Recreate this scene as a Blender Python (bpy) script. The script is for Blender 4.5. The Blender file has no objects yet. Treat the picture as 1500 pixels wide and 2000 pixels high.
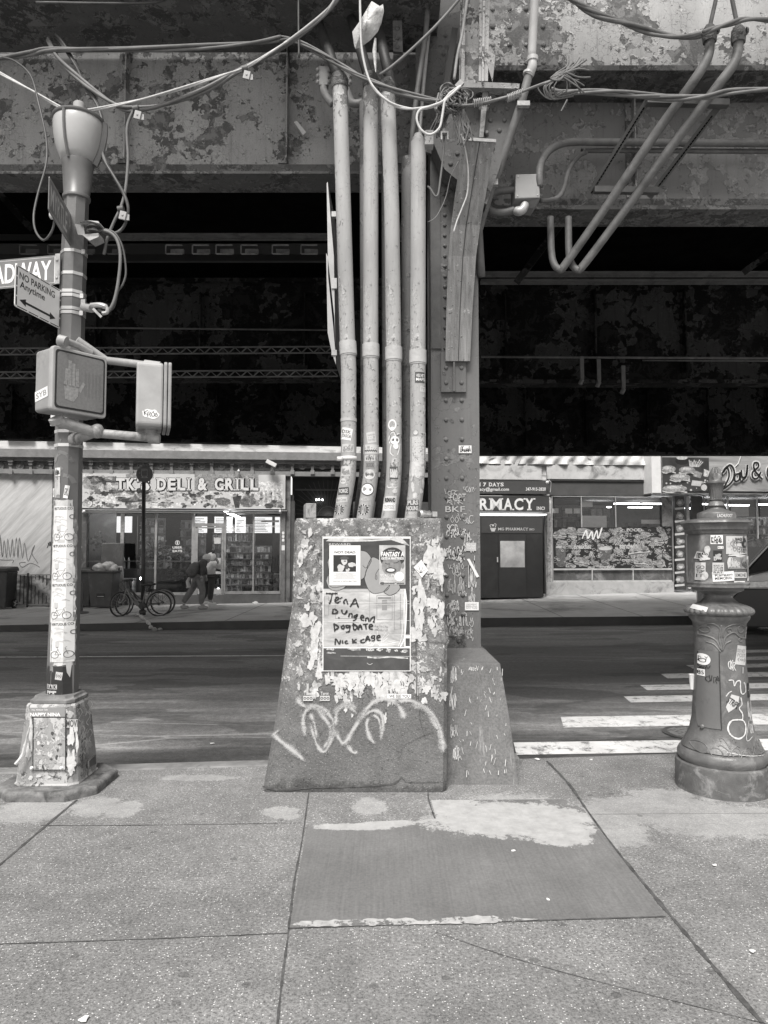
import bpy, bmesh, math, random
from mathutils import Vector, Matrix, noise as mn
R = math.radians
rnd = random.Random(7)
C = bpy.context.scene.collection
SC = bpy.context.scene

# ---------------------------------------------------------------- camera, sky, sun, exposure
FPX = 1400.0
PITCH = math.atan(75 / FPX)
cam_d = bpy.data.cameras.new("camera"); cam = bpy.data.objects.new("camera", cam_d); C.objects.link(cam)
cam.location = (0, 0, 1.6); cam.rotation_euler = (R(90) + PITCH, 0, 0)
cam_d.sensor_fit = 'VERTICAL'; cam_d.sensor_height = 36; cam_d.lens = 36 * FPX / 2000
cam_d.clip_start = 0.05; cam_d.clip_end = 500
SC.camera = cam
SUN_EL, SUN_AZ = 57, 195          # high behind the viewer, overcast
wd = bpy.data.worlds.new("World"); SC.world = wd; wd.use_nodes = True
nt = wd.node_tree; bg = nt.nodes['Background']
sky = nt.nodes.new('ShaderNodeTexSky'); sky.sky_type = 'NISHITA'; sky.sun_disc = False
sky.sun_elevation = R(SUN_EL); sky.sun_rotation = R(SUN_AZ)
bw = nt.nodes.new('ShaderNodeRGBToBW'); nt.links.new(sky.outputs[0], bw.inputs[0])
tn = nt.nodes.new('ShaderNodeMix'); tn.data_type = 'RGBA'; tn.blend_type = 'MULTIPLY'; tn.inputs[0].default_value = 1
nt.links.new(bw.outputs[0], tn.inputs[6]); tn.inputs[7].default_value = (1, .975, .945, 1)
nt.links.new(tn.outputs[2], bg.inputs[0]); bg.inputs[1].default_value = 0.135
sd = bpy.data.lights.new("sun", 'SUN'); sun = bpy.data.objects.new("sun", sd); C.objects.link(sun)
sd.energy = 2.7; sd.angle = R(22); sd.color = (1, .975, .945)
a = R(SUN_AZ); e = R(SUN_EL)
sun.rotation_euler = Vector((math.sin(a) * math.cos(e), math.cos(a) * math.cos(e), math.sin(e))).to_track_quat('Z', 'Y').to_euler()
SC.view_settings.view_transform = 'Standard'; SC.view_settings.look = 'None'
SC.view_settings.exposure = 0.9; SC.view_settings.gamma = 1
SC.cycles.max_bounces = 8

# ---------------------------------------------------------------- helpers
ct, st = math.cos(PITCH), math.sin(PITCH)
def W(px, py, Y):
    u = (px - 750) / FPX; v = (1000 - py) / FPX
    t = Y / (ct - v * st)
    return Vector((u * t, Y, 1.6 + t * (st + v * ct)))
def G(px, py, z=0.0):
    u = (px - 750) / FPX; v = (1000 - py) / FPX
    t = (z - 1.6) / (st + v * ct)
    return Vector((u * t, t * (ct - v * st), z))

class MB:
    def __init__(s): s.v = []; s.f = []
    def add(s, vs, fs):
        n = len(s.v); s.v += [Vector(p) for p in vs]; s.f += [tuple(i + n for i in f) for f in fs]; return s
    def box(s, x0, x1, y0, y1, z0, z1):
        return s.hexa([(x0, y0, z0), (x1, y0, z0), (x1, y1, z0), (x0, y1, z0), (x0, y0, z1), (x1, y0, z1), (x1, y1, z1), (x0, y1, z1)])
    def hexa(s, p):
        return s.add(p, [(3, 2, 1, 0), (4, 5, 6, 7), (0, 1, 5, 4), (1, 2, 6, 5), (2, 3, 7, 6), (3, 0, 4, 7)])
    def obox(s, c, ax, ay, az):            # centre and three half-axes
        c, ax, ay, az = Vector(c), Vector(ax), Vector(ay), Vector(az)
        return s.hexa([c - ax - ay - az, c + ax - ay - az, c + ax + ay - az, c - ax + ay - az, c - ax - ay + az, c + ax - ay + az, c + ax + ay + az, c - ax + ay + az])
    def bar(s, a, b, w, d, up=(0, 0, 1)):  # rectangular bar from a to b
        a, b = Vector(a), Vector(b); t = (b - a); L = t.length; t.normalize()
        x = t.cross(Vector(up))
        if x.length < 1e-3: x = t.cross(Vector((1, 0, 0)))
        x.normalize(); y = x.cross(t)
        return s.obox((a + b) / 2, x * w / 2, y * d / 2, t * L / 2)
    def tube(s, pts, r, n=10, cap=True, ax=1.0):
        pts = [Vector(p) for p in pts]; m = len(pts)
        rs = r if isinstance(r, (list, tuple)) else [r] * m
        t0 = (pts[1] - pts[0]).normalized()
        x = t0.orthogonal().normalized(); vs = []
        for i, p in enumerate(pts):
            t = (pts[min(i + 1, m - 1)] - pts[max(i - 1, 0)]).normalized()
            x = (x - t * x.dot(t)).normalized(); y = t.cross(x)
            for k in range(n):
                q = 2 * math.pi * k / n
                vs.append(p + x * math.cos(q) * rs[i] + y * math.sin(q) * rs[i] * ax)
        fs = [(i * n + k, i * n + (k + 1) % n, (i + 1) * n + (k + 1) % n, (i + 1) * n + k) for i in range(m - 1) for k in range(n)]
        if cap: fs += [tuple(reversed(range(n))), tuple(range((m - 1) * n, m * n))]
        return s.add(vs, fs)
    def lathe(s, c, prof, n=32, rf=None):  # prof [(r,z)], rf(angle,r,z)->radius
        c = Vector(c); vs = []
        for r, z in prof:
            for k in range(n):
                q = 2 * math.pi * k / n; rr = rf(q, r, z) if rf else r
                vs.append(c + Vector((rr * math.cos(q), rr * math.sin(q), z)))
        m = len(prof)
        fs = [(i * n + k, i * n + (k + 1) % n, (i + 1) * n + (k + 1) % n, (i + 1) * n + k) for i in range(m - 1) for k in range(n)]
        fs += [tuple(reversed(range(n))), tuple(range((m - 1) * n, m * n))]
        return s.add(vs, fs)
    def dome(s, c, r, nrm, h=.7, n=8):
        nrm = Vector(nrm).normalized(); x = nrm.orthogonal().normalized(); y = nrm.cross(x); c = Vector(c); vs = []
        for rr, hh in ((1, 0), (.92, .45), (.6, .85)):
            for k in range(n):
                q = 2 * math.pi * k / n
                vs.append(c + (x * math.cos(q) + y * math.sin(q)) * r * rr + nrm * r * h * hh)
        vs.append(c + nrm * r * h)
        fs = [(i * n + k, i * n + (k + 1) % n, (i + 1) * n + (k + 1) % n, (i + 1) * n + k) for i in range(2) for k in range(n)]
        fs += [(2 * n + k, 2 * n + (k + 1) % n, 3 * n) for k in range(n)]
        return s.add(vs, fs)
    def ball(s, c, rx, ry=None, rz=None, n=12, m=8):
        ry = ry or rx; rz = rz or rx; c = Vector(c)
        prof = [(math.sin(math.pi * (i + .02) / (m + .04)), -math.cos(math.pi * (i + .02) / (m + .04))) for i in range(m + 1)]
        vs = [c + Vector((a * math.cos(2 * math.pi * k / n) * rx, a * math.sin(2 * math.pi * k / n) * ry, z * rz)) for a, z in prof for k in range(n)]
        fs = [(i * n + k, i * n + (k + 1) % n, (i + 1) * n + (k + 1) % n, (i + 1) * n + k) for i in range(m) for k in range(n)]
        fs += [tuple(reversed(range(n))), tuple(range(m * n, (m + 1) * n))]
        return s.add(vs, fs)
    def prism(s, poly, d):                 # polygon of 3-D points pushed by vector d
        d = Vector(d); n = len(poly); vs = [Vector(p) for p in poly] + [Vector(p) + d for p in poly]
        fs = [tuple(reversed(range(n))), tuple(range(n, 2 * n))] + [(i, (i + 1) % n, n + (i + 1) % n, n + i) for i in range(n)]
        return s.add(vs, fs)
    def sheet(s, f, nu, nv):               # f(u,v) for u,v in 0..1
        vs = [f(i / nu, j / nv) for j in range(nv + 1) for i in range(nu + 1)]
        return s.add(vs, [(j * (nu + 1) + i, j * (nu + 1) + i + 1, (j + 1) * (nu + 1) + i + 1, (j + 1) * (nu + 1) + i) for j in range(nv) for i in range(nu)])
    def xf(s, M): s.v = [M @ p for p in s.v]; return s
    def join(s, o): return s.add(o.v, o.f)

def crom(pts, k=6):
    pts = [Vector(p) for p in pts]; P = [pts[0]] + pts + [pts[-1]]; out = []
    for i in range(1, len(P) - 2):
        for j in range(k):
            t = j / k; a, b, c, d = P[i - 1], P[i], P[i + 1], P[i + 2]
            out.append(.5 * ((2 * b) + (c - a) * t + (2 * a - 5 * b + 4 * c - d) * t * t + (3 * b - a - 3 * c + d) * t ** 3))
    out.append(pts[-1]); return out

ORG = {}
def empty(name, loc, label=None, cat=None, group=None):
    o = bpy.data.objects.new(name, None); C.objects.link(o); o.location = loc; o.empty_display_size = .1
    ORG[o.name] = Vector(loc)
    if label: o['label'] = label
    if cat: o['category'] = cat
    if group: o['group'] = group
    return o
def build(name, mb, mat, parent=None, smooth=False, label=None, cat=None, group=None, kind=None, bevel=0, auto=None):
    vs = mb.v
    if parent: org = ORG[parent.name]
    else:
        xs = [p.x for p in vs]; ys = [p.y for p in vs]; zs = [p.z for p in vs]
        org = Vector(((min(xs) + max(xs)) / 2, (min(ys) + max(ys)) / 2, min(zs)))
    me = bpy.data.meshes.new(name); me.from_pydata([p - org for p in vs], [], mb.f); me.update()
    bm = bmesh.new(); bm.from_mesh(me); bmesh.ops.recalc_face_normals(bm, faces=bm.faces) if len(bm.faces) < 60000 else None
    bm.to_mesh(me); bm.free()
    o = bpy.data.objects.new(name, me); C.objects.link(o); ORG[o.name] = org
    if parent: o.parent = parent
    else: o.location = org
    me.materials.append(mat)
    if smooth:
        me.polygons.foreach_set('use_smooth', [True] * len(me.polygons))
        if auto:
            try: me.set_sharp_from_angle(angle=R(auto))
            except Exception: pass
    if bevel:
        b = o.modifiers.new('bevel', 'BEVEL'); b.width = bevel; b.segments = 2; b.limit_method = 'ANGLE'; b.angle_limit = R(40)
    if label: o['label'] = label
    if cat: o['category'] = cat
    if group: o['group'] = group
    if kind: o['kind'] = kind
    return o
def clone(o, loc, rz=None, label=None, parent=None):
    c = o.copy(); C.objects.link(c)
    if parent: c.parent = parent
    else:
        c.location = loc
        if rz is not None: c.rotation_euler = (0, 0, rz)
        if label: c['label'] = label
    for ch in list(o.children): clone(ch, None, parent=c)
    return c

# ---- materials (black and white place: neutral greys)
def g3(c): return (c, c, c, 1)
class NT:
    def __init__(s, name):
        s.m = bpy.data.materials.new(name); s.m.use_nodes = True; s.t = s.m.node_tree; s.b = s.t.nodes['Principled BSDF']
        s.co = s.t.nodes.new('ShaderNodeTexCoord').outputs['Object']
    def n(s, typ, **kw):
        x = s.t.nodes.new(typ)
        for k, v in kw.items(): setattr(x, k, v)
        return x
    def l(s, a, b): s.t.links.new(a, b)
    def scale(s, v, src=None):
        x = s.n('ShaderNodeVectorMath', operation='MULTIPLY'); s.l(src or s.co, x.inputs[0]); x.inputs[1].default_value = v; return x.outputs[0]
    def noise(s, sc, det=5, rough=.6, dist=0, vec=None):
        x = s.n('ShaderNodeTexNoise'); x.inputs['Scale'].default_value = sc; x.inputs['Detail'].default_value = det
        x.inputs['Roughness'].default_value = rough; x.inputs['Distortion'].default_value = dist; s.l(vec or s.co, x.inputs['Vector']); return x.outputs['Fac']
    def vor(s, sc, vec=None, feat='F1', out='Distance'):
        x = s.n('ShaderNodeTexVoronoi', feature=feat); x.inputs['Scale'].default_value = sc; s.l(vec or s.co, x.inputs['Vector']); return x.outputs[out]
    def ramp(s, f, a, b, c0=0.0, c1=1.0):
        x = s.n('ShaderNodeMapRange'); x.inputs[1].default_value = a; x.inputs[2].default_value = b; x.inputs[3].default_value = c0; x.inputs[4].default_value = c1
        s.l(f, x.inputs[0]); return x.outputs[0]
    def math(s, op, a, b):
        x = s.n('ShaderNodeMath', operation=op)
        for i, q in enumerate((a, b)):
            if isinstance(q, (int, float)): x.inputs[i].default_value = q
            else: s.l(q, x.inputs[i])
        return x.outputs[0]
    def mix(s, f, a, b):
        x = s.n('ShaderNodeMix'); 
        for i, q in ((0, f), (2, a), (3, b)):
            if isinstance(q, (int, float)): x.inputs[i].default_value = q
            else: s.l(q, x.inputs[i])
        return x.outputs[0]
    def col(s, f):
        x = s.n('ShaderNodeCombineColor')
        for i in range(3): s.l(f, x.inputs[i])
        s.l(x.outputs[0], s.b.inputs['Base Color'])
    def bump(s, h, st=.3, d=.01):
        x = s.n('ShaderNodeBump'); x.inputs['Strength'].default_value = st; x.inputs['Distance'].default_value = d; s.l(h, x.inputs['Height']); s.l(x.outputs[0], s.b.inputs['Normal'])

MATS = {}
def plain(name, c, rough=.6, metal=0, var=.25, sc=6, grime=0, bump=0, spec=.5, stretch=None):
    if name in MATS: return MATS[name]
    q = NT(name); v = q.scale(stretch) if stretch else None
    n1 = q.noise(sc, 6, .65, .3, v); f = q.ramp(n1, .3, .7, c * (1 - var), c * (1 + var))
    if grime:
        n2 = q.noise(sc * .6, 8, .7, .8, v); f = q.mix(q.ramp(n2, .52, .66), f, grime)
    q.col(f); q.b.inputs['Roughness'].default_value = rough; q.b.inputs['Metallic'].default_value = metal; q.b.inputs['Specular IOR Level'].default_value = spec
    if bump: q.bump(q.noise(sc * 12, 4), bump, .004)
    MATS[name] = q.m; return q.m
def peel(name, paint, under, rust, sc=2.0, thr=.55, soft=.012, rough=.75, thr2=.62, flake=1.0, spots=.35, sc2=None, stretch=(1, 1, 1), spec=.4):
    """old paint peeled off in ragged islands: paint / primer / bare steel, with raised curled edges"""
    q = NT(name); v = q.scale(stretch)
    wv = q.n('ShaderNodeTexNoise'); wv.inputs['Scale'].default_value = sc * 5; wv.inputs['Detail'].default_value = 4; q.l(v, wv.inputs['Vector'])
    wm = q.n('ShaderNodeVectorMath', operation='MULTIPLY_ADD'); q.l(wv.outputs['Color'], wm.inputs[0]); wm.inputs[1].default_value = (.12 / sc * 2,) * 3; q.l(v, wm.inputs[2])
    wv = wm.outputs[0]
    big = q.noise(sc, 3, .5, .2, wv)
    cell = q.vor(sc * 7, wv, 'F1', 'Color'); sep = q.n('ShaderNodeSeparateColor'); q.l(cell, sep.inputs[0])
    f = q.math('ADD', big, q.math('MULTIPLY', q.math('SUBTRACT', sep.outputs[0], .5), .16))      # jagged flake outlines
    f = q.math('ADD', f, q.math('MULTIPLY', q.math('SUBTRACT', q.noise(sc * 14, 5, .6), .5), .14))
    m1 = q.ramp(f, thr - soft, thr + soft)
    fine = q.noise(sc * 22, 6, .7)
    chips = q.ramp(q.math('ADD', q.noise(sc * 9, 4, .6, .6, v), q.math('MULTIPLY', big, .35)), .80, .815)
    m1 = q.math('MAXIMUM', m1, chips)
    m2 = q.ramp(q.math('ADD', q.noise((sc2 or sc) * 3, 7, .75, .6, v), q.math('MULTIPLY', fine, .25)), thr2, thr2 + .05)
    stain = q.noise(sc * .8, 5, .6, .4, q.scale((1, 1, .35), v))
    pc = q.ramp(stain, .3, .72, paint * .68, paint * 1.12)
    pc = q.mix(q.ramp(fine, .5, .8, 0, spots), pc, under)
    uc = q.mix(m2, q.ramp(fine, .35, .7, under * .7, under * 1.25), rust)
    rim = q.math('MULTIPLY', q.ramp(f, thr - .055, thr - .012), q.math('SUBTRACT', 1, m1))
    pc2 = q.mix(q.math('MULTIPLY', rim, .5), pc, min(.8, paint * 1.7))
    ck = q.ramp(q.vor(sc * 6, wv, 'DISTANCE_TO_EDGE'), .008, .022, 1, 0); ck = q.math('MULTIPLY', ck, q.ramp(q.noise(sc * 1.3, 4, .6, .5, v), .5, .56))
    pc2 = q.mix(q.math('MULTIPLY', ck, .75), pc2, under * .6)
    run = q.ramp(q.noise(1, 5, .7, .2, q.scale((sc * 9, sc * 9, sc * .7), v)), .54, .72); dust = q.ramp(q.noise(sc * 30, 4, .8), .56, .7)
    fin = q.mix(q.math('MULTIPLY', run, .45), q.mix(m1, pc2, uc), under); fin = q.mix(q.math('MULTIPLY', dust, .3), fin, rust)
    q.col(fin); q.b.inputs['Roughness'].default_value = rough
    h = q.math('ADD', q.math('MULTIPLY', q.math('SUBTRACT', 1, m1), 1.0), q.math('MULTIPLY', rim, .9))
    h = q.math('ADD', h, q.math('MULTIPLY', fine, .35))
    q.b.inputs['Specular IOR Level'].default_value = spec; q.bump(h, .8, .006 * flake); MATS[name] = q.m; return q.m
def emis(name, c, s):
    if name in MATS: return MATS[name]
    q = NT(name); q.b.inputs['Base Color'].default_value = g3(.8); q.b.inputs['Emission Color'].default_value = g3(c); q.b.inputs['Emission Strength'].default_value = s
    MATS[name] = q.m; return q.m
def glassy(name, tr=.8, rough=.02, tint=.9, fr=1.25):
    q = NT(name); t = q.t; o = t.nodes['Material Output']; t.nodes.remove(q.b)
    a = q.n('ShaderNodeBsdfTransparent'); a.inputs[0].default_value = g3(tint); b = q.n('ShaderNodeBsdfGlossy'); b.inputs['Roughness'].default_value = rough; b.inputs[0].default_value = g3(.9)
    fn = q.n('ShaderNodeFresnel'); fn.inputs[0].default_value = fr + .3; m = q.n('ShaderNodeMixShader')
    ad = q.math('ADD', fn.outputs[0], 1 - tr); q.l(ad, m.inputs[0]); q.l(a.outputs[0], m.inputs[1]); q.l(b.outputs[0], m.inputs[2]); q.l(m.outputs[0], o.inputs[0])
    MATS[name] = q.m; return q.m
WHITE = plain('white_print', .72, .6, var=.08); BLACK = plain('black_print', .018, .5, var=.2); GREY = plain('grey_print', .22, .6, var=.15)
PALE = plain('pale_print', .48, .6, var=.15); DARK = plain('dark_print', .06, .55, var=.2)

# ---- flat graphics, drawn in (s,t) and laid on a surface
TXT = {}
def text2d(txt, bold=0.0):
    k = (txt, bold)
    if k in TXT: return TXT[k]
    cu = bpy.data.curves.new('t', 'FONT'); cu.body = txt; cu.size = 1; cu.offset = bold; cu.resolution_u = 3
    o = bpy.data.objects.new('t', cu); C.objects.link(o); bpy.context.view_layer.update()
    me = o.to_mesh(); vs = [(v.co.x, v.co.y) for v in me.vertices]; fs = [tuple(p.vertices) for p in me.polygons]
    o.to_mesh_clear(); bpy.data.objects.remove(o); bpy.data.curves.remove(cu)
    x0 = min(v[0] for v in vs); x1 = max(v[0] for v in vs); y0 = min(v[1] for v in vs); y1 = max(v[1] for v in vs)
    TXT[k] = ([((x - x0) / (x1 - x0), (y - y0) / (y1 - y0)) for x, y in vs], fs); return TXT[k]
class Art:
    """2-D shapes on a surface S(s,t,h) -> point"""
    def __init__(s, S, h=.0015): s.S = S; s.h = h; s.mb = MB()
    def raw(s, vs, fs): s.mb.add([s.S(x, y, s.h) for x, y in vs], fs); return s
    def text(s, txt, x0, x1, y0, y1, bold=0.0, rot=0):
        vs, fs = text2d(txt, bold); cx, cy = (x0 + x1) / 2, (y0 + y1) / 2; c_, s_ = math.cos(rot), math.sin(rot)
        out = []
        for a, b in vs:
            dx, dy = (a - .5) * (x1 - x0), (b - .5) * (y1 - y0); out.append((cx + dx * c_ - dy * s_, cy + dx * s_ + dy * c_))
        return s.raw(out, fs)
    def rect(s, x0, x1, y0, y1, nx=1, ny=1, rot=0, jag=0):
        cx, cy = (x0 + x1) / 2, (y0 + y1) / 2; c_, s_ = math.cos(rot), math.sin(rot); vs = []
        for j in range(ny + 1):
            for i in range(nx + 1):
                dx = (i / nx - .5) * (x1 - x0); dy = (j / ny - .5) * (y1 - y0)
                if jag and (i in (0, nx) or j in (0, ny)): dx += rnd.uniform(-jag, jag); dy += rnd.uniform(-jag, jag)
                vs.append((cx + dx * c_ - dy * s_, cy + dx * s_ + dy * c_))
        return s.raw(vs, [(j * (nx + 1) + i, j * (nx + 1) + i + 1, (j + 1) * (nx + 1) + i + 1, (j + 1) * (nx + 1) + i) for j in range(ny) for i in range(nx)])
    def disc(s, cx, cy, rx, ry=None, n=20, jag=0):
        ry = ry or rx
        return s.raw([(cx, cy)] + [(cx + rx * (1 + rnd.uniform(-jag, jag)) * math.cos(2 * math.pi * k / n), cy + ry * (1 + rnd.uniform(-jag, jag)) * math.sin(2 * math.pi * k / n)) for k in range(n)], [(0, 1 + k, 1 + (k + 1) % n) for k in range(n)])
    def ring(s, cx, cy, r0, r1, n=24, k=1.0):
        vs = [(cx + r * math.cos(2 * math.pi * i / n), cy + k * r * math.sin(2 * math.pi * i / n)) for r in (r0, r1) for i in range(n)]
        return s.raw(vs, [(i, (i + 1) % n, n + (i + 1) % n, n + i) for i in range(n)])
    def poly(s, pts): return s.raw(pts, [tuple(range(len(pts)))])
    def line(s, pts, w, smooth=True, jit=0):
        if smooth and len(pts) > 2: pts = [(p.x, p.y) for p in crom([(a, b, 0) for a, b in pts], 5)]
        vs = []; n = len(pts)
        for i, (x, y) in enumerate(pts):
            ax, ay = pts[max(i - 1, 0)]; bx, by = pts[min(i + 1, n - 1)]; dx, dy = bx - ax, by - ay; L = math.hypot(dx, dy) or 1
            ww = w / 2 * (1 + rnd.uniform(-jit, jit)); vs += [(x - dy / L * ww, y + dx / L * ww), (x + dy / L * ww, y - dx / L * ww)]
        return s.raw(vs, [(2 * i, 2 * i + 1, 2 * i + 3, 2 * i + 2) for i in range(n - 1)])
    def scrawl(s, x0, x1, y0, y1, w, n=7, rg=None):     # one illegible marker tag
        rg = rg or rnd; H = y1 - y0; cw = (x1 - x0) / n
        for i in range(n):
            x = x0 + cw * (i + rg.uniform(-.15, .15)); h = rg.uniform(.55, 1.05) * H; b = y0 + rg.uniform(-.15, .25) * H; k = rg.randrange(6); ww = cw * rg.uniform(.7, 1.5)
            G_ = [[(0, 0), (.1, 1), (.9, .9), (.5, .5), (1, 0)], [(.9, .9), (.2, .9), (0, .4), (.5, 0), (1, .3)], [(0, 0), (.4, 1), (.9, 0), (.1, .4), (.9, .45)], [(0, 1), (.5, .1), (1, 1), (.6, .2)], [(.5, 1), (.1, .6), (.5, 0), (.95, .5), (.5, 1), (.7, 1.2)], [(0, 1), (.1, 0), (.2, .6), (.9, 1), (.2, .5), (1, 0)]][k]
            s.line([(x + a * ww + rg.uniform(-.08, .08) * ww, b + c * h) for a, c in G_], w, True, .3)
        return s
    def soft(s, pts, w):
        P = [(p.x, p.y) for p in crom([(a, b, 0) for a, b in pts], 6)]; n = len(P); vs = []
        for i, (x, y) in enumerate(P):
            ax, ay = P[max(i - 1, 0)]; bx, by = P[min(i + 1, n - 1)]; dx, dy = bx - ax, by - ay; L = math.hypot(dx, dy) or 1; q = w / 2 * (1 + .25 * math.sin(i * .7))
            for f in (-1, -.5, 0, .5, 1): vs.append((x - dy / L * q * f, y + dx / L * q * f))
        e = lambda i: min(1, i / 3, (n - 1 - i) / 3); s.att = getattr(s, 'att', []) + [(1 - abs(f)) * e(i) for i in range(n) for f in (-1, -.5, 0, .5, 1)]
        return s.raw(vs, [(5 * i + k, 5 * i + k + 1, 5 * i + k + 6, 5 * i + k + 5) for i in range(n - 1) for k in range(4)])
    def build(s, name, mat, parent, **kw): return build(name, s.mb, mat, parent, **kw)
def plane_S(o, sx, sy):
    o, sx, sy = Vector(o), Vector(sx), Vector(sy); n = sx.cross(sy).normalized()
    return lambda a, b, h=0: o + sx * a + sy * b + n * h
# ================================================================ ground
def YK(x): return 5.5 + .1 * x                       # near kerb line
def near_S(): 
    q = NT('worn_pavement'); 
    wn = q.noise(1.3, 4, .6); fine = q.noise(70, 5, .85); sp = q.vor(115)
    base = q.ramp(q.noise(.9, 6, .6, .5), .3, .7, .15, .225)
    base = q.math('MULTIPLY', base, q.ramp(fine, .32, .68, .3, 1.8))
    base = q.math('MULTIPLY', base, q.ramp(q.noise(9, 5, .7), .3, .7, .85, 1.15))
    sepc = q.n('ShaderNodeSeparateColor'); q.l(q.vor(115, None, 'F1', 'Color'), sepc.inputs[0])
    spk = q.math('MULTIPLY', q.math('LESS_THAN', sp, .34), q.math('GREATER_THAN', sepc.outputs[0], .89))
    dk = q.math('MULTIPLY', q.math('LESS_THAN', sp, .42), q.math('LESS_THAN', sepc.outputs[0], .16))
    base = q.mix(q.math('MULTIPLY', spk, .85), base, .7); base = q.mix(q.math('MULTIPLY', dk, .6), base, .05)
    # dry patches where the damp has left the slab
    m = None; wob = q.math('MULTIPLY', q.math('SUBTRACT', q.noise(8, 12, .86), .5), 3.0)
    for (px, py, rx, ry) in DRY:
        c = G(px, py); c2 = G(px + rx, py); c3 = G(px, py - ry)
        v = q.n('ShaderNodeVectorMath', operation='SUBTRACT'); q.l(POSN(q), v.inputs[0]); v.inputs[1].default_value = c
        v2 = q.n('ShaderNodeVectorMath', operation='MULTIPLY'); q.l(v.outputs[0], v2.inputs[0]); v2.inputs[1].default_value = (1 / (c2.x - c.x), 1 / (c3.y - c.y), 0)
        ln = q.n('ShaderNodeVectorMath', operation='LENGTH'); q.l(v2.outputs[0], ln.inputs[0])
        d = q.math('SUBTRACT', 1, ln.outputs['Value']); m = d if m is None else q.math('MAXIMUM', m, d)
    m = q.ramp(q.math('ADD', m, wob), 0, .03)
    base = q.mix(q.math('MULTIPLY', m, .6), base, q.math('MULTIPLY', q.ramp(fine, .3, .7, .33, .45), q.ramp(q.noise(14, 4), .3, .7, .85, 1.1)))
    # gum spots
    gum = q.math('LESS_THAN', q.math('ADD', q.vor(4.3), q.math('MULTIPLY', fine, .05)), .11)
    base = q.mix(q.math('MULTIPLY', gum, .5), base, .06)
    base = q.math('MULTIPLY', base, q.ramp(q.noise(1.7, 9, .75, .8), .3, .7, .8, 1.18)); q.col(base); q.b.inputs['Roughness'].default_value = .8
    q.l(q.ramp(wn, .3, .7, .6, .9), q.b.inputs['Roughness'])
    q.bump(q.math('ADD', fine, q.math('MULTIPLY', sp, .6)), .5, .006)
    return q.m
DRY = [(60, 1582, 70, 26), (185, 1575, 45, 18), (240, 1580, 32, 16), (545, 1585, 34, 10), (560, 1594, 26, 7), (720, 1575, 34, 15), (1010, 1592, 150, 40), (1080, 1625, 60, 18),
       (720, 1615, 60, 7), (390, 1519, 75, 6), (1180, 1610, 70, 40), (1400, 1600, 160, 32), (1240, 1585, 110, 30), (1310, 1570, 90, 30), (860, 1605, 40, 14)]
def POSN(q):
    x = q.n('ShaderNodeNewGeometry'); return x.outputs['Position']
Z3 = lambda x, y, z: Vector((x, y, z))
mb = MB()
mb.prism([Z3(-30, -12, 0), Z3(30, -12, 0), Z3(30, YK(30), 0), Z3(-30, YK(-30), 0)], (0, 0, -.3))
PAVE = near_S(); sw = build('sidewalk', mb, PAVE, kind='structure')
KERBM = plain('kerb_stone', .2, .75, var=.3, sc=5, grime=.1, bump=.3)
mb = MB(); mb.prism([Z3(-30, YK(-30) + .003, .006), Z3(1.05, YK(1.05) + .003, .006), Z3(1.05, YK(1.05) + .17, .004), Z3(-30, YK(-30) + .17, .004)], (0, 0, -.32))
build('kerb', mb, KERBM, kind='structure', bevel=.02)
# road
q = NT('old_asphalt'); P = POSN(q)
st_ = q.noise(1.0, 6, .65, .8, q.scale((.22, 1.5, 1), P)); fine = q.noise(60, 3, .7)
b = q.ramp(st_, .25, .75, .05, .17); b = q.math('MULTIPLY', b, q.ramp(fine, .3, .7, .65, 1.4))
lt = q.ramp(q.noise(1.0, 9, .75, 1.6, q.scale((.2, 1.5, 1), P)), .54, .66); b = q.mix(q.math('MULTIPLY', lt, .55), b, .26)
crk = q.ramp(q.vor(1.2, q.scale((.12, 1, 1), P), 'DISTANCE_TO_EDGE'), 0, .012, 1, 0); b = q.mix(q.math('MULTIPLY', crk, .7), b, .24); pt = q.ramp(q.noise(1, 3, .5, .3, q.scale((.5, 1.3, 1), P)), .56, .575); b = q.mix(q.math('MULTIPLY', pt, .6), b, .045); b = q.math('MULTIPLY', b, q.ramp(q.noise(14, 6, .8), .3, .7, .6, 1.4))
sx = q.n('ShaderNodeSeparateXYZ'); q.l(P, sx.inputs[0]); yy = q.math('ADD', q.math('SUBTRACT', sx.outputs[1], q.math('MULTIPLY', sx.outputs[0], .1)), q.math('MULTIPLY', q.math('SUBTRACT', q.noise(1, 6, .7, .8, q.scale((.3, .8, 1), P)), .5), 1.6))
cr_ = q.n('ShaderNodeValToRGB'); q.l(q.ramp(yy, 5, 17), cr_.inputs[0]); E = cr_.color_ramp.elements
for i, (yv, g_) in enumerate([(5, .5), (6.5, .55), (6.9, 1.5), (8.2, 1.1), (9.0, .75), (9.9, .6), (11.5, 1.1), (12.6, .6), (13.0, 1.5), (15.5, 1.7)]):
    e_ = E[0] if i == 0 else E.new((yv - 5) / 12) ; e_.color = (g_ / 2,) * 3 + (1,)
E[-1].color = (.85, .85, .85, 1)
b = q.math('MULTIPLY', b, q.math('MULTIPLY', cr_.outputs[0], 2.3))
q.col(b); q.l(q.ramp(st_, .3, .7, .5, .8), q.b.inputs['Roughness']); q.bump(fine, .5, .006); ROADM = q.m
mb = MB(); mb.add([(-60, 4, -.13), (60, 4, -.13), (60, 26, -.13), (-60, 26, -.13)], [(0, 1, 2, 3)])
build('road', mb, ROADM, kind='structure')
mb = MB(); mb.add([(-250, -250, -.45), (250, -250, -.45), (250, 250, -.45), (-250, 250, -.45)], [(0, 1, 2, 3)])
build('ground', mb, KERBM, kind='structure')
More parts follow.
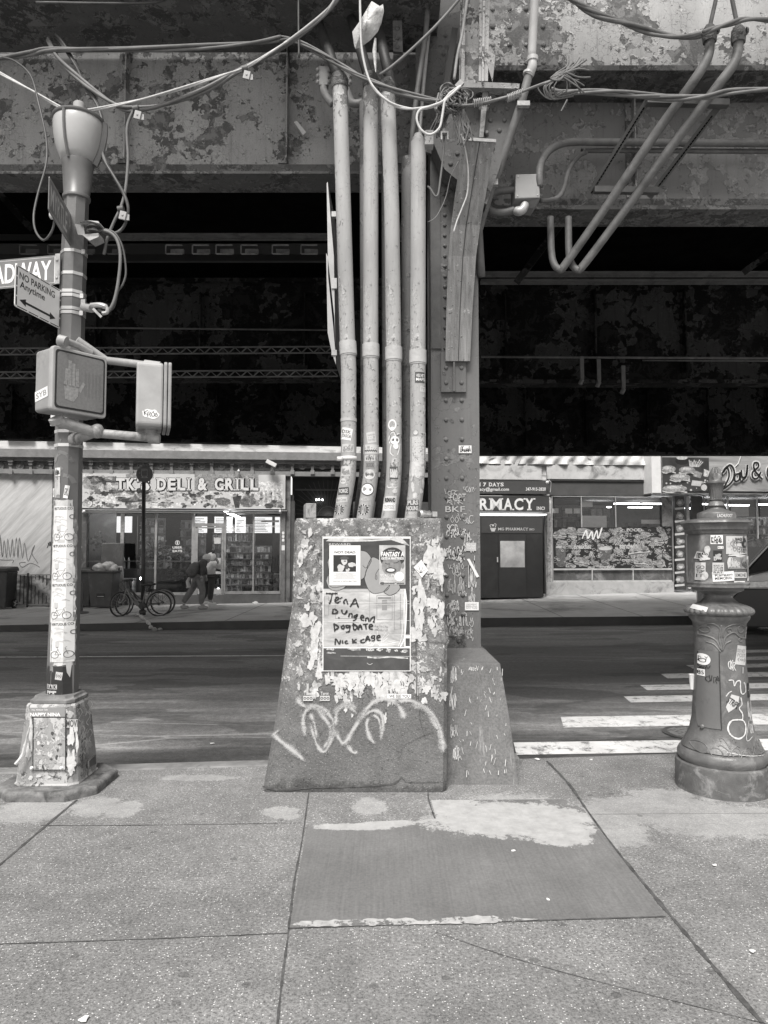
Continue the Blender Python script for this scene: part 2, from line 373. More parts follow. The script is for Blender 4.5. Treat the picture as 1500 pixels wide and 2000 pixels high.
# corner ramp that brings the pavement down to the crossing
mb = MB(); mb.add([(1.06, YK(1.06) - .002, -.001), (7, YK(7) - .002, -.001), (7, YK(7) + .55, -.127), (1.12, YK(1.12) + .42, -.127), (1.06, YK(1) + .1, -.3), (7, YK(7), -.3)], [(0, 1, 2, 3), (0, 3, 4), (0, 4, 5, 1), (1, 5, 2)])
build('kerb_ramp', mb, PAVE, kind='structure')
# crosswalk bars
q = NT('road_paint'); P = POSN(q); f = q.noise(7, 10, .8, .2, P); f = q.math('ADD', f, q.math('MULTIPLY', q.noise(60, 4, .8), .2)); m = q.ramp(f, .62, .72)
q.col(q.mix(m, q.ramp(q.noise(2, 4), .3, .7, .5, .72), .09)); q.b.inputs['Roughness'].default_value = .6; PAINT = q.m
mb = MB(); zr = -.126
for (x0, x1, ya, yb) in [(1003, 1700, 1452, 1474), (1095, 1760, 1402, 1421), (1218, 1800, 1362, 1372), (1250, 1850, 1340, 1348), (1290, 1850, 1318, 1325), (1340, 1850, 1301, 1306), (1405, 1850, 1286, 1290), (1440, 1850, 1272, 1275)]:
    dy = -.012 * 0
    p0 = G(x0, ya - 2, zr); p1 = G(x1, ya - 12, zr); p2 = G(x1, yb - 10, zr); p3 = G(x0 + (6 if yb > 1400 else 14), yb, zr)
    mb.add([p3, p2, p1, p0], [(0, 1, 2, 3)])
build('crosswalk', mb, PAINT, kind='structure')
# worn light streak in the road (old lane line)
mb = MB()
mb.add([G(-300, 1286, zr), G(560, 1281, zr), G(560, 1279.5, zr), G(-300, 1284, zr)], [(0, 1, 2, 3)])
build('lane_line', mb, PAINT, kind='structure')
# manhole
mh = G(1352, 1431, zr + .003)
q = NT('manhole_iron'); P = POSN(q); q.col(q.ramp(q.vor(22, P), .1, .5, .03, .14)); q.bump(q.vor(22, P), .8, .02); q.b.inputs['Roughness'].default_value = .5; MANM = q.m
mb = MB(); mb.lathe(mh, [(.22, 0), (.22, .004)], 40); mo = build('manhole_cover', mb, MANM, label='round cast iron manhole cover between two crosswalk bars', cat='manhole cover')
mb = MB(); mb.lathe(mh + Vector((0, 0, -.001)), [(.27, 0), (.27, .002), (.22, .002)], 40); build('rim', mb, plain('iron_rim', .05, .5), mo)
# joints
JNT = plain('joint_dirt', .07, .9, var=.6, sc=20)
mb = MB()
def joint(pts, w):
    P_ = crom([G(x, y, .003) for x, y in pts], 8)
    for i, p in enumerate(P_):
        t = (P_[min(i + 1, len(P_) - 1)] - P_[max(0, i - 1)]).normalized(); n = Vector((-t.y, t.x, 0)) * w * rnd.uniform(.5, 1.3) / 2
        k = len(mb.v); mb.v += [p - n, p + n]
        if i: mb.f.append((k - 2, k, k + 1, k - 1))
joint([(603, 1548), (590, 1640), (575, 1720), (562, 1830), (550, 1920), (540, 2020)], .011)
joint([(150, 1562), (90, 1612), (0, 1688), (-60, 1735)], .016)
joint([(-60, 1845), (100, 1840), (300, 1833), (562, 1822)], .006)
joint([(80, 1612), (300, 1611), (590, 1607)], .006)
joint([(1068, 1486), (1110, 1530), (1145, 1580), (1200, 1655), (1270, 1740), (1320, 1800), (1400, 1895), (1500, 2010)], .02)
joint([(562, 1813), (700, 1808), (900, 1802), (1300, 1790)], .008)
joint([(850, 1820), (1000, 1870), (1200, 1925), (1500, 2000)], .003)
joint([(836, 1548), (838, 1565), (850, 1600)], .01)
joint([(1150, 1590), (1500, 1588), (1700, 1590)], .003)
build('pavement_joint', mb, JNT, kind='structure')
# brushed concrete patch
q = NT('brushed_concrete'); P = POSN(q)
br = q.noise(1, 3, .6, 0, q.scale((95, 2.5, 1), P)); b = q.ramp(q.noise(2.2, 6, .6, .4), .3, .7, .125, .175)
b = q.math('MULTIPLY', b, q.ramp(br, .3, .7, .9, 1.1)); b = q.math('MULTIPLY', b, q.ramp(q.noise(70, 3), .3, .7, .85, 1.15))
m = None; wob = q.math('MULTIPLY', q.math('SUBTRACT', q.noise(9, 12, .86), .5), 2.4)
for (px, py, rx, ry) in [(1000, 1600, 175, 33), (1090, 1630, 70, 22), (880, 1575, 60, 22), (690, 1616, 85, 7), (760, 1608, 50, 9)]:
    c = G(px, py); c2 = G(px + rx, py); c3 = G(px, py - ry)
    v = q.n('ShaderNodeVectorMath', operation='SUBTRACT'); q.l(P, v.inputs[0]); v.inputs[1].default_value = c
    v2 = q.n('ShaderNodeVectorMath', operation='MULTIPLY'); q.l(v.outputs[0], v2.inputs[0]); v2.inputs[1].default_value = (1 / (c2.x - c.x), 1 / (c3.y - c.y), 0)
    ln = q.n('ShaderNodeVectorMath', operation='LENGTH'); q.l(v2.outputs[0], ln.inputs[0]); d = q.math('SUBTRACT', 1, ln.outputs['Value']); m = d if m is None else q.math('MAXIMUM', m, d)
b = q.mix(q.ramp(q.math('ADD', m, wob), -.02, .04), b, q.ramp(q.noise(12, 6, .75), .3, .7, .3, .45))
q.col(b); q.b.inputs['Roughness'].default_value = .75; q.bump(br, .35, .003); BRUSH = q.m
mb = MB(); mb.prism([G(566, 1813), G(1302, 1790), G(1240, 1712), G(1140, 1582), G(1100, 1562), G(842, 1564), G(852, 1600), G(600, 1612)], (0, 0, .004)); build('sidewalk_patch', mb, BRUSH, kind='structure')
q = NT('cement_smear'); q.col(q.ramp(q.noise(20, 5), .3, .7, .3, .5)); tr = q.ramp(q.math('ADD', q.noise(6, 8, .75), q.math('MULTIPLY', q.noise(40, 3), .1)), .5, .54); q.l(tr, q.b.inputs['Alpha']); SMEAR = q.m
mb = MB(); n = 46; vs = []
for k in range(n + 1): x = 568 + (1060 - 568) * k / n; yc = 1806 - (x - 568) * .022; h = (9 * min(1, k / 2, (n - k) / 9)) * (.55 + .6 * abs(mn.noise(Vector((k * .31, 3, 1)))) + .25 * rnd.random()); vs += [G(x, yc + h * .7, .006), G(x, yc - h * 1.1, .006)]
mb.add(vs, [(2 * k, 2 * k + 2, 2 * k + 3, 2 * k + 1) for k in range(n)]); build('cement_smear', mb, SMEAR, kind='structure')
# small litter
def speck(px, py, r, z=.004, mat=WHITE):
    c = G(px, py, z); mb = MB(); n = 7
    mb.prism([c + Vector((math.cos(k * 6.283 / n), math.sin(k * 6.283 / n), 0)) * r * rnd.uniform(.5, 1.2) for k in range(n)], (0, 0, .004)); return mb
LIT = [(1050, 1483, .022, 'crumpled white scrap of paper by the kerb ramp beside the footing'), (1155, 1484, .012, 'tiny white scrap on the kerb ramp toward the call box'), (1002, 1662, .012, 'small white scrap on the brushed concrete patch'), (1396, 1690, .014, 'white scrap on the speckled slab below the call box'),
       (415, 1452 + 0, .02, 'pale leaf scrap on the road between lamp post and concrete pier'), (1070, 1757, .01, 'white bottle scrap near front edge of brushed patch'), (1470, 1858, .012, 'white fleck at the right side slab'), (165, 1990, .018, 'pale gum wad at the front left of the sidewalk')]
for (x, y, r_, lb) in LIT:
    z = -.12 if y == 1452 else .006
    build('litter', speck(x, y, r_, z), WHITE, label=lb, cat='litter', group='litter on the pavement')

# far sidewalk
def YF(x): return 22 + .09 * x
def YFK(x): return 16.2 + .09 * x
def lerp_tab(t, x):
    if x <= t[0][0]: return t[0][1]
    for (a, b), (c, d) in zip(t, t[1:]):
        if x <= c: return b + (d - b) * (x - a) / (c - a)
    return t[-1][1]
ZB = lambda x: lerp_tab([(-14, -.06), (-9, -.03), (-4, .02), (0, .07), (3, .14), (8, .27), (14, .3)], x)
ZKB = lambda x: lerp_tab([(-14, -.01), (-8, 0), (-2, .06), (4, .07), (14, .08)], x)
FS = plain('far_pavement', .46, .8, var=.2, sc=.9, grime=.2, bump=.15)
mb = MB(); N = 60
mb.sheet(lambda u, v: (lambda x: Vector((x, YFK(x) + v * (YF(x) + 8 - YFK(x)), ZKB(x) + (ZB(x) - ZKB(x)) * min(1, v * (YF(x) + 8 - YFK(x)) / 5.8))))(-35 + 70 * u), N, 14)
def zfar(x, y): return ZKB(x) + (ZB(x) - ZKB(x)) * max(0, min(1, (y - YFK(x)) / 5.8))
build('far_sidewalk', mb, FS, kind='structure', smooth=True)
KD = plain('dark_kerb', .035, .6, var=.3, sc=3)
mb = MB(); mb.sheet(lambda u, v: (lambda x: Vector((x, YFK(x) - .002 - (.16 - .16 * v if v < 1 else 0) * 0 - .001, -.35 + v * (ZKB(x) + .35))))(-35 + 70 * u), N, 2)
build('far_kerb', mb, KD, kind='structure')
mb = MB()
def fj(x0, y0, x1, y1, w=.02):
    a = Vector((x0, y0, 0)); b_ = Vector((x1, y1, 0)); n = (b_ - a).normalized(); n = Vector((-n.y, n.x, 0)) * w / 2
    for i in range(8):
        p = a.lerp(b_, i / 8); r_ = a.lerp(b_, (i + 1) / 8); vs = [p - n, r_ - n, r_ + n, p + n]
        mb.add([Vector((v.x, v.y, zfar(v.x, v.y) + .006)) for v in vs], [(0, 1, 2, 3)])
for k in range(-12, 14): fj(k * 1.9 + .3, YFK(k * 1.9), k * 1.9 + .3, YF(k * 1.9), .02)
for k in (1.7, 3.6): fj(-30, YFK(-30) + k, 30, YFK(30) + k, .015)
build('far_pavement_joint', mb, JNT, kind='structure')

# ================================================================ elevated railway
WEB = peel('peeling_web', .33, .085, .17, sc=3.0, thr=.575, spots=.45, flake=1.8)
WEBL = peel('peeling_pale_web', .42, .11, .2, sc=2.9, thr=.56, spots=.3, flake=1.8)
WEBD = peel('peeling_dark_web', .23, .07, .15, sc=2.8, thr=.50, thr2=.48, spots=.5, sc2=3, flake=1.4)
FLG = peel('rusty_flange', .10, .05, .15, sc=2.6, thr=.5, thr2=.62, spots=.6)
BGS = peel('shaded_steel', .05, .009, .02, sc=1.3, thr=.47, spots=.3, flake=2, spec=.05)  # shade under the deck is worked into this steel's base colour
BLK = plain('shade_black', .006, .9, var=.4, sc=3, spec=0)  # blocked light below the deck painted as a near-black, glossless colour
def web_box(mb, x0, x1, y, z0, z1, th=.014): mb.box(x0, x1, y, y + th, z0, z1)
def hriv(mb, x0, x1, y, z, sp, r=.016, nrm=(0, -1, 0)):
    x = x0
    while x <= x1: mb.dome((x, y, z), r, nrm); x += sp
def vriv(mb, x, y, z0, z1, sp, r=.02):
    z = z0
    while z <= z1: mb.dome((x, y, z), r, (0, -1, 0)); z += sp
# front left plate girder
YL = 5.98
gl = empty('plate_girder', (-3, YL, 4.72), 'steel plate girder with peeling grey paint over the lamp post, left of the pipes', 'girder', 'plate girders of the elevated railway')
zt = W(0, 70, YL).z
mb = MB(); web_box(mb, -7.5, .36, YL, 4.76, 6.6); build('web', mb, WEB, gl)
zf = 4.75
mb = MB(); mb.box(-7.5, .36, 5.84, 6.16, zf, zf + .022); mb.box(-7.5, .36, YL - .012, YL - .002, zf + .024, zf + .15)
hriv(mb, -7.4, .34, YL - .012, zf + .085, .165, .026); build('bottom_flange', mb, FLG, gl)
mb = MB(); xa, xb = W(768, 200, YL).x, .36; mb.box(xa, xb, YL - .016, YL - .002, zf + .16, 6.5)
for k, px in enumerate((775, 795, 818)): vriv(mb, W(px, 200, YL).x, YL - .016, zf + .22 + .05 * (k % 2), 5.8, .125, .022)
build('end_plate', mb, WEBD, gl)
for px in (246, 557):
    x = W(px, 200, YL).x; mb = MB(); mb.box(x - .055, x + .035, YL - .018, YL - .002, zf + .16, 6.5); mb.box(x + .02, x + .032, YL - .1, YL - .019, zf + .16, 6.5)
    vriv(mb, x - .02, YL - .018, zf + .2, 6.4, .17, .018); build('stiffener', mb, WEB if px < 800 else WEBD, gl)
# overhanging upper beam left
gu = empty('upper_girder', (-3, 5.2, 5.84), 'dark flaking girder running along the top left edge above the lamp', 'girder', 'plate girders of the elevated railway')
mb = MB(); mb.box(-7.5, .44, 5.1, YL - .03, 5.88, 5.9); mb.box(-7.5, .44, 5.3, 5.62, 5.864, 5.88); mb.box(-7.5, .44, 5.48, 5.5, 5.9, 6.5)
build('bottom_flange', mb, FLG, gu)
mb = MB()
for k in range(22): mb.dome((-6.9 + k * .33, 5.2, 5.864), .018, (0, 0, -1))
build('rivet_row', mb, FLG, gu)
# front right girders
YR = 6.3; XR0 = .98
gr = empty('plate_girder', (4, YR, 4.6), 'steel plate girder with dark blotchy web behind the slanting conduits, right of the column', 'girder', 'plate girders of the elevated railway')
mb = MB(); web_box(mb, .6, 7, YR, 4.6, 5.7); build('web', mb, WEBD, gr)
mb = MB(); mb.box(.8, 7, 6.12, 6.46, 4.58, 4.6); mb.box(.8, 7, 6.13, 6.15, 4.602, 4.62); hriv(mb, 1.0, 6.9, YR - .012, 4.68, .15, .025); mb.box(.8, 7, YR - .012, YR - .002, 4.602, 4.76)
for k in range(50): mb.dome((1.0 + k * .12, 6.2, 4.58), .016, (0, 0, -1)); mb.dome((1.06 + k * .12, 6.38, 4.58), .016, (0, 0, -1))
build('bottom_flange', mb, FLG, gr)
for px in (1232,):
    x = W(px, 280, YR).x; mb = MB(); mb.box(x - .05, x + .05, YR - .016, YR - .002, 4.77, 5.64); mb.box(x + .0, x + .014, YR - .1, YR - .017, 4.77, 5.64); build('stiffener', mb, WEB, gr)
gq = empty('upper_girder', (4, 5.9, 5.66), 'upper girder with bright flaking white web at the top right', 'girder', 'plate girders of the elevated railway')
YU = 5.98
mb = MB(); web_box(mb, .72, 7, YU, 5.69, 7.2); build('web', mb, WEBL, gq)
mb = MB(); mb.box(.8, 7, 5.86, 6.31, 5.66, 5.685); mb.box(.95, 7, 5.855, 5.87, 5.655, 5.70)
for k in range(36): mb.dome((1.1 + k * .16, 5.96, 5.66), .02, (0, 0, -1)); mb.dome((1.18 + k * .16, 6.13, 5.66), .02, (0, 0, -1))
build('bottom_flange', mb, FLG, gq)
mb = MB(); x = W(1070, 50, YU).x; mb.box(.8, 1.62, YU - .014, YU - .002, 5.71, 7)
for i in range(5):
    for j in range(8): mb.dome((.94 + i * .145, YU - .014, 5.8 + j * .16), .022, (0, -1, 0))
build('splice_plate', mb, WEBL, gq)
# deck and far girders
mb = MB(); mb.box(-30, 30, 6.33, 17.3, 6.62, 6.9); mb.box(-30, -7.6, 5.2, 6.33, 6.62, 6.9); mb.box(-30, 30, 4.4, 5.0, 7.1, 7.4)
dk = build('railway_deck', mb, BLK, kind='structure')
def far_girder(name, Y, z0, z1, x0, x1, label, nst, rz=0, grp='deep girders crossing under the railway'):
    g = empty(name, ((x0 + x1) / 2, Y, z0), label, 'girder', grp)
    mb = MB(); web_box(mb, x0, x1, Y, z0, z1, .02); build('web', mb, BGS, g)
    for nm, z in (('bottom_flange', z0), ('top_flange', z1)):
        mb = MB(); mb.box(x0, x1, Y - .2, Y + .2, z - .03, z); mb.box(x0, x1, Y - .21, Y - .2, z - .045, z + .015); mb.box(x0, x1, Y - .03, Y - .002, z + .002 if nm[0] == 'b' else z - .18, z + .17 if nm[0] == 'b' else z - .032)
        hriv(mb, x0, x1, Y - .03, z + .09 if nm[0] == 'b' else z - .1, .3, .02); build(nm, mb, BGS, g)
    for i in range(nst):
        x = x0 + (x1 - x0) * (i + .5) / nst; mb = MB(); mb.box(x - .05, x + .05, Y - .03, Y - .002, z0 + .18, z1 - .2); mb.box(x - .01, x + .01, Y - .14, Y - .031, z0 + .18, z1 - .2)
        vriv(mb, x - .03, Y - .03, z0 + .25, z1 - .25, .2, .016); build('stiffener', mb, BGS, g)
    g.rotation_euler.z = rz; return g
far_girder('cross_girder', 12, 4.5, 6.15, -11, 1.29, 'dark girder halfway under the railway, seen left of the pipes', 7)
far_girder('cross_girder', 12.1, 4.45, 6.25, 1.3, 12, 'dark girder halfway under the railway, seen right of the column', 7)
far_girder('cross_girder', 16.75, 4.19, 6.6, -14, 1.4, 'last dark girder above the far kerb on the side of the delicatessen', 10, .12)
far_girder('cross_girder', 17.0, 3.9, 6.6, 1.2, 20, 'last dark girder above the far kerb on the side of the pharmacy', 13)
# stringers running away under the deck
strg = None
for i, x in enumerate((-7,)):
    if strg is None:
        mb = MB(); mb.box(x - .01, x + .01, 6.5, 16.2, 6.1, 6.61); mb.box(x - .15, x + .15, 6.5, 16.2, 6.07, 6.1)
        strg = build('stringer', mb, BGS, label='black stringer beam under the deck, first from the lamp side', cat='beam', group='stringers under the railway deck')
    else:
        c = clone(strg, strg.location + Vector((x + 7, 0, 0)), label='black stringer beam under the deck, %s from the lamp side' % ('second', 'third', 'fourth', 'fifth', 'sixth')[i - 1])
# pipe runs along the far girders
CND = plain('old_conduit', .12, .6, var=.3, sc=8, grime=.07)
GALV = plain('galvanised', .42, .45, metal=.3, var=.2, sc=8, grime=.25)
for (pts, Y, r_, lb) in [([(940, 697), (1510, 700)], 11.7, .02, 'thin conduit running straight along the dark girder right of the column'), ([(160, 640), (660, 645)], 11.7, .015, 'thin conduit along the dark girder between lamp post and pipes'), ([(1255, 704), (1700, 706)], 11.75, .013, 'thinner conduit just below the long one on the right girder')]:
    mb = MB(); mb.tube([W(x, y, Y) for x, y in pts], r_, 8); build('conduit', mb, CND, smooth=True, label=lb, cat='pipe')
for (ax, ay, bx, by, lb) in [(330, 400, 0, 250, 0), (1500, 490, 1420, 560, 0), (1500, 505, 1455, 530, 0)][:0]: pass
mb = MB(); mb.bar(W(0, 380, 9), W(60, 445, 9), .1, .08); build('brace', mb, BGS, label='dark diagonal brace behind the lamp post at left', cat='brace', group='diagonal braces')
mb = MB(); mb.bar(W(1105, 425, 8.5), W(1010, 550, 8.5), .1, .08); build('brace', mb, BGS, label='dark diagonal brace hanging behind the column conduits', cat='brace', group='diagonal braces')
mb = MB(); mb.bar(W(1510, 490, 9), W(1455, 530, 9), .1, .08); build('brace', mb, BGS, label='dark diagonal brace at the right edge under the deck', cat='brace', group='diagonal braces')
# latticed struts
for (y0, lb) in ((685, 'upper laced strut crossing behind lamp and pipes'), (731, 'lower laced strut crossing behind lamp and pipes')):
    mb = MB(); Y = 11.2 if y0 == 685 else 11.5; a = W(-50, y0 + 2, Y); b_ = W(660, y0 - 2, Y)
    mb.bar(a + Vector((0, 0, .05)), b_ + Vector((0, 0, .05)), .02, .02); mb.bar(a - Vector((0, 0, .05)), b_ - Vector((0, 0, .05)), .02, .02)
    n = 60
    for k in range(n): p = a.lerp(b_, k / n); r_ = a.lerp(b_, (k + 1) / n); dz = Vector((0, 0, .045 * (1 if k % 2 else -1))); mb.bar(p + dz, r_ - dz, .03, .012)
    build('laced_strut', mb, plain('lacing', .14, .7, var=.4), label=lb, cat='strut', group='laced struts')

# open framed walkway and flange lines in the dark
PLN = plain('lit_opening', .3, .5, var=.5, sc=9)  # pale tone on frames and backing plates stands in for light through the openings
g = empty('walkway_beam', W(420, 500, 8.5), 'dark walkway beam with a row of square openings high under the deck, left of the pipes', 'walkway beam')
mb = MB(); a, b_ = W(-60, 462, 8.5), W(655, 462, 8.5); mb.box(a.x, b_.x, 8.5, 8.56, a.z - .06, a.z + .03); mb.box(a.x, b_.x, 8.5, 8.56, a.z - .3, a.z - .22); mb.box(a.x, b_.x, 8.5, 8.9, a.z - .005 - .055, a.z - .05); build('beam', mb, plain('walkway_black', .008, .5, var=.3), g)
for x in (55, 110, 165, 225, 340, 392, 438, 487, 548, 604):
    c = W(x, 487, 8.45); mb = MB(); w = .095; mb.box(c.x - w, c.x + w, 8.44, 8.47, c.z + .05, c.z + .058); mb.box(c.x - w, c.x + w, 8.44, 8.47, c.z - .058, c.z - .05); mb.box(c.x - w - .01, c.x - w, 8.44, 8.47, c.z - .05, c.z + .05); mb.box(c.x - w + .03, c.x + w, 8.52, 8.56, c.z - .03, c.z + .035); build('opening_frame', mb, PLN if x > 330 else MATS['lacing'], g)
for (x0, x1, y, Y, lb) in [(940, 1520, 531, 9.6, 'upper flange edge line crossing the dark right of the column'), (160, 655, 457, 8.2, 'thin angle running along the top of the dark left of the pipes'), (940, 1520, 546, 9.9, 'second thin angle crossing the dark right of the column')]:
    mb = MB(); a, b_ = W(x0, y, Y), W(x1, y, Y); mb.box(a.x, b_.x, Y, Y + .12, a.z, a.z + .012); mb.box(a.x, b_.x, Y + .108, Y + .12, a.z - .03, a.z - .001); build('steel_angle', mb, CND, label=lb, cat='steel angle')
for (x, y, Y, lb) in [(1137, 710, 11.5, 'small hanging strap under the right conduit'), (1170, 715, 11.5, 'longer pale hanging strap under the right conduit'), (1218, 728, 11.5, 'short lamp stub under the right conduit')]:
    c = W(x, y, Y); mb = MB(); mb.box(c.x - .03, c.x + .03, Y, Y + .02, c.z - .25, c.z + .12); mb.tube([c - Vector((0, 0, .26)), c - Vector((.04, 0, .34))], .035, 8); build('hanging_strap', mb, CND, label=lb, cat='strap')
# ================================================================ concrete pier with the pasted poster
def interp(t, x): return lerp_tab(t, x)
PFY = [(1000, 5.0), (1245, 4.97), (1545, 4.84)]
PL = [(1012, 578), (1020, 574), (1100, 572), (1190, 569), (1240, 560), (1330, 548), (1440, 531), (1545, 512)]
PR = [(1012, 862), (1020, 866), (1100, 868), (1200, 870), (1240, 877), (1256, 879), (1262, 874), (1400, 874), (1545, 873)]
def SP(px, py, h=0):
    return W(px, py, interp(PFY, py) - h)
q = NT('pier_concrete'); P = POSN(q)
big = q.noise(3.2, 7, .7, .5); fine = q.noise(80, 4, .7); med = q.noise(16, 6, .75, .3)
zs = q.n('ShaderNodeSeparateXYZ'); q.l(P, zs.inputs[0])
up = q.ramp(q.math('ADD', zs.outputs[2], q.math('MULTIPLY', q.math('SUBTRACT', big, .5), .9)), .62, .8)
low = q.math('MULTIPLY', q.ramp(big, .3, .7, .1, .17), q.ramp(fine, .3, .7, .75, 1.25))
upb = q.ramp(med, .3, .68, .06, .27)
paper = q.ramp(q.math('ADD', q.noise(7, 8, .8, .6), q.math('MULTIPLY', med, .18)), .65, .68)
upb = q.mix(paper, upb, q.ramp(q.noise(30, 4), .3, .7, .42, .72))
wh = q.ramp(q.math('ADD', q.noise(26, 6, .8), q.math('MULTIPLY', big, .2)), .685, .72)
upb = q.mix(q.math('MULTIPLY', wh, .8), upb, .6)
b = q.mix(up, low, upb)
spk = q.math('LESS_THAN', q.vor(55), .16); b = q.mix(q.math('MULTIPLY', spk, .5), b, .4)
spd = q.math('LESS_THAN', q.noise(45, 3, .6), .36); b = q.mix(q.math('MULTIPLY', spd, .5), b, .03)
foot_dark = q.ramp(q.math('ADD', zs.outputs[2], q.math('MULTIPLY', q.noise(5, 6, .7), .35)), .2, .24, .6, 1)  # pier gets darker towards the foot, edge broken by noise
b = q.math('MULTIPLY', b, foot_dark)
q.col(b); q.b.inputs['Roughness'].default_value = .85; q.bump(q.math('ADD', q.math('MULTIPLY', med, 1.2), fine), .8, .01); PIERM = q.m
pier = empty('concrete_pier', (0, 5.1, 0), 'flared concrete pier carrying four pipes, covered in torn posters and a sprayed tag', 'pier')
mb = MB(); lev = sorted(set([1012, 1013.5, 1016, 1020] + [1020 + k * 7.5 for k in range(1, 71)]))
nf = 44; nb = 10
rings = []
for py in lev:
    ya = interp(PFY, py); xl, xr = interp(PL, py), interp(PR, py); ring = []
    if py >= 1540: pass
    ins = .02 if py < 1013 else (.006 if py < 1016 else 0)
    pl, pr = W(xl, py, ya + ins), W(xr, py, ya + ins); z = pl.z
    cr = .035
    for k in range(nf + 1):
        f = k / nf; x = pl.x + (pr.x - pl.x) * f; e_ = min(x - pl.x, pr.x - x)
        yy = ya + ins + (cr - math.sqrt(max(0, cr * cr - (cr - min(e_, cr)) ** 2)))
        d = (mn.noise(Vector((x * 9, z * 9, 3))) * .004 + mn.noise(Vector((x * 30, z * 30, 1))) * .002)
        ring.append(Vector((x, yy + d, z)))
    for k in range(1, nb): ring.append(Vector((pr.x + mn.noise(Vector((k, z * 8, 5))) * .004, ya + .05 + .5 * k / nb, z)))
    ring.append(Vector((pr.x, 5.55, z)))
    for k in range(1, 8): ring.append(Vector((pr.x + (pl.x - pr.x) * k / 8, 5.55, z)))
    ring.append(Vector((pl.x, 5.55, z)))
    for k in range(1, nb): ring.append(Vector((pl.x + mn.noise(Vector((k, z * 8, 9))) * .004, ya + .05 + .5 * (nb - k) / nb, z)))
    rings.append(ring)
n = len(rings[0]); vs = [p for r_ in rings for p in r_]
for i in range(n): vs[(len(rings) - 1) * n + i].z = -.02
fs = [(j * n + k, j * n + (k + 1) % n, (j + 1) * n + (k + 1) % n, (j + 1) * n + k) for j in range(len(rings) - 1) for k in range(n)] + [tuple(range(n))]
mb.add(vs, fs); build('block', mb, PIERM, pier, smooth=True, auto=35)
PTOP = rings[0][0].z
# cracks along the foot and the vertical seam
ART = lambda h=.008: Art(SP, h)
a_ = ART(.005); a_.line([(513, 1536), (530, 1541), (560, 1543), (620, 1538), (700, 1536), (765, 1531), (783, 1519)], 3, jit=.5); a_.line([(783, 1516), (790, 1524), (800, 1528), (872, 1527)], 1, jit=.6)
a_.line([(812, 1248), (813, 1300), (814, 1380)], 1.4, jit=.4); a_.line([(812, 1252), (878, 1256)], 1.2, jit=.5); a_.line([(815, 1310), (820, 1400), (830, 1440)], 1.0, jit=.5); a_.line([(845, 1430), (790, 1455), (783, 1475), (776, 1480)], .9, jit=.7); a_.disc(623, 1082, 3, 2.5, jag=.3); a_.disc(578, 1532, 4, 3)
a_.build('crack', JNT, pier)
# torn paper scraps
TORN = plain('torn_paper', .5, .8, var=.2, sc=25, grime=.3); TORN2 = plain('old_paper', .36, .85, var=.3, sc=30, grime=.6)
def scrap(a_, cx, cy, rx, ry, n=16, j=.4, rot=0):
    pts = []; n = max(n, 26) if rx > 5 else n; sd_ = rnd.uniform(0, 99)
    for k in range(n):
        q_ = 2 * math.pi * k / n; r_ = 1 + j * 1.5 * mn.noise(Vector((math.cos(q_) * 1.6, math.sin(q_) * 1.6, sd_))) + rnd.uniform(-j, j * .6) * .45; dx, dy = rx * r_ * math.cos(q_), ry * r_ * math.sin(q_)
        pts.append((cx + dx * math.cos(rot) - dy * math.sin(rot), cy + dx * math.sin(rot) + dy * math.cos(rot)))
    vs = [(cx, cy)] + pts; a_.raw(vs, [(0, 1 + k, 1 + (k + 1) % n) for k in range(n)])
a_ = ART(.006)
for (cx, cy, rx, ry) in [(848, 1090, 16, 26), (842, 1060, 12, 8), (858, 1115, 10, 22), (820, 1190, 14, 50), (815, 1235, 12, 22), (845, 1175, 12, 14), (606, 1040, 4, 8), (588, 1085, 5, 14), (585, 1100, 4, 9), (617, 1150, 8, 10), (604, 1210, 14, 16), (615, 1235, 10, 22), (612, 1275, 8, 20), (606, 1300, 6, 10),
                         (625, 1310, 8, 16), (665, 1328, 22, 14), (690, 1330, 18, 22), (720, 1325, 14, 20), (660, 1345, 8, 12), (748, 1335, 16, 28), (775, 1330, 22, 32), (790, 1345, 10, 22), (845, 1215, 8, 10), (815, 1150, 10, 10), (862, 1190, 7, 16), (600, 1185, 6, 8), (760, 1358, 22, 6),
                         (675, 1385, 3, 7), (688, 1398, 2.5, 4), (752, 1402, 4, 10), (832, 1345, 8, 10), (828, 1370, 5, 9), (640, 1325, 5, 14), (705, 1345, 9, 14)]:
    scrap(a_, cx, cy, rx, ry, 18, .5)
a_.build('torn_paper', TORN, pier)
a_ = ART(.0045)
for k in range(150):
    x = rnd.uniform(580, 868); y = rnd.choice([rnd.uniform(1030, 1260), rnd.uniform(1300, 1370)])
    scrap(a_, x, y, rnd.uniform(1.5, 9), rnd.uniform(2, 13), 12, .6)
a_.build('paper_residue', TORN2, pier)
a_ = ART(.0085)
for k in range(46):
    x = rnd.choice([rnd.uniform(645, 800), rnd.uniform(590, 620), rnd.uniform(808, 862)]); y = rnd.uniform(1315, 1352) if 640 < x < 805 else rnd.uniform(1050, 1250)
    a_.line([(x, y), (x + rnd.uniform(-3, 3), y + rnd.uniform(2, 7)), (x + rnd.uniform(-5, 5), y + rnd.uniform(7, 15))], rnd.uniform(.6, 1.8), jit=.6)
a_.build('torn_print', plain('dark_ink', .05, .7), pier)
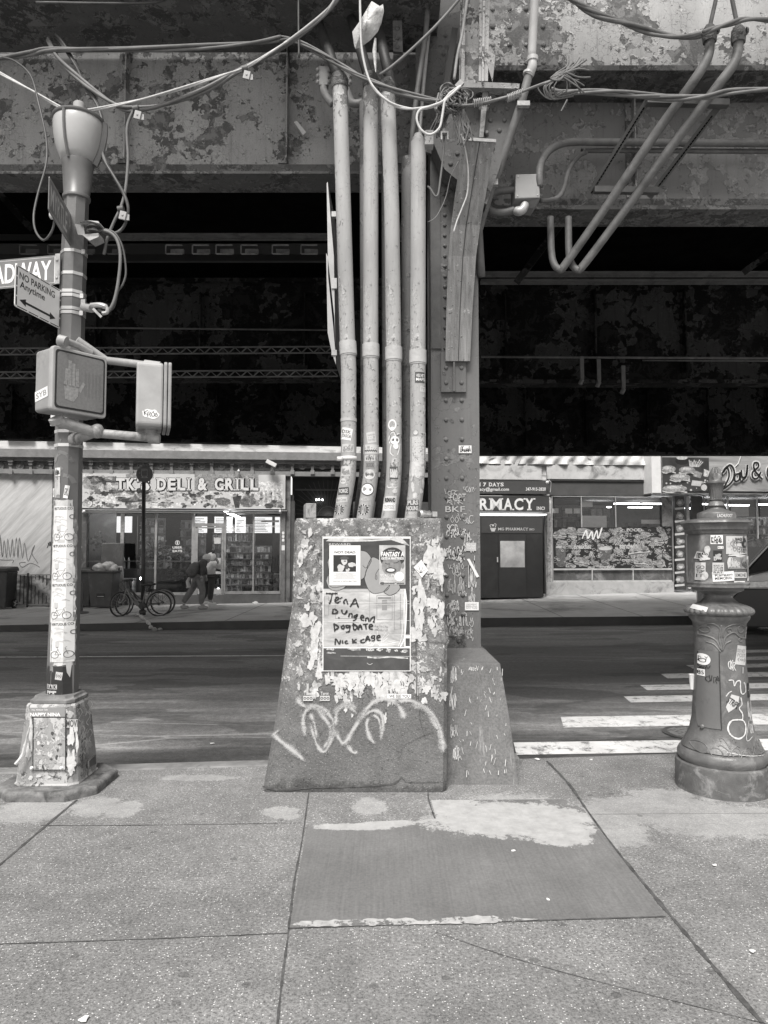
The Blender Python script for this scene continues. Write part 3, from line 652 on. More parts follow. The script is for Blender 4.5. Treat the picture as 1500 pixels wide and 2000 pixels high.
# spray tag: soft speckled strokes
def spray_mat(name, c, dens):
    q = NT(name); q.b.inputs['Base Color'].default_value = g3(c); q.b.inputs['Roughness'].default_value = .7
    q.l(q.ramp(q.noise(170, 2, .6), dens, dens + .08), q.b.inputs['Alpha']); MATS[name] = q.m; return q.m
q = NT('spray_paint'); q.b.inputs['Base Color'].default_value = g3(.5); q.b.inputs['Roughness'].default_value = .7; at_ = q.n('ShaderNodeAttribute', attribute_name='w').outputs['Fac']
q.l(q.ramp(q.math('ADD', at_, q.math('ADD', q.math('MULTIPLY', q.math('SUBTRACT', q.noise(260, 2, .6), .5), 1.3), q.math('MULTIPLY', q.math('SUBTRACT', q.noise(14, 5, .7), .5), .9))), .36, .9, 0, .8), q.b.inputs['Alpha']); SPRM = q.m
TAG = [([(575, 1360), (592, 1378), (612, 1382), (625, 1388), (638, 1408), (655, 1432), (672, 1452), (690, 1425), (712, 1392), (728, 1372), (748, 1365), (768, 1368), (782, 1385), (793, 1408)], 1.0),
       ([(596, 1388), (592, 1410), (597, 1440)], .8), ([(604, 1388), (614, 1415), (620, 1450)], .7), ([(648, 1415), (642, 1445), (630, 1465)], .7), ([(655, 1400), (660, 1382), (680, 1375), (700, 1388)], .9),
       ([(720, 1398), (716, 1415), (722, 1440), (735, 1455)], .8), ([(725, 1395), (740, 1405), (745, 1440)], .6), ([(800, 1372), (830, 1385), (850, 1412), (862, 1445), (867, 1475)], 1.1),
       ([(533, 1430), (545, 1445), (575, 1468), (600, 1490)], 1.0), ([(675, 1450), (690, 1470), (700, 1465)], .7), ([(534, 1428), (540, 1436)], 3), ([(598, 1445), (592, 1402), (608, 1380), (630, 1384), (650, 1408), (648, 1440), (634, 1468), (618, 1452), (604, 1405)], .8), ([(700, 1410), (722, 1390), (742, 1392), (748, 1415), (742, 1450)], .75), ([(655, 1425), (658, 1392), (676, 1378), (700, 1396)], .8), ([(770, 1372), (800, 1368), (838, 1388), (860, 1425), (868, 1480)], .8)]
a_ = ART(.0085)
for pts, k in TAG: a_.soft(pts, 20 * min(k, 1.6))
o = a_.build('spray_tag', SPRM, pier); at = o.data.attributes.new('w', 'FLOAT', 'POINT'); at.data.foreach_set('value', a_.att)
# ---- posters
PO = lambda x, y: (620 + x * .15, 1030 + y * .15)
POSTD = plain('poster_dark', .045, .45, var=.35, sc=9, grime=.07)
poster = ART(.010); poster.rect(630, 802, 1311, 1048, 10, 14)
q = NT('poster_photo'); f1 = q.noise(1, 5, .7, .5, q.scale((4, 1, 14))); q.col(q.ramp(f1, .3, .7, .22, .58)); q.b.inputs['Roughness'].default_value = .4; PPH = q.m
po = poster.build('poster', WHITE, pier, label='large torn film poster with handwritten words, pasted on the pier')
a_ = ART(.0108)
for (x0, x1, y0, y1) in [(631.5, 800.5, 1150, 1052), (631.5, 800.5, 1309.5, 1266)]: a_.rect(x0, x1, y0, y1, 6, 4)
a_.rect(792, 800.5, 1262, 1150, 1, 6); a_.build('dark_print', POSTD, po)
a_ = ART(.0108); a_.rect(631.5, 790, 1264, 1150, 8, 8); a_.build('photo_print', PPH, po)
a_ = ART(.0112)
for (x0, x1, y0, y1, c) in [(655, 722, 1208, 1156, 0), (736, 766, 1210, 1163, 0), (634, 642, 1202, 1165, 0), (660, 700, 1222, 1216, 0), (770, 782, 1230, 1160, 0)]: a_.line([(x0, y0), (x0, y1), (x1, y1), (x1, y0), (x0, y0)], 1.2, False)
a_.rect(738, 764, 1170, 1166); a_.rect(738, 764, 1182, 1180); a_.rect(746, 756, 1192, 1172); a_.rect(632, 692, 1247, 1241)
a_.build('window_print', GREY, po)
a_ = ART(.0113)
for k in range(26):
    q_ = R(180 + k * 7.2); a_.line([(735 + 6 * math.cos(q_), 1262 + 5 * math.sin(q_)), (735 + rnd.uniform(25, 55) * math.cos(q_), 1262 + rnd.uniform(14, 30) * math.sin(q_))], .5, False)
for y in (1175, 1180, 1213, 1240): a_.line([(640, y), (700, y + 2), (800, y - 1)], .5)
a_.line([(791, 1150), (794, 1180), (791, 1240), (782, 1263)], 2); a_.line([(787, 1165), (789, 1180), (785, 1240), (778, 1262)], .8)
a_.build('light_streaks', WHITE, po)
# white torn upper strip and edge
a_ = ART(.0114); a_.poly([PO(110, 180), PO(160, 140), PO(420, 140), PO(700, 160), PO(920, 150), PO(960, 165), PO(700, 182), PO(330, 190)]); a_.poly([PO(920, 150), PO(1000, 120), PO(1090, 130), PO(1200, 240), PO(1140, 225)])
for (x0, y0, x1, y1) in [(120, 1570, 235, 1600), (105, 1620, 255, 1648), (390, 1565, 560, 1605), (630, 1570, 740, 1612), (770, 1570, 845, 1612), (890, 1580, 960, 1625), (1000, 1590, 1050, 1620), (1080, 1590, 1170, 1630)]:
    cx, cy = PO((x0 + x1) / 2, (y0 + y1) / 2); scrap(a_, cx, cy, (x1 - x0) * .075, (y1 - y0) * .075, 14, .3)
a_.line([PO(300, 1675), PO(700, 1678), PO(1200, 1680)], .7); a_.line([PO(650, 1690), PO(780, 1700), PO(950, 1690), PO(1180, 1705)], 2.2, jit=.6); a_.line([PO(645, 1765), PO(680, 1787), PO(718, 1770)], .8)
a_.text('REWARD', *[PO(150, 0)[0], PO(430, 0)[0]], PO(0, 232)[1], PO(0, 208)[1], .01)
a_.build('white_tear', TORN, po)
a_ = ART(.0118); a_.text('BROOKLYN', PO(112, 0)[0], PO(250, 0)[0], PO(0, 1644)[1], PO(0, 1625)[1], .02)
a_.text('Summer', PO(400, 0)[0], PO(555, 0)[0], PO(0, 1602)[1], PO(0, 1572)[1]); a_.text('July 4', PO(640, 0)[0], PO(840, 0)[0], PO(0, 1608)[1], PO(0, 1572)[1]); a_.text('So  u  Tw', PO(895, 0)[0], PO(1165, 0)[0], PO(0, 1622)[1], PO(0, 1590)[1]); a_.text('IOI', PO(135, 0)[0], PO(225, 0)[0], PO(0, 1598)[1], PO(0, 1570)[1])
a_.build('lettering', BLACK, po)
# grey cloud shapes with black outline
CL = [[(560, 300), (640, 320), (690, 380), (700, 440), (660, 520), (630, 570), (620, 640), (570, 680), (560, 500)], [(130, 450), (160, 390), (160, 760), (370, 760), (330, 800), (240, 828), (150, 790), (115, 700), (130, 640), (150, 600)],
      [(700, 400), (730, 388), (800, 420), (840, 480), (900, 640), (940, 740), (900, 820), (760, 862), (680, 830), (640, 760), (612, 660), (640, 560), (660, 480)], [(860, 840), (940, 750), (1010, 680), (1060, 740), (1075, 790), (1030, 850), (950, 885), (900, 870)]]
a_ = ART(.0116)
for c in CL: a_.poly([PO(*p) for p in c])
a_.build('cloud_print', plain('cloud_grey', .28, .45, var=.08), po)
a_ = ART(.0120)
for c in CL: a_.line([PO(*p) for p in c[:] + [c[0]]], .9, jit=.3)
a_.line([PO(800, 540), PO(760, 610), PO(755, 670), PO(775, 670), PO(770, 620)], .9); a_.line([PO(590, 495), PO(630, 530), PO(660, 490)], .9)
a_.build('cloud_outline', BLACK, po)
# flyer NOT DEAD
fl = ART(.0135); fl.rect(PO(155, 0)[0], PO(560, 0)[0], PO(0, 755)[1], PO(0, 235)[1], 3, 4); fl.build('flyer', WHITE, po)
a_ = ART(.0139); X = lambda v: PO(v, 0)[0]; Yp = lambda v: PO(0, v)[1]
a_.text('NOT DEAD', X(222), X(495), Yp(340), Yp(308), .03); a_.rect(X(207), X(503), Yp(578), Yp(360), 2, 2); a_.text('FANTASY A GETS A MATTRESS', X(207), X(515), Yp(708), Yp(694), .01)
for k in range(7): a_.line([(X(210 + 30 * (k % 3 == 1)), Yp(598 + k * 12)), (X(500 - 30 * (k % 3 == 1)), Yp(598 + k * 12))], .35, False)
a_.build('flyer_print', BLACK, po)
a_ = ART(.0143); scrap(a_, X(350), Yp(440), 6, 7, 12, .1); scrap(a_, X(305), Yp(530), 7, 8, 12, .25); scrap(a_, X(445), Yp(490), 8, 5, 12, .3); scrap(a_, X(395), Yp(550), 4, 5, 12, .3); a_.build('flyer_figure', PALE, po)
a_ = ART(.0146); scrap(a_, X(350), Yp(400), 8.5, 3.6, 12, .1); a_.disc(X(358), Yp(440), 2.4, 1.2); scrap(a_, X(385), Yp(510), 4, 5, 9, .3); a_.build('flyer_hat', DARK, po)
# small film poster with a face (generic)
fp = ART(.0135); fp.rect(X(805), X(1145), Yp(745), Yp(232), 3, 4); fp.build('film_flyer', plain('pale_print2', .42, .5, var=.25, sc=14), po)
a_ = ART(.0139); a_.disc(X(975), Yp(400), 24, 21, 24); a_.build('film_hair', plain('hair_print', .03, .5), po)
a_ = ART(.0142); a_.disc(X(965), Yp(500), 19, 21, 24); a_.disc(X(1110), Yp(500), 3, 6); a_.build('film_face', plain('face_print', .2, .5, var=.3, sc=30), po)
a_ = ART(.0146); a_.disc(X(955), Yp(560), 11, 5.5); a_.line([(X(880), Yp(465)), (X(915), Yp(478)), (X(940), Yp(470))], 1.6); a_.line([(X(990), Yp(465)), (X(1030), Yp(460)), (X(1065), Yp(440))], 1.6); a_.line([(X(940), Yp(480)), (X(930), Yp(515)), (X(965), Yp(520))], .9); a_.build('film_features', plain('feature_print', .06, .5), po)
a_ = ART(.015); a_.disc(X(955), Yp(556), 7.5, 3); a_.text('FANTASY A', X(830), X(1130), Yp(380), Yp(318), .04); a_.text('GETS A MATTRESS', X(830), X(1125), Yp(420), Yp(388), .03); a_.text('presented', X(920), X(1010), Yp(304), Yp(293), .02)
a_.text('NYC AUG 4 8PM', X(820), X(1000), Yp(642), Yp(605), .01); a_.disc(X(1065), Yp(640), 9.5); a_.text('EVENT INFO SOON', X(815), X(1010), Yp(690), Yp(655), .0); a_.build('film_lettering', WHITE, po)
a_ = ART(.0155); a_.text('@oooo*ooo', X(815), X(1130), Yp(742), Yp(712), .03); a_.build('laurels', BLACK, po)
# marker handwriting
HW = [[(110, 860), (180, 862), (262, 860)], [(190, 862), (180, 930), (155, 1000)], [(240, 960), (275, 930), (265, 905), (240, 925), (230, 960), (255, 985), (300, 960)], [(290, 930), (325, 910)], [(350, 1000), (345, 960), (375, 940), (390, 990), (400, 1000)],
      [(425, 1035), (460, 980), (490, 930), (510, 980), (535, 1045)], [(450, 1000), (525, 990)],
      [(205, 1060), (195, 1130)], [(190, 1120), (240, 1120), (265, 1095), (215, 1060)], [(280, 1170), (278, 1185)], [(315, 1070), (325, 1115), (360, 1125), (385, 1080), (370, 1130)], [(405, 1170), (420, 1125), (450, 1130), (450, 1175)], [(520, 1140), (485, 1150), (480, 1175), (510, 1160), (520, 1130), (495, 1200), (460, 1215)],
      [(560, 1180), (600, 1170), (590, 1145), (565, 1160), (570, 1200), (605, 1210)], [(625, 1225), (635, 1180), (665, 1190), (670, 1230)], [(690, 1225), (700, 1190), (745, 1165), (730, 1240)],
      [(215, 1250), (225, 1360)], [(215, 1255), (275, 1300), (220, 1340)], [(335, 1275), (310, 1300), (335, 1325), (350, 1290), (330, 1275)], [(420, 1280), (380, 1275), (375, 1305), (410, 1300), (420, 1275), (415, 1350), (370, 1365)], [(465, 1245), (475, 1335), (520, 1300), (465, 1255)], [(530, 1335), (555, 1265), (580, 1330)], [(545, 1305), (575, 1300)], [(590, 1265), (660, 1255)], [(625, 1260), (635, 1330)], [(670, 1300), (715, 1285), (700, 1260), (675, 1280), (680, 1320), (720, 1325)],
      [(230, 1530), (240, 1450), (285, 1520), (300, 1465)], [(325, 1470), (330, 1515)], [(390, 1475), (360, 1490), (375, 1515), (400, 1505)], [(455, 1450), (465, 1510)], [(510, 1455), (465, 1485), (510, 1500)], [(610, 1455), (565, 1475), (575, 1500), (620, 1495)], [(625, 1490), (655, 1420), (685, 1480)], [(640, 1460), (680, 1455)], [(745, 1410), (710, 1415), (710, 1445), (740, 1435), (745, 1405), (740, 1470), (705, 1475)], [(770, 1440), (815, 1430), (800, 1405), (775, 1425), (780, 1465), (825, 1470)]]
a_ = ART(.0142)
for s_ in HW: a_.line([PO(*p) for p in s_], 2.9, jit=.45)
a_.build('handwriting', BLACK, po)
a_ = ART(.0143)
for k, (x0, y0) in enumerate([(745, 1275), (750, 1320)]): a_.scrawl(X(x0), X(x0 + 170), Yp(y0 + 28), Yp(y0), .4, 9)
a_.build('small_writing', GREY, po)
# sticker diamonds beside the poster and little row stickers
a_ = ART(.009); a_.poly([(823, 1093), (836, 1114), (824, 1128), (808, 1108)]); a_.build('sticker', WHITE, pier)
a_ = ART(.0094)
for k in range(6): a_.line([(822, 1119), (822 + 9 * math.cos(k * 1.05), 1112 + 8 * math.sin(k * 1.05))], .7, jit=.5)
a_.build('sticker_print', BLACK, pier)
for i, x in enumerate((592, 625)):
    a_ = ART(.0092); a_.rect(x, x + 19, 1369, 1359); a_.text('Tarot' if i else 'Tues', x + 1, x + 17, 1358, 1351, .02); s0 = a_.build('sticker', PALE, pier)
    a_ = ART(.0096); [a_.ring(x + 3.5 + 6 * k, 1364, 1.4, 2.6) for k in range(3)]; a_.build('print', BLACK, s0)
a_ = ART(.0095); a_.rect(757, 803, 1364, 1356); a_.build('sticker', WHITE, pier); a_ = ART(.0099); a_.text('WE SEE YOU', 760, 800, 1363, 1357, .02); a_.build('print', BLACK, pier)
# brick and crushed can on the pier
mb = MB(); c = W(605, 1003, 5.12); c.z = PTOP + .052; mb.obox(c, (.036, .008, 0), (-.02, .11, 0), (0, 0, .052))
build('brick', mb, plain('brick_concrete', .3, .85, var=.3, sc=20, grime=.12, bump=.5), label='rough concrete brick standing on the left corner of the pier', cat='brick', bevel=.004)
can = empty('drink_can', W(832, 1013, 5.08), 'crushed silver drink can lying on the pier top by the fourth pipe', 'can')
AL = plain('aluminium', .6, .25, metal=.8, var=.2, sc=20)
c = W(829, 1006, 5.1); c.z = PTOP + .03; ax = Vector((.85, .45, 0)).normalized()
mb = MB(); pts = [c + ax * t for t in (-.045, -.042, -.02, 0, .02, .04, .05)]; mb.tube(pts, [.024, .031, .033, .030, .024, .031, .02], 16); build('body', mb, AL, can, smooth=True)
mb = MB(); mb.tube([c - ax * .047, c - ax * .0455], .023, 16); build('lid', mb, plain('can_lid', .25, .3, metal=.8), can)
mb = MB(); mb.obox(c + ax * .075, ax * .02, (0, 0, .018), (.01, -.01, .004)); build('torn_flap', mb, AL, can)

# ================================================================ column footing and steel column
q = NT('footing_concrete'); big = q.noise(4, 7, .7, .5); fine = q.noise(70, 4, .7)
b = q.math('MULTIPLY', q.ramp(big, .3, .7, .10, .17), q.ramp(fine, .3, .7, .7, 1.3)); strk = q.ramp(q.noise(1, 6, .7, .3, q.scale((18, 6, 1.5))), .62, .7)
b = q.mix(q.math('MULTIPLY', strk, .5), b, .42); b = q.mix(q.math('MULTIPLY', q.ramp(q.noise(22, 7, .8), .66, .69), .5), b, .5)
q.col(b); q.b.inputs['Roughness'].default_value = .85; q.bump(q.math('ADD', fine, big), .6, .006)
mb = MB()
def frow(py, xl, xr, Y, z=None):
    a, b_ = W(xl, py, Y), W(xr, py, Y)
    if z is not None: a.z = b_.z = z
    return a, b_
b0 = frow(1523, 868, 1014, 4.99, -.02); m1 = frow(1400, 868, 995, 5.1); t0 = frow(1296, 868, 977, 5.2)
tb = (W(868, 1266, 5.78), W(942, 1266, 5.78)); ztp = tb[0].z
lv = [b0, m1, t0]
vs = []
for (a, b_) in lv: vs += [a, b_, Vector((b_.x + .0, 6.3, b_.z)), Vector((a.x, 6.3, a.z))]
k0 = [tb[0], tb[1], Vector((tb[1].x, 6.2, ztp)), Vector((tb[0].x, 6.2, ztp))]
vs += k0; fs = [(j * 4 + k, j * 4 + (k + 1) % 4, j * 4 + 4 + (k + 1) % 4, j * 4 + 4 + k) for j in range(3) for k in range(4)] + [(12, 13, 14, 15), (3, 2, 1, 0)]
mb.add(vs, fs); ft = build('column_footing', mb, q.m, label='tapered concrete footing under the riveted steel column, right of the pier', cat='footing', bevel=.005)
SFt = lambda px, py, h=0: W(px, py, interp([(1296, 5.2), (1400, 5.1), (1523, 4.99)], py) - h - .002)
SCR = plain('scratch_white', .55, .7, var=.2)
a_ = Art(SFt, .003); rg = random.Random(5)
for k in range(60): x, y = rg.uniform(880, 990), rg.uniform(1300, 1510); a_.line([(x, y), (x + rg.uniform(-4, 4), y + rg.uniform(3, 14))], rg.uniform(.4, 1.1), jit=.5)
for (x0, x1, y0, y1) in [(880, 892, 1330, 1300), (878, 890, 1390, 1345), (880, 892, 1440, 1420), (915, 935, 1310, 1300), (884, 896, 1480, 1450)]: a_.scrawl(x0, x1, y0, y1, .8, 4, rg)
a_.build('graffiti', SCR, ft)

PCOL = peel('column_paint', .16, .09, .2, sc=2.2, thr=.66, thr2=.55, spots=.35, flake=.6)
YC = 5.8
col = empty('steel_column', (W(890, 1266, YC).x, YC, ztp), 'riveted grey steel column covered in scratched tags, standing behind the four pipes', 'column')
XL, XR = W(843, 1100, YC).x, W(938, 1100, YC).x
mb = MB(); mb.box(XL, XR, YC, YC + .02, ztp, 6.6); mb.box(XL + .01, XL + .03, YC + .021, YC + .42, ztp, 6.6); mb.box(XR - .03, XR - .01, YC + .021, YC + .42, ztp, 6.6); mb.box(XL, XR, YC + .421, YC + .44, ztp, 6.6)
build('shaft', mb, PCOL, col)
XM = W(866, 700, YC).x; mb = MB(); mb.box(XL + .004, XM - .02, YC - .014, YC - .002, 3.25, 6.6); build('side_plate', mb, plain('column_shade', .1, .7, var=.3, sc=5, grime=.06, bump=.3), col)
zc = lambda py: W(890, py, YC).z; xc = lambda px: W(px, 1000, YC).x
mb = MB()
for py in list(range(782, 1260, 38)):
    for px in (872, 903): mb.dome((xc(px), YC, zc(py)), .0185, (0, -1, 0), .75, 10)
py = 300
while py < 700: mb.dome((xc(871), YC - .002, zc(py)), .016, (0, -1, 0), .7, 8); py += 20
build('rivet_row', mb, PCOL, col, smooth=True)
mb = MB(); mb.box(xc(862), xc(911), YC - .03, YC - .002, zc(767), zc(690)); mb.box(xc(885), xc(889), YC - .055, YC - .031, zc(767), zc(690))
for py in (720, 749):
    for px in (872, 902): mb.dome((xc(px), YC - .03, zc(py)), .018, (0, -1, 0))
build('splice_plate', mb, PCOL, col)
mb = MB(); mb.box(xc(868), xc(906), YC - .016, YC - .002, zc(1266), zc(1242)); mb.dome((xc(894), YC - .016, zc(1250)), .02, (0, -1, 0)); build('base_cleat', mb, FLG, col)
# gusset / bearing at the head of the column
GUS = peel('gusset_paint', .13, .05, .1, sc=2.5, thr=.56, thr2=.5, spots=.5)
YG = 5.55
def wq(px, py, Y=YG): return W(px, py, Y)
mb = MB(); mb.prism([wq(845, 275), wq(858, 180), wq(900, 172), wq(1012, 172), wq(1000, 250), wq(975, 330), wq(950, 400), wq(868, 330)], (0, .2, 0)); 
rg = random.Random(3)
for (px, py) in [(925, 180), (945, 188), (980, 185), (966, 215), (990, 212), (958, 235), (950, 262), (975, 255), (880, 215), (868, 240), (893, 300), (880, 320), (915, 240), (905, 215), (962, 290), (950, 320), (985, 235)]: mb.dome(wq(px, py), .02, (0, -1, 0))
build('gusset', mb, GUS, col)
mb = MB(); mb.prism([wq(895, 158, 5.4), wq(1015, 163, 5.4), wq(1015, 173, 5.4), wq(895, 170, 5.4)], (0, .35, 0)); build('bearing_plate', mb, peel('bearing', .3, .08, .12, sc=3, thr=.52, spots=.5), col)
mb = MB(); mb.prism([wq(943, 176, 5.45), wq(954, 176, 5.45), wq(950, 215, 5.45), wq(944, 268, 5.45), wq(936, 268, 5.45), wq(940, 215, 5.45)], (0, .08, 0)); 
for py in (212, 259):
    for px in (939, 950): mb.dome(wq(px, py, 5.5), .02, (0, -1, 0))
build('tee_rib', mb, plain('rib_paint', .22, .7, var=.4, sc=12, grime=.08), col)
LITE = peel('pale_stiffener', .5, .22, .12, sc=3, thr=.6, thr2=.62, spots=.3)
mb = MB(); mb.prism([wq(900, -40, 5.5), wq(945, -40, 5.5), wq(940, 160, 5.5), wq(897, 158, 5.5)], (0, .02, 0)); mb.prism([wq(905, -40, 5.42), wq(910, -40, 5.42), wq(907, 158, 5.42), wq(900, 158, 5.42)], (0, .078, 0)); build('head_plate', mb, LITE, col)
mb = MB(); mb.prism([wq(937, -40, 5.40), wq(957, -40, 5.40), wq(953, 158, 5.40), wq(935, 158, 5.40)], (0, .02, 0)); mb.prism([wq(944, -40, 5.37), wq(948, -40, 5.37), wq(945, 158, 5.37), wq(941, 158, 5.37)], (0, .028, 0)); mb.prism([wq(950, 95, 5.39), wq(968, 108, 5.43), wq(962, 160, 5.43), wq(950, 120, 5.39)], (0, .01, 0)); build('head_angle', mb, LITE, col)
mb = MB(); mb.prism([wq(812, 45, 5.75), wq(905, 20, 5.75), wq(890, 160, 5.75), wq(858, 260, 5.75), wq(842, 300, 5.75), wq(812, 290, 5.75)], (0, .03, 0))
for k in range(6): mb.dome(wq(870 - k * 4, 70 + k * 36, 5.75), .018, (0, -1, 0)); mb.dome(wq(832 - k * 1, 75 + k * 38, 5.75), .018, (0, -1, 0))
build('side_gusset', mb, GUS, col)
mb = MB(); mb.bar(wq(888, 60, 5.6), wq(868, 190, 5.6), .07, .05); build('post', mb, plain('black_post', .02, .5), col)
# graffiti on the column
SCO = lambda px, py, h=0: W(px, py, YC - .004 - h)
rg = random.Random(11); a_ = Art(SCO, .003)
for (x0, x1, y0, y1, w, n) in [(868, 895, 968, 955, .8, 4), (872, 905, 985, 972, .9, 4), (880, 925, 1020, 1002, .9, 6), (872, 910, 1048, 1030, 1.6, 7), (905, 925, 1075, 1045, 1.4, 6), (872, 908, 1095, 1068, 1.8, 7), (874, 905, 1112, 1100, .7, 6), (882, 905, 1125, 1108, .7, 4), (915, 930, 1150, 1105, 1.1, 8), (895, 912, 1160, 1128, .9, 5), (875, 890, 1160, 1130, .7, 5), (878, 895, 1195, 1170, 1.3, 5),
                            (874, 900, 1222, 1196, 1.2, 7), (905, 925, 1225, 1200, .9, 4), (915, 928, 1180, 1160, .8, 5), (874, 890, 1250, 1236, .8, 4), (905, 930, 960, 948, .7, 5), (878, 900, 1240, 1225, .7, 9), (874, 925, 1250, 1228, .6, 16), (876, 922, 1246, 1232, .6, 14)]: a_.scrawl(x0, x1, y0, y1, w, n, rg)
a_.line([(872, 1188), (875, 1180), (885, 1178), (890, 1190), (878, 1196)], 1); a_.text('FOBT', 879, 910, 979, 964, -.005); a_.text('BKF', 870, 908, 1000, 989, -.005); a_.text('SCR', 873, 895, 1038, 1024, 0); a_.text('MAR', 871, 902, 1092, 1072, .0); a_.build('graffiti', SCR, col)
def tag_sticker(S, x0, x1, y0, y1, parent, txt=None, mat=WHITE, ink=BLACK, rot=0, h=.004, nx=4, name='sticker', scr=5, bold=.01, rg=random.Random(2)):
    a_ = Art(S, h); a_.rect(x0, x1, y0, y1, nx, 2, rot); s0 = a_.build(name, mat, parent); b_ = Art(S, h + .0006); m = .1
    xa, xb = x0 + (x1 - x0) * m, x1 - (x1 - x0) * m; ya, yb = y0 + (y1 - y0) * m * 1.5, y1 - (y1 - y0) * m * 1.5
    if txt:
        L = txt.split('\n')
        for i, t in enumerate(L): hgt = (yb - ya) / len(L); k = len(L) - 1 - i; b_.text(t, xa, xb, ya + k * hgt + .1 * hgt, ya + k * hgt + .9 * hgt, bold, rot)
    else:
        b_.scrawl(xa, xb, ya, yb, abs(y1 - y0) * .06, scr, rg)
        if abs(y0 - y1) > 14: b_.scrawl(xa, xb, ya, ya * .5 + yb * .5, abs(y1 - y0) * .05, scr, rg)
    b_.build('print', ink, s0 if not parent.parent else parent); return s0
tag_sticker(SCO, 896, 921, 885, 870, col); tag_sticker(SCO, 910, 930, 1076, 1060, col, 'The Good\nNeighbor', PALE, WHITE); tag_sticker(SCO, 908, 935, 1192, 1176, col, 'OKRABEAT\nBERLINA\nNYC TAPE', WHITE, GREY)
a_ = Art(SCO, .004); a_.poly([(912, 1092), (917, 1091), (936, 1126), (931, 1128)]); a_.build('sticker', WHITE, col)
# bent timber cable cover on the column face
q = NT('cover_plate'); f = q.noise(1, 6, .75, .4, q.scale((26, 10, 2.5))); b = q.ramp(f, .3, .7, .13, .34); b = q.mix(q.ramp(q.noise(14, 7, .8), .6, .66), b, .5); b = q.mix(q.ramp(q.noise(30, 5, .75), .62, .66), b, .05); q.col(b); q.bump(q.noise(60, 5, .8), .7, .005); q.b.inputs['Roughness'].default_value = .8; COVM = q.m
cv = empty('cable_cover', W(894, 705, 5.75), 'long bent grey cover trough leaning on the column front', 'cable cover')
lefts = [(705, 870, 5.74), (600, 872, 5.72), (500, 876, 5.68), (440, 881, 5.62), (380, 889, 5.52), (320, 898, 5.42), (274, 905, 5.34)]; rights = [(705, 918), (600, 923), (500, 930), (440, 938), (380, 949), (320, 959), (278, 967)]
fr, bk = [], []
for (py, x, Y), (py2, x2) in zip(lefts, rights): fr.append((W(x, py, Y), W(x2, py2, Y)))
mb = MB(); vs = []
for a, b_ in fr: vs += [a, b_, b_ + Vector((0, .04, 0)), a + Vector((0, .04, 0))]
fs = [(j * 4 + k, j * 4 + (k + 1) % 4, j * 4 + 4 + (k + 1) % 4, j * 4 + 4 + k) for j in range(6) for k in range(4)] + [(3, 2, 1, 0), (24, 25, 26, 27)]
mb.add(vs, fs); build('trough', mb, COVM, cv)
mb = MB()
for i in range(6): a = (fr[i][0] + fr[i][1]) / 2 + Vector((.005, -.001, 0)); b_ = (fr[i + 1][0] + fr[i + 1][1]) / 2 + Vector((.005, -.001, 0)); mb.bar(a, b_, .006, .006, (0, 1, 0))
build('seam', mb, plain('seam', .05, .8), cv)
mb = MB(); a, b_ = fr[-1]; mb.obox((a + b_) / 2 + Vector((0, .02, .008)), (b_ - a) / 2 * 1.05, (0, .03, 0), (0, 0, .012)); build('top_flange', mb, plain('pale_lip', .32, .6, var=.3, sc=20), cv)

# ================================================================ the four pipes
PIPE = peel('pipe_paint', .38, .2, .3, sc=4.5, thr=.64, thr2=.9, spots=.08, flake=.7, stretch=(1, 1, .6))
PD = [  # centre px by py, radius px
 ('first', [(168, 664), (650, 678), (700, 681), (880, 681), (905, 681), (930, 680), (960, 675), (1014, 666)], 5.2),
 ('second', [(168, 724.5), (650, 724), (700, 724.5), (880, 725), (905, 725), (930, 724), (960, 720), (1014, 711)], 5.22),
 ('third', [(180, 757), (400, 765), (690, 769), (880, 770), (905, 770), (930, 769), (960, 767), (1014, 759)], 5.2),
 ('fourth', [(278, 817), (690, 816), (880, 816), (905, 816), (930, 814), (960, 812), (1014, 805)], 5.18)]
RP = .0565; SPIPE = []; PIPES = []
COLL = plain('pipe_coupling', .42, .55, var=.12, sc=8, grime=.28)
for i, (nm, pts, Y) in enumerate(PD):
    lab = ['outermost left grey pipe rising from the pier, with round seal sticker at its foot', 'grey pipe second from the left on the pier, with a round white disc sticker', 'grey pipe third from the left, with the bubbly cartoon sticker', 'short grey pipe nearest the column, capped below the tangle of cables'][i]
    r_ = empty('riser_pipe', W(pts[-1][1], 1014, Y), lab, 'pipe', 'grey riser pipes on the pier')
    f = lambda py, pts=pts: interp(pts, py)
    P3 = [W(f(py), py, Y) for py in ([pts[0][0]] + [p for p in range(300, 900, 60)] + list(range(900, 1015, 8)) + [1019]) if py >= pts[0][0]]
    mb = MB(); mb.tube(P3, RP, 28, cap=True); build('tube', mb, PIPE, r_, smooth=True, auto=50)
    cy = [684, 686, 698, 697][i]; cy = [681, 686, 692, 698][i]
    mb = MB(); mb.tube([W(f(cy - 13), cy - 13, Y), W(f(cy + 12), cy + 12, Y)], RP + .007, 28); mb.tube([W(f(cy + 12), cy + 12, Y), W(f(cy + 15), cy + 15, Y)], RP + .003, 28); build('coupling', mb, COLL, r_, smooth=True, auto=40)
    def S(px, py, h=0, f=f, Y=Y, rpx=RP / Y * FPX):
        d = max(-.985, min(.985, (px - f(py)) / rpx)); a = math.asin(d); rr = RP + h
        p = W(f(py), py, Y); return p + Vector((math.sin(a) * rr, -math.cos(a) * rr, 0))
    SPIPE.append(S); PIPES.append(r_)
mb = MB(); c = W(817, 278, 5.18); mb.lathe(c, [(.045, -.01), (.045, .03), (.03, .045), (.03, .06)], 20); build('cap', mb, COLL, PIPES[3], smooth=True, auto=40)
mb = MB(); mb.box(c.x + .045, c.x + .11, c.y - .06, c.y + .02, c.z - .05, c.z + .06); build('junction_lug', mb, PIPE, PIPES[3], bevel=.004)
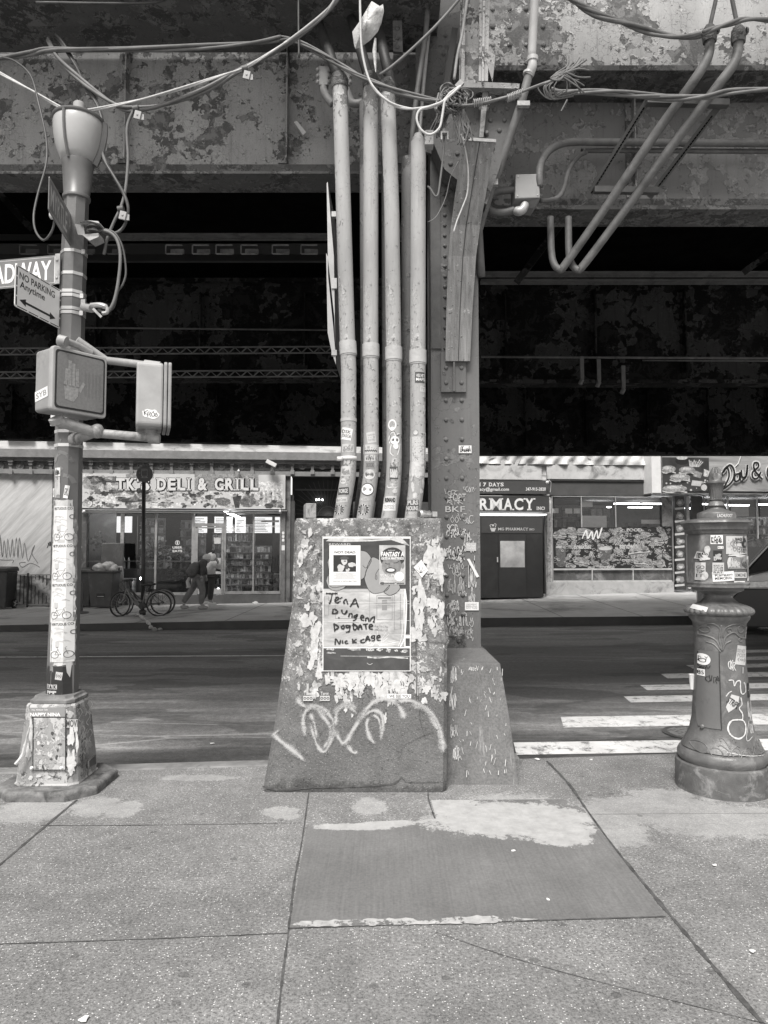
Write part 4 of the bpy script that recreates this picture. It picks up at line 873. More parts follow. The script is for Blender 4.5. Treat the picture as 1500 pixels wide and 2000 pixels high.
for i in (0, 1, 2):
    mb = MB(); py = PD[i][1][0][0]; x = PD[i][1][0][1]; c = W(x, py, PD[i][2]); mb.tube([c - Vector((0, 0, .02)), c + Vector((0, 0, .04)), c + Vector((-.01, .0, .09))], [.062, .066, .05], 20); build('collar', mb, FLG, PIPES[i], smooth=True, auto=50)
# strap on first pipe
mb = MB(); mb.tube([W(681, 818, 5.2), W(681, 824, 5.2)], RP + .003, 24); build('strap', mb, COLL, PIPES[0], smooth=True, auto=40)
mb = MB(); mb.tube([W(681, 892, 5.2), W(681, 900, 5.2)], RP + .003, 24); mb.obox(W(664, 896, 5.15), (.02, 0, 0), (0, .01, 0), (0, 0, .015)); build('strap', mb, plain('cloth_tape', .55, .8, var=.2), PIPES[0], smooth=True, auto=40)
# darker pipe behind third and fourth
PIPD = peel('pipe_dark', .13, .07, .1, sc=3, thr=.6, spots=.3)
mb = MB(); mb.tube([W(797, 310, 5.42), W(797, 700, 5.42), W(797, 900, 5.42), W(792, 960, 5.42), W(782, 1012, 5.42)], .052, 20); build('riser_pipe', mb, PIPD, smooth=True, label='darker riser pipe half hidden behind the fourth grey pipe', cat='pipe')
mb = MB(); mb.tube([W(712, 200, 5.38), W(714, 640, 5.38), W(715, 900, 5.38), W(700, 1012, 5.38)], .04, 16); build('riser_pipe', mb, PIPD, smooth=True, label='dark pipe in the shadow just behind the second grey pipe', cat='pipe')
mb = MB(); mb.tube([W(755, 200, 5.38), W(756, 640, 5.38), W(757, 900, 5.38), W(740, 1012, 5.38)], .04, 16); build('riser_pipe', mb, PIPD, smooth=True, label='dark pipe in the shadow just behind the third grey pipe', cat='pipe')
# slanting dark pipes above the collars
DKP = plain('tarred_pipe', .035, .55, var=.4, sc=8, grime=.08, bump=.3)
for (a, b_, lb) in [((668, 172), (622, 45), 'black pipe slanting up and left out of the first riser'), ((724, 165), (685, 30), 'black pipe slanting up behind the plastic bag, out of the second riser'), ((765, 172), (733, 30), 'black pipe slanting up out of the third riser, right of the bag')]:
    mb = MB(); mb.tube([W(*a, 5.2), W(*b_, 5.55)], .04, 16); build('slanting_pipe', mb, DKP, smooth=True, label=lb, cat='pipe', group='black slanting pipes over the risers')
# stickers on pipes
rgs = random.Random(4); CR = plain('cream_sticker', .5, .6, var=.1)
S1, S2, S3, S4 = SPIPE
def disc_sticker(S, cx, cy, r, parent, mat=WHITE, txt=None, ring=False, seal=False):
    a_ = Art(S, .0015); a_.disc(cx, cy, r, n=24); s0 = a_.build('sticker', mat, parent); b_ = Art(S, .0021)
    if ring: b_.ring(cx, cy, r * .78, r * .9)
    if txt: b_.text(txt, cx - r * .7, cx + r * .7, cy + r * .18, cy - r * .18, .01)
    if seal:
        for k in range(12): q_ = k * math.pi / 6; b_.line([(cx + r * .68 * math.cos(q_), cy + r * .68 * math.sin(q_)), (cx + r * .95 * math.cos(q_ + .12), cy + r * .95 * math.sin(q_ + .12))], r * .22, False)
        for k in range(-2, 3): b_.line([(cx + k * r * .24, cy - r * .6), (cx + k * r * .24, cy + r * .6)], r * .09, False); b_.line([(cx - r * .6, cy + k * r * .24), (cx + r * .6, cy + k * r * .24)], r * .09, False)
    if ring or txt or seal: b_.build('print', BLACK, s0)
tag_sticker(S1, 667, 688, 861, 838, PIPES[0], 'DSK\nTASO6', WHITE, BLACK, .2, .0015, 6); tag_sticker(S1, 669, 691, 885, 869, PIPES[0], None, CR, GREY, 0, .0015, 6); tag_sticker(S1, 667, 685, 931, 912, PIPES[0], None, CR, GREY, 0, .0015, 6)
disc_sticker(S1, 671, 941, 5.5, PIPES[0], CR, 'smile'); tag_sticker(S1, 661, 682, 967, 953, PIPES[0], 'FORGE', DARK, WHITE, -.05, .0015, 6); tag_sticker(S1, 657, 679, 982, 972, PIPES[0], 'Book Corner', CR, GREY, -.08, .0015, 6); disc_sticker(S1, 663, 996, 10.5, PIPES[0], GREY); disc_sticker(S1, 663, 996, 10, PIPES[0], CR, seal=True)
tag_sticker(S2, 717, 734, 867, 846, PIPES[1], 'HAHA\n:-)\nTHE END', CR, GREY, -.15, .0015, 6); tag_sticker(S2, 710, 739, 888, 870, PIPES[1], '- II - . .\n~~~~~~', CR, DARK, 0, .0015, 8); tag_sticker(S2, 713, 733, 902, 891, PIPES[1], None, CR, BLACK, 0, .0015, 6, scr=8); tag_sticker(S2, 714, 732, 917, 903, PIPES[1], 'xxxx', GREY, DARK, 0, .0015, 6)
disc_sticker(S2, 722, 928, 10, PIPES[1], CR, ring=False, txt='oooo'); disc_sticker(S2, 718, 957, 12.5, PIPES[1], DARK); a_ = Art(S2, .0028); a_.disc(718, 957, 10.5); s0 = a_.build('sticker', plain('bright_white', .8, .5, var=.02), PIPES[1]); a_ = Art(S2, .0034); a_.text('nothing', 712, 724, 957.5, 955, 0); a_.build('print', GREY, s0)
a_ = Art(S2, .002); a_.text('MIZZO', 705, 721, 979, 973, .02); a_.build('stencil', CR, PIPES[1]); disc_sticker(S2, 710, 996, 11, PIPES[1], CR, seal=True)
# cartoonish blob (own generic shape)
a_ = Art(S3, .0015); a_.ring(766, 832, 5.5, 8, k=1.3); a_.disc(766, 840, 4, 4); a_.line([(761, 868), (760, 857), (764, 848), (770, 847), (772, 853), (778, 849), (784, 853)], 1.6); a_.disc(771, 862, 8.5, 8); a_.disc(773, 873, 5, 6); a_.line([(764, 870), (762, 885), (768, 892)], 1.4); a_.line([(781, 868), (779, 880), (776, 890)], 1.4); a_.build('sticker', WHITE, PIPES[2])
a_ = Art(S3, .0022); a_.line([(760, 864), (762, 857), (762, 849), (768, 844), (773, 850), (775, 854)], 1); a_.disc(768, 861, 1.5, 2.6); a_.disc(775, 861, 1.5, 2.6); a_.line([(776, 853), (782, 850), (784, 857)], .9); a_.build('print', DARK, PIPES[2])
tag_sticker(S3, 761, 775, 894, 870, PIPES[2], ' ', DARK, DARK, 0, .001, 4) if False else None
tag_sticker(S3, 761, 777, 937, 913, PIPES[2], None, DARK, PALE, 0, .0015, 6, scr=6); a_ = Art(S3, .0018); scrap(a_, 766, 950, 9, 5, 12, .3); scrap(a_, 771, 960, 5, 5, 10, .2); a_.build('torn_paper', TORN, PIPES[2])
tag_sticker(S3, 750, 774, 985, 970, PIPES[2], 'REMAND', CR, BLACK, 0, .0015, 6, bold=.05); tag_sticker(S3, 749, 772, 998, 984, PIPES[2], 'SUSPEND\nNOTHING', WHITE, GREY, 0, .0017, 6)
disc_sticker(S4, 811, 847, 6, PIPES[3], CR, ring=True); tag_sticker(S4, 819, 831, 853, 846, PIPES[3], None, CR, BLACK, 0, .0015, 4)
q = NT('scribbled_paper'); q.col(q.mix(q.ramp(q.noise(60, 3, .7, 1.5), .55, .62), .48, .12)); q.b.inputs['Roughness'].default_value = .7
a_ = Art(S4, .0015); a_.rect(801, 831, 903, 854, 8, 8); a_.build('poster', q.m, PIPES[3]); a_ = Art(S4, .0012); a_.rect(800, 831, 931, 903, 8, 3); a_.build('poster', TORN, PIPES[3])
tag_sticker(S4, 810, 831, 751, 730, PIPES[3], 'VELVET\nMAPS', DARK, WHITE, 0, .0015, 6); tag_sticker(S4, 820, 830, 768, 758, PIPES[3], 'TY', CR, GREY, 0, .0015, 4)
a_ = Art(S4, .0019); a_.line([(803, 940), (808, 928), (815, 934), (820, 930)], 2.5, jit=.5); scrap(a_, 806, 952, 3, 12, 10, .4); scrap(a_, 810, 970, 6, 5, 10, .4); scrap(a_, 826, 945, 3, 12, 10, .3); scrap(a_, 822, 960, 4, 5, 9, .4); a_.build('torn_paper', TORN, PIPES[3])
a_ = Art(S4, .0017); a_.rect(793, 817, 999, 977, 6, 2); s0 = a_.build('sticker', DARK, PIPES[3]); a_ = Art(S4, .0023); a_.text('PLRS', 796, 816, 987, 978, .05); a_.text('NOUNS', 794, 816, 998, 989, .05); a_.text('PRRNO', 797, 810, 1006, 1001, .02); a_.build('print', PALE, s0)

# ================================================================ conduits to the right of the column
def pipe_thing(name, pts, Y, r_, mat, label, cat='pipe', group=None, n=12, k=5, parent=None):
    P_ = [W(p[0], p[1], p[2] if len(p) > 2 else Y) for p in pts]; mb = MB(); mb.tube(crom(P_, k), r_, n); return build(name, mb, mat, parent, smooth=True, label=label, cat=cat, group=group)
pipe_thing('conduit', [(1046, -40, 5.35), (1044, 0, 5.35), (1038, 118, 5.4)], 5.3, .034, plain('pale_conduit', .5, .4, var=.1, sc=5), 'pale conduit dropping from the top right of the column to an elbow')
e0 = empty('conduit', W(1036, 128, 5.4), 'conduit below the pale elbow, running down and left behind the cover trough', 'pipe')
mb = MB(); mb.tube([W(1040, 112, 5.4), W(1040, 120, 5.4)], .045, 16); mb.tube(crom([W(1040, 120, 5.4), W(1039, 132, 5.4), W(1033, 146, 5.42)], 6), .036, 16); mb.tube([W(1033, 142, 5.42), W(1032, 146, 5.42)], .045, 16); build('elbow', mb, MATS['pale_conduit'], e0, smooth=True, auto=50)
mb = MB(); mb.tube([W(1033, 146, 5.42), W(1020, 195, 5.46), W(975, 330, 5.6), W(958, 372, 5.65), W(935, 450, 5.75), W(940, 540, 5.78)], .033, 14); build('tube', mb, plain('dull_conduit', .13, .6, var=.3, sc=6), e0, smooth=True)
mb = MB(); mb.obox(W(1022, 204, 5.42), (.05, 0, 0), (0, .02, 0), (0, 0, .02)); mb.obox(W(960, 357, 5.6), (.05, 0, 0), (0, .02, 0), (0, 0, .025)); build('clamp', mb, GALV, e0, bevel=.004)
jb = empty('junction_box', W(1030, 400, 5.75), 'grey square junction box fixed under the right girder beside the column', 'junction box')
mb = MB(); mb.prism([W(1007, 340, 5.7), W(1053, 339, 5.7), W(1055, 386, 5.7), W(1006, 388, 5.7)], (0, .22, 0)); build('box', mb, plain('box_paint', .3, .45, var=.1, sc=6, grime=.2), jb, bevel=.008)
mb = MB(); mb.prism([W(1006, 389, 5.7), W(1055, 387, 5.7), W(1042, 407, 5.78), W(1000, 402, 5.78)], (0, .13, .0)); build('hood', mb, plain('box_paint2', .2, .5, var=.1), jb)
mb = MB(); mb.tube(crom([W(1025, 400, 5.74), W(1022, 408, 5.72), W(1015, 413, 5.72), (W(1008, 412, 5.74))], 5), .035, 14); mb.tube([W(1015, 405, 5.73), W(1012, 418, 5.73)], .02, 10); build('elbow', mb, GALV, jb, smooth=True)
mb = MB(); [mb.dome(W(x, y, 5.70), .008, (0, -1, 0)) for x, y in ((1012, 345), (1049, 344), (1050, 381), (1011, 383))]; build('screw', mb, GALV, jb)
pipe_thing('conduit', [(1054, 365, 5.72), (1053, 340, 5.72), (1058, 315, 5.8), (1075, 292, 5.9), (1100, 280, 5.98), (1135, 277, 6), (1200, 278, 6.05), (1510, 280, 6.05)], 6, .032, CND, 'thick conduit curving from the junction box and running right across the girder')
pipe_thing('conduit', [(1056, 392, 5.85), (1075, 391, 5.9), (1092, 384, 5.95), (1102, 365, 6.0), (1110, 335, 6.05), (1125, 310, 6.1), (1145, 297, 6.1), (1170, 294, 6.12), (1510, 296, 6.12)], 6, .021, CND, 'thinner conduit snaking up from below the junction box and along the girder')
pipe_thing('conduit', [(1006, 372, 5.78), (985, 372, 5.78), (960, 378, 5.78), (948, 395, 5.78), (960, 412, 5.78), (985, 415, 5.78), (1010, 408, 5.78)], 5.8, .03, CND, 'looped conduit stub between column and junction box')
cc = [('long slanting conduit bent in a hook, nearest the junction box', [(1386, 70, 5.3), (1385, 100, 5.3), (1376, 125, 5.3), (1350, 165, 5.35), (1280, 262, 5.55), (1190, 395, 5.8), (1105, 515, 5.95), (1092, 525, 5.97), (1082, 515, 6.0), (1077, 490, 6.05), (1075, 425, 6.1)]),
      ('long slanting conduit bent in a hook, the further right of the pair', [(1442, 72, 5.3), (1440, 105, 5.3), (1430, 130, 5.3), (1400, 170, 5.35), (1320, 275, 5.55), (1232, 395, 5.8), (1142, 515, 5.95), (1127, 526, 5.97), (1115, 512, 6.0), (1111, 490, 6.05), (1110, 425, 6.1)])]
for i, (lb, pts) in enumerate(cc):
    c0 = empty('hooked_conduit', W(*pts[7][:2], pts[7][2]), lb, 'pipe', 'pair of hooked conduits'); P_ = [W(*p[:2], p[2]) for p in pts]
    rr = [.037] * 5 + [.034] * 2 + [.03] * 4; cp = crom(P_, 6); rs = [rr[min(10, int(j / 6))] for j in range(len(cp))]
    mb = MB(); mb.tube(cp, rs, 14); build('tube', mb, CND, c0, smooth=True)
    a = P_[0]; mb = MB(); mb.tube([a - Vector((0, 0, .05)), a, a + Vector((0, 0, .05)), a + Vector((0, 0, .08))], [.05, .055, .05, .03], 14); mb.dome(a + Vector((.05, -.02, .03)), .03, (1, -.3, 0)); build('fitting', mb, FLG, c0, smooth=True, auto=50)
    mb = MB(); mb.tube([a + Vector((0, 0, .06)), W(1398 if i == 0 else 1430, 0, 5.4) , W(1402 if i == 0 else 1427, -40, 5.4)], .016, 8); build('lead_cable', mb, plain('cable_grey', .14, .6, var=.3), c0, smooth=True)
br = empty('conduit_bracket', W(1222, 372, 5.9), 'slanted steel frame of slotted channel holding the two hooked conduits', 'bracket')
for (a, b_, w, d) in [((1262, 198, 5.5), (1422, 203, 5.5), .06, .05), ((1160, 371, 5.86), (1286, 373, 5.86), .05, .05)]: mb = MB(); mb.bar(W(*a), W(*b_), w, d); build('crossbar', mb, plain('bracket_steel', .07, .5, var=.3), br)
for (a, b_) in [((1268, 192, 5.56), (1148, 386, 5.95)), ((1402, 210, 5.56), (1268, 386, 5.95))]:
    mb = MB(); pa, pb = W(*a), W(*b_); mb.bar(pa, pb, .05, .02, (0, 1, 0)); build('slotted_channel', mb, MATS['bracket_steel'], br)
    mb = MB(); t = (pb - pa); 
    for k in range(3, 30): c = pa + t * k / 31; mb.bar(c + Vector((.006, -.013, 0)), c + Vector((.006, -.013, 0)) + t.normalized() * .022, .012, .004, (0, 1, 0))
    build('slot', mb, BLK, br)
# pale plate under the bracket top
mb = MB(); mb.prism([W(1345, 177, 6.25), W(1383, 177, 6.25), W(1381, 186, 6.25), W(1343, 186, 6.25)], (0, .01, 0)); build('patch_plate', mb, PALE, label='small pale plate on the girder web behind the slanted conduits', cat='plate')
# vertical thin pipe left of column
pipe_thing('conduit', [(838, -40, 5.45), (832, 60, 5.45), (822, 130, 5.45), (812, 200, 5.45), (802, 300, 5.5), (792, 400, 5.55), (783, 470, 5.55)], 5.4, .021, CND, 'thin conduit running down from the top between third and fourth pipe')
pipe_thing('conduit', [(838, 55, 5.7), (826, 180, 5.7), (818, 290, 5.7)], 5.7, .016, GALV, 'thin bright pipe behind the thin conduit at the column top')
# elbow fittings beside first pipe
for (pts, lb) in [([(632, 165), (633, 178), (640, 192), (650, 203)], 'riveted bracket with short elbow pipe left of the first riser'), ([(708, 200), (695, 203), (684, 197), (674, 165)], 'short elbow pipe between first and second risers')]:
    P_ = crom([W(x, y, 5.5) for x, y in pts], 5); c0 = empty('pipe_bracket', P_[-1], lb, 'bracket'); mb = MB(); mb.tube(P_, .032, 12); build('elbow', mb, plain('elbow_paint', .22, .6, var=.3, sc=9), c0, smooth=True)
    a = P_[0] if pts[0][1] < 170 else P_[-1]; mb = MB(); mb.box(a.x - .035, a.x + .035, a.y - .03, a.y + .03, a.z - .02, a.z + .13)
    for k in range(3): mb.dome(a + Vector((-.045, -.03, k * .05)), .018, (-1, -1, 0)); mb.dome(a + Vector((.045, -.03, k * .05)), .018, (1, -1, 0))
    build('lug', mb, MATS['elbow_paint'], c0)
# short bolted bar hanging near the top
mb = MB(); mb.prism([W(767, 40, 5.5), W(785, 40, 5.5), W(787, 102, 5.5), W(768, 100, 5.5)], (0, .03, 0)); [mb.dome(W(776, 56 + 18 * k, 5.5), .02, (0, -1, 0)) for k in range(3)]; build('bolted_bar', mb, GUS, label='short steel bar with three bolts, right of the hanging bag', cat='steel bar')
mb = MB(); mb.prism([W(574, 238, 5.9), W(580, 236, 5.9), W(598, 258, 5.9), W(592, 264, 5.9)], (0, .05, 0)); build('pipe_stub', mb, PALE, label='small pale pipe stub sticking out of the left girder web', cat='pipe')
# edge-on signs behind the first pipe
SGB = plain('sign_back', .36, .45, metal=.3, var=.15, sc=5)
for (pts, lb) in [([(638, 358), (640, 355), (652, 500), (655, 690), (651, 640), (641, 540)], 'upper sign seen edge-on behind the first pipe'), ([(637, 494), (640, 500), (653, 620), (656, 712), (648, 688), (640, 650)], 'lower sign seen edge-on behind the first pipe')]:
    g = empty('sign', W(646, 600, 5.4), lb, 'sign', 'edge-on signs behind the pipes'); mb = MB(); P_ = [W(x, y, 5.32) for x, y in pts]; mb.prism(P_, (.015, .75, 0)); build('panel', mb, SGB, g)
    mb = MB()
    for y in ((420, 560) if 'upper' in lb else (550, 690)): mb.obox(W(653, y, 5.33), (.02, 0, 0), (0, .02, 0), (0, 0, .02))
    build('bracket', mb, GALV, g)
# ================================================================ street lamp
YP = 5.0
lamp = empty('street_lamp', (-2.246, YP, 0), 'tall octagonal street lamp plastered with torn posters, on a tapered iron base at left', 'street lamp')
PCX = [(188, 155), (330, 152), (400, 149), (560, 142), (700, 138), (900, 134), (1100, 130), (1365, 121)]
PRP = [(330, 22), (560, 23.5), (900, 24.5), (1100, 25.5), (1365, 28)]
def loct(mb, rows, cap=True, rot=22.5, n=8):
    vs = []
    for (c, r_) in rows: vs += [c + Vector((r_ * math.cos(R(rot) + 2 * math.pi * k / n), r_ * math.sin(R(rot) + 2 * math.pi * k / n), 0)) for k in range(n)]
    m = len(rows); fs = [(i * n + k, i * n + (k + 1) % n, (i + 1) * n + (k + 1) % n, (i + 1) * n + k) for i in range(m - 1) for k in range(n)]
    if cap: fs += [tuple(reversed(range(n))), tuple(range((m - 1) * n, m * n))]
    return mb.add(vs, fs)
pm = YP / FPX * 1.04
POLEM = plain('pole_paint', .13, .38, var=.18, sc=4, grime=.16, spec=.5)
rows = [(W(interp(PCX, py), py, YP), interp(PRP, py) * pm) for py in (1366, 1300, 1200, 1100, 1000, 900, 800, 700, 560, 450, 385)]
mb = MB(); loct(mb, rows); build('pole', mb, POLEM, lamp)
def SPo(px, py, h=0):
    c = W(interp(PCX, py), py, YP); rr = interp(PRP, py); d = max(-.97, min(.97, (px - interp(PCX, py)) / rr)); a = math.asin(d)
    # octagon radius at that angle (flat toward the viewer)
    q_ = (a + R(22.5)) % R(45) - R(22.5); rm = rr * pm * math.cos(R(22.5)) / math.cos(q_) + h + .001
    return c + Vector((math.sin(a) * rm, -math.cos(a) * rm, 0))
BAND = plain('steel_band', .6, .3, metal=.5, var=.1)
for py in (497, 540, 575, 583, 608, 616, 845, 872):
    c = W(interp(PCX, py), py, YP); r_ = interp(PRP, py) * pm + .004; mb = MB(); loct(mb, [(c - Vector((0, 0, .011)), r_), (c + Vector((0, 0, .011)), r_)])
    if py in (497, 583, 616): mb.obox(c + Vector((r_ * .95, -r_ * .45, 0)), (.012, 0, 0), (0, .012, 0), (0, 0, .016))
    build('steel_band', mb, BAND, lamp)
def pr(py, r_): return (W(interp(PCX, py), py, YP), r_ * pm)
mb = MB()
P_ = [pr(392, 22), pr(390, 25), pr(385, 25.5), pr(382, 23.5), pr(330, 28), pr(322, 30), pr(319, 30)]
def lrings(mb, rows, n=28):
    vs = []
    for c, r_ in rows: vs += [c + Vector((r_ * math.cos(2 * math.pi * k / n), r_ * math.sin(2 * math.pi * k / n), 0)) for k in range(n)]
    m = len(rows); return mb.add(vs, [(i * n + k, i * n + (k + 1) % n, (i + 1) * n + (k + 1) % n, (i + 1) * n + k) for i in range(m - 1) for k in range(n)] + [tuple(reversed(range(n))), tuple(range((m - 1) * n, m * n))])
lrings(mb, P_); build('collar', mb, POLEM, lamp, smooth=True, auto=40)
q = NT('lamp_glass'); q.col(q.ramp(q.noise(3, 4, .6), .3, .7, .38, .48)); q.b.inputs['Roughness'].default_value = .25; q.b.inputs['Subsurface Weight'].default_value = .3; q.b.inputs['Subsurface Radius'].default_value = (.05, .05, .05); LG = q.m
mb = MB(); lrings(mb, [pr(p, r_) for p, r_ in ((320, 29), (307, 35), (292, 40.5), (275, 44), (258, 46), (244, 46), (238, 44))]); gl_ = build('globe', mb, LG, lamp, smooth=True)
mb = MB(); lrings(mb, [pr(p, r_) for p, r_ in ((240, 46), (238, 48), (235, 48), (232, 43), (228, 35), (223, 25), (219, 15), (216, 12))]); build('globe_cap', mb, plain('cap_paint', .13, .45, var=.2), lamp, smooth=True, auto=50)
mb = MB(); lrings(mb, [pr(p, r_) for p, r_ in ((216, 11), (203, 11), (201, 9))]); build('photocell', mb, plain('photocell_grey', .35, .3, var=.1), lamp, smooth=True, auto=40)
mb = MB()
for a0 in (-1.75, .1, 2.2):
    pts = [pr(p, r_) for p, r_ in ((322, 30), (307, 36), (292, 41.5), (275, 45), (258, 47), (240, 47))]
    mb.tube([c + Vector((r_ * math.cos(a0), r_ * math.sin(a0), 0)) for c, r_ in pts], .011 if a0 != .1 else .03, 6)
build('strap', mb, POLEM, lamp)
mb = MB(); mb.dome(SPo(157, 372), .008, (0, -1, 0)); build('bolt', mb, BLACK, lamp)
# base
cb = Vector((-2.228, 4.985, 0))
def chsq(mb, rows, ch):
    vs = []
    for z, hw, cx in rows:
        c_ = min(ch, hw * .5); pts = [(-hw + c_, -hw), (hw - c_, -hw), (hw, -hw + c_), (hw, hw - c_), (hw - c_, hw), (-hw + c_, hw), (-hw, hw - c_), (-hw, -hw + c_)]
        vs += [Vector((cb.x + cx + x, cb.y + y, z)) for x, y in pts]
    m = len(rows); return mb.add(vs, [(i * 8 + k, i * 8 + (k + 1) % 8, (i + 1) * 8 + (k + 1) % 8, (i + 1) * 8 + k) for i in range(m - 1) for k in range(8)] + [tuple(range(7, -1, -1)), tuple(range((m - 1) * 8, m * 8))])
BASEM = peel('base_paint', .3, .1, .42, sc=3.4, thr=.5, thr2=.56, spots=.4, flake=1)
mb = MB(); chsq(mb, [(.06, .215, 0), (.075, .207, 0), (.2, .198, 0), (.56, .166, -.005), (.575, .158, -.005), (.58, .14, -.005)], .05); base = build('base', mb, BASEM, lamp, bevel=.006)
mb = MB(); chsq(mb, [(.581, .15, .002), (.60, .15, .002), (.61, .135, .004), (.625, .13, .004)], .04); build('base_cap', mb, plain('base_cap_paint', .16, .6, var=.3, sc=8, grime=.3), lamp)
# plinth slab
mb = MB(); chsq(mb, [(-.02, .335, .01), (.045, .335, .01), (.06, .32, .01)], .15); build('lamp_plinth', mb, plain('plinth_concrete', .16, .85, var=.5, sc=14, grime=.06, bump=1), label='chipped octagonal concrete plinth under the iron lamp base', cat='plinth', bevel=.01)
def SB(px, py, h=0):       # front face of the base: px,py photo
    z = W(0, py, 4.8).z; hw = lerp_tab([(.07, .207), (.2, .198), (.56, .166)], z); y = cb.y - hw - h - .002
    return W(px, py, y)
BASED = peel('door_paint', .32, .12, .45, sc=4.2, thr=.52, thr2=.5, spots=.5)
a_ = Art(SB, .012); a_.rect(66, 127, 1503, 1402, 4, 8); mb = a_.mb
dn = len(mb.v); mb.v += [p + Vector((0, .012, 0)) for p in mb.v]; 
d_ = build('access_door', mb, BASED, lamp)
a_ = Art(SB, .011); a_.line([(65, 1401), (128, 1401), (128, 1504), (63, 1504), (65, 1401)], 1.6, False); a_.build('door_gap', BLACK, lamp)
mb = MB()
for (x, y) in ((62, 1500), (120, 1500)): mb.dome(SB(x, y, .012), .013, (0, -1, 0)); mb.dome(SB(x, y, .02), .007, (0, -1, 0), 1)
build('bolt', mb, WHITE, lamp)
a_ = Art(SB, .0125); a_.rect(58, 127, 1400, 1383, 4, 1); s0 = a_.build('sticker', GREY, lamp); a_ = Art(SB, .0131); a_.text('NAPPY NINA', 59, 118, 1399, 1392, .03); a_.text('FULL  WINDOW  TAPE', 62, 93, 1388, 1385, .01); a_.build('print', WHITE, s0)
a_ = Art(SB, .003); a_.rect(129, 152, 1421, 1405, 3, 1); s0 = a_.build('sticker', PALE, lamp); a_ = Art(SB, .0036); a_.text('MOVI', 129.5, 151.5, 1420, 1406, .03); a_.build('print', DARK, s0)
a_ = Art(SB, .0032)
for (cx, cy, rx, ry) in [(126, 1390, 9, 6), (136, 1395, 6, 8), (140, 1440, 7, 18), (150, 1450, 3, 20), (138, 1490, 10, 22), (60, 1430, 5, 30), (55, 1470, 5, 16), (147, 1425, 4, 9), (60, 1520, 5, 5), (95, 1518, 4, 3), (75, 1515, 5, 4)]: scrap(a_, cx, cy, rx, ry, 16, .45)
a_.build('torn_paper', TORN, lamp)
a_ = Art(SB, .0128)
for k in range(26): x, y = rnd.uniform(72, 122), rnd.uniform(1415, 1470); a_.line([(x, y), (x + rnd.uniform(-5, 5), y + rnd.uniform(-9, 3)), (x + rnd.uniform(-9, 9), y + rnd.uniform(-10, 10))], rnd.uniform(.6, 1.8), jit=.5)
for k in range(12): scrap(a_, rnd.uniform(75, 124), rnd.uniform(1430, 1480), rnd.uniform(1.5, 4), rnd.uniform(2, 6), 9, .5)
a_.build('paint_drips', PALE, lamp)
a_ = Art(SB, .013)
for k in range(9): scrap(a_, rnd.uniform(80, 122), rnd.uniform(1415, 1500), rnd.uniform(2, 5), rnd.uniform(2, 5), 10, .6)
a_.build('rust_patch', DARK, lamp)
mb = MB(); mb.tube(crom([W(58, 1420, 4.76), W(50, 1450, 4.75), W(44, 1475, 4.74), W(30, 1493, 4.72)], 4), [.004, .005, .008, .006, .006, .012] + [.012] * 7, 6); build('loose_strip', mb, TORN, lamp)
mb = MB(); mb.prism([W(171, 1487, 4.84), W(184, 1474, 5.0), W(185, 1492, 5.0), W(172, 1499, 4.84)], (.01, .0, 0)); build('kick_plate', mb, DARK, lamp)
# chalk curls on the side of the base
SSb = lambda px, py, h=0: (lambda z, f: Vector((cb.x + lerp_tab([(.07, .207), (.2, .198), (.56, .166)], z) + .003 + h, 4.83 + f * .3, z)))(W(0, py, 4.95).z, (px - 155) / 30)
a_ = Art(SSb, .001)
for (y0, x0) in ((1385, 158), (1400, 170), (1420, 160), (1435, 172), (1450, 162), (1380, 175)): a_.line([(x0, y0), (x0 + 5, y0 - 4), (x0 + 8, y0 + 6), (x0 + 2, y0 + 14), (x0 + 5, y0 + 22)], .9, jit=.3)
a_.build('chalk_marks', SCR, lamp)
# pole wraps: leaf pattern paint, stickers, posters
a_ = Art(SPo, .001)
for (x0, y0, x1, y1) in [(116, 880, 128, 860), (126, 885, 150, 905), (112, 905, 130, 885), (134, 930, 152, 945), (116, 935, 132, 915), (118, 850, 140, 835), (112, 940, 116, 915)]: a_.line([(x0, y0), ((x0 + x1) / 2 + 3, (y0 + y1) / 2 - 4), (x1, y1)], 7, jit=.2)
a_.build('painted_leaves', plain('leaf_paint', .19, .4, var=.15), lamp)
a_ = Art(SPo, .002); a_.rect(109, 151, 1296, 978, 10, 44, 0, 1.2); wrap = a_.build('pasted_paper', plain('pasted_paper', .5, .8, var=.25, sc=14, grime=.32), lamp)
a_ = Art(SPo, .003)
for k in range(40): scrap(a_, rnd.choice([rnd.uniform(107, 116), rnd.uniform(144, 153)]), rnd.uniform(980, 1300), rnd.uniform(1, 4), rnd.uniform(4, 14), 10, .5)
a_.build('torn_paper', plain('grime_paper', .2, .8, var=.5, sc=25), lamp)
POSW = plain('poster_white', .66, .6, var=.1, sc=10, grime=.5)
def bike_art(a_, x0, y0, s, w=.5):
    a_.ring(x0, y0, s * .40, s * .47); a_.ring(x0 + s * 1.45, y0 - s * .05, s * .40, s * .47)
    for p in ([(0, 0), (.35, -.7), (1.2, -.8), (.7, -.05), (0, 0)], [(.35, -.7), (.7, -.05)], [(1.45, -.05), (1.15, -.95), (1.35, -1.05)], [(.3, -.8), (.28, -.95)], [(.15, -.95), (.42, -.95)]): a_.line([(x0 + a * s, y0 + b * s) for a, b in p], w, False)
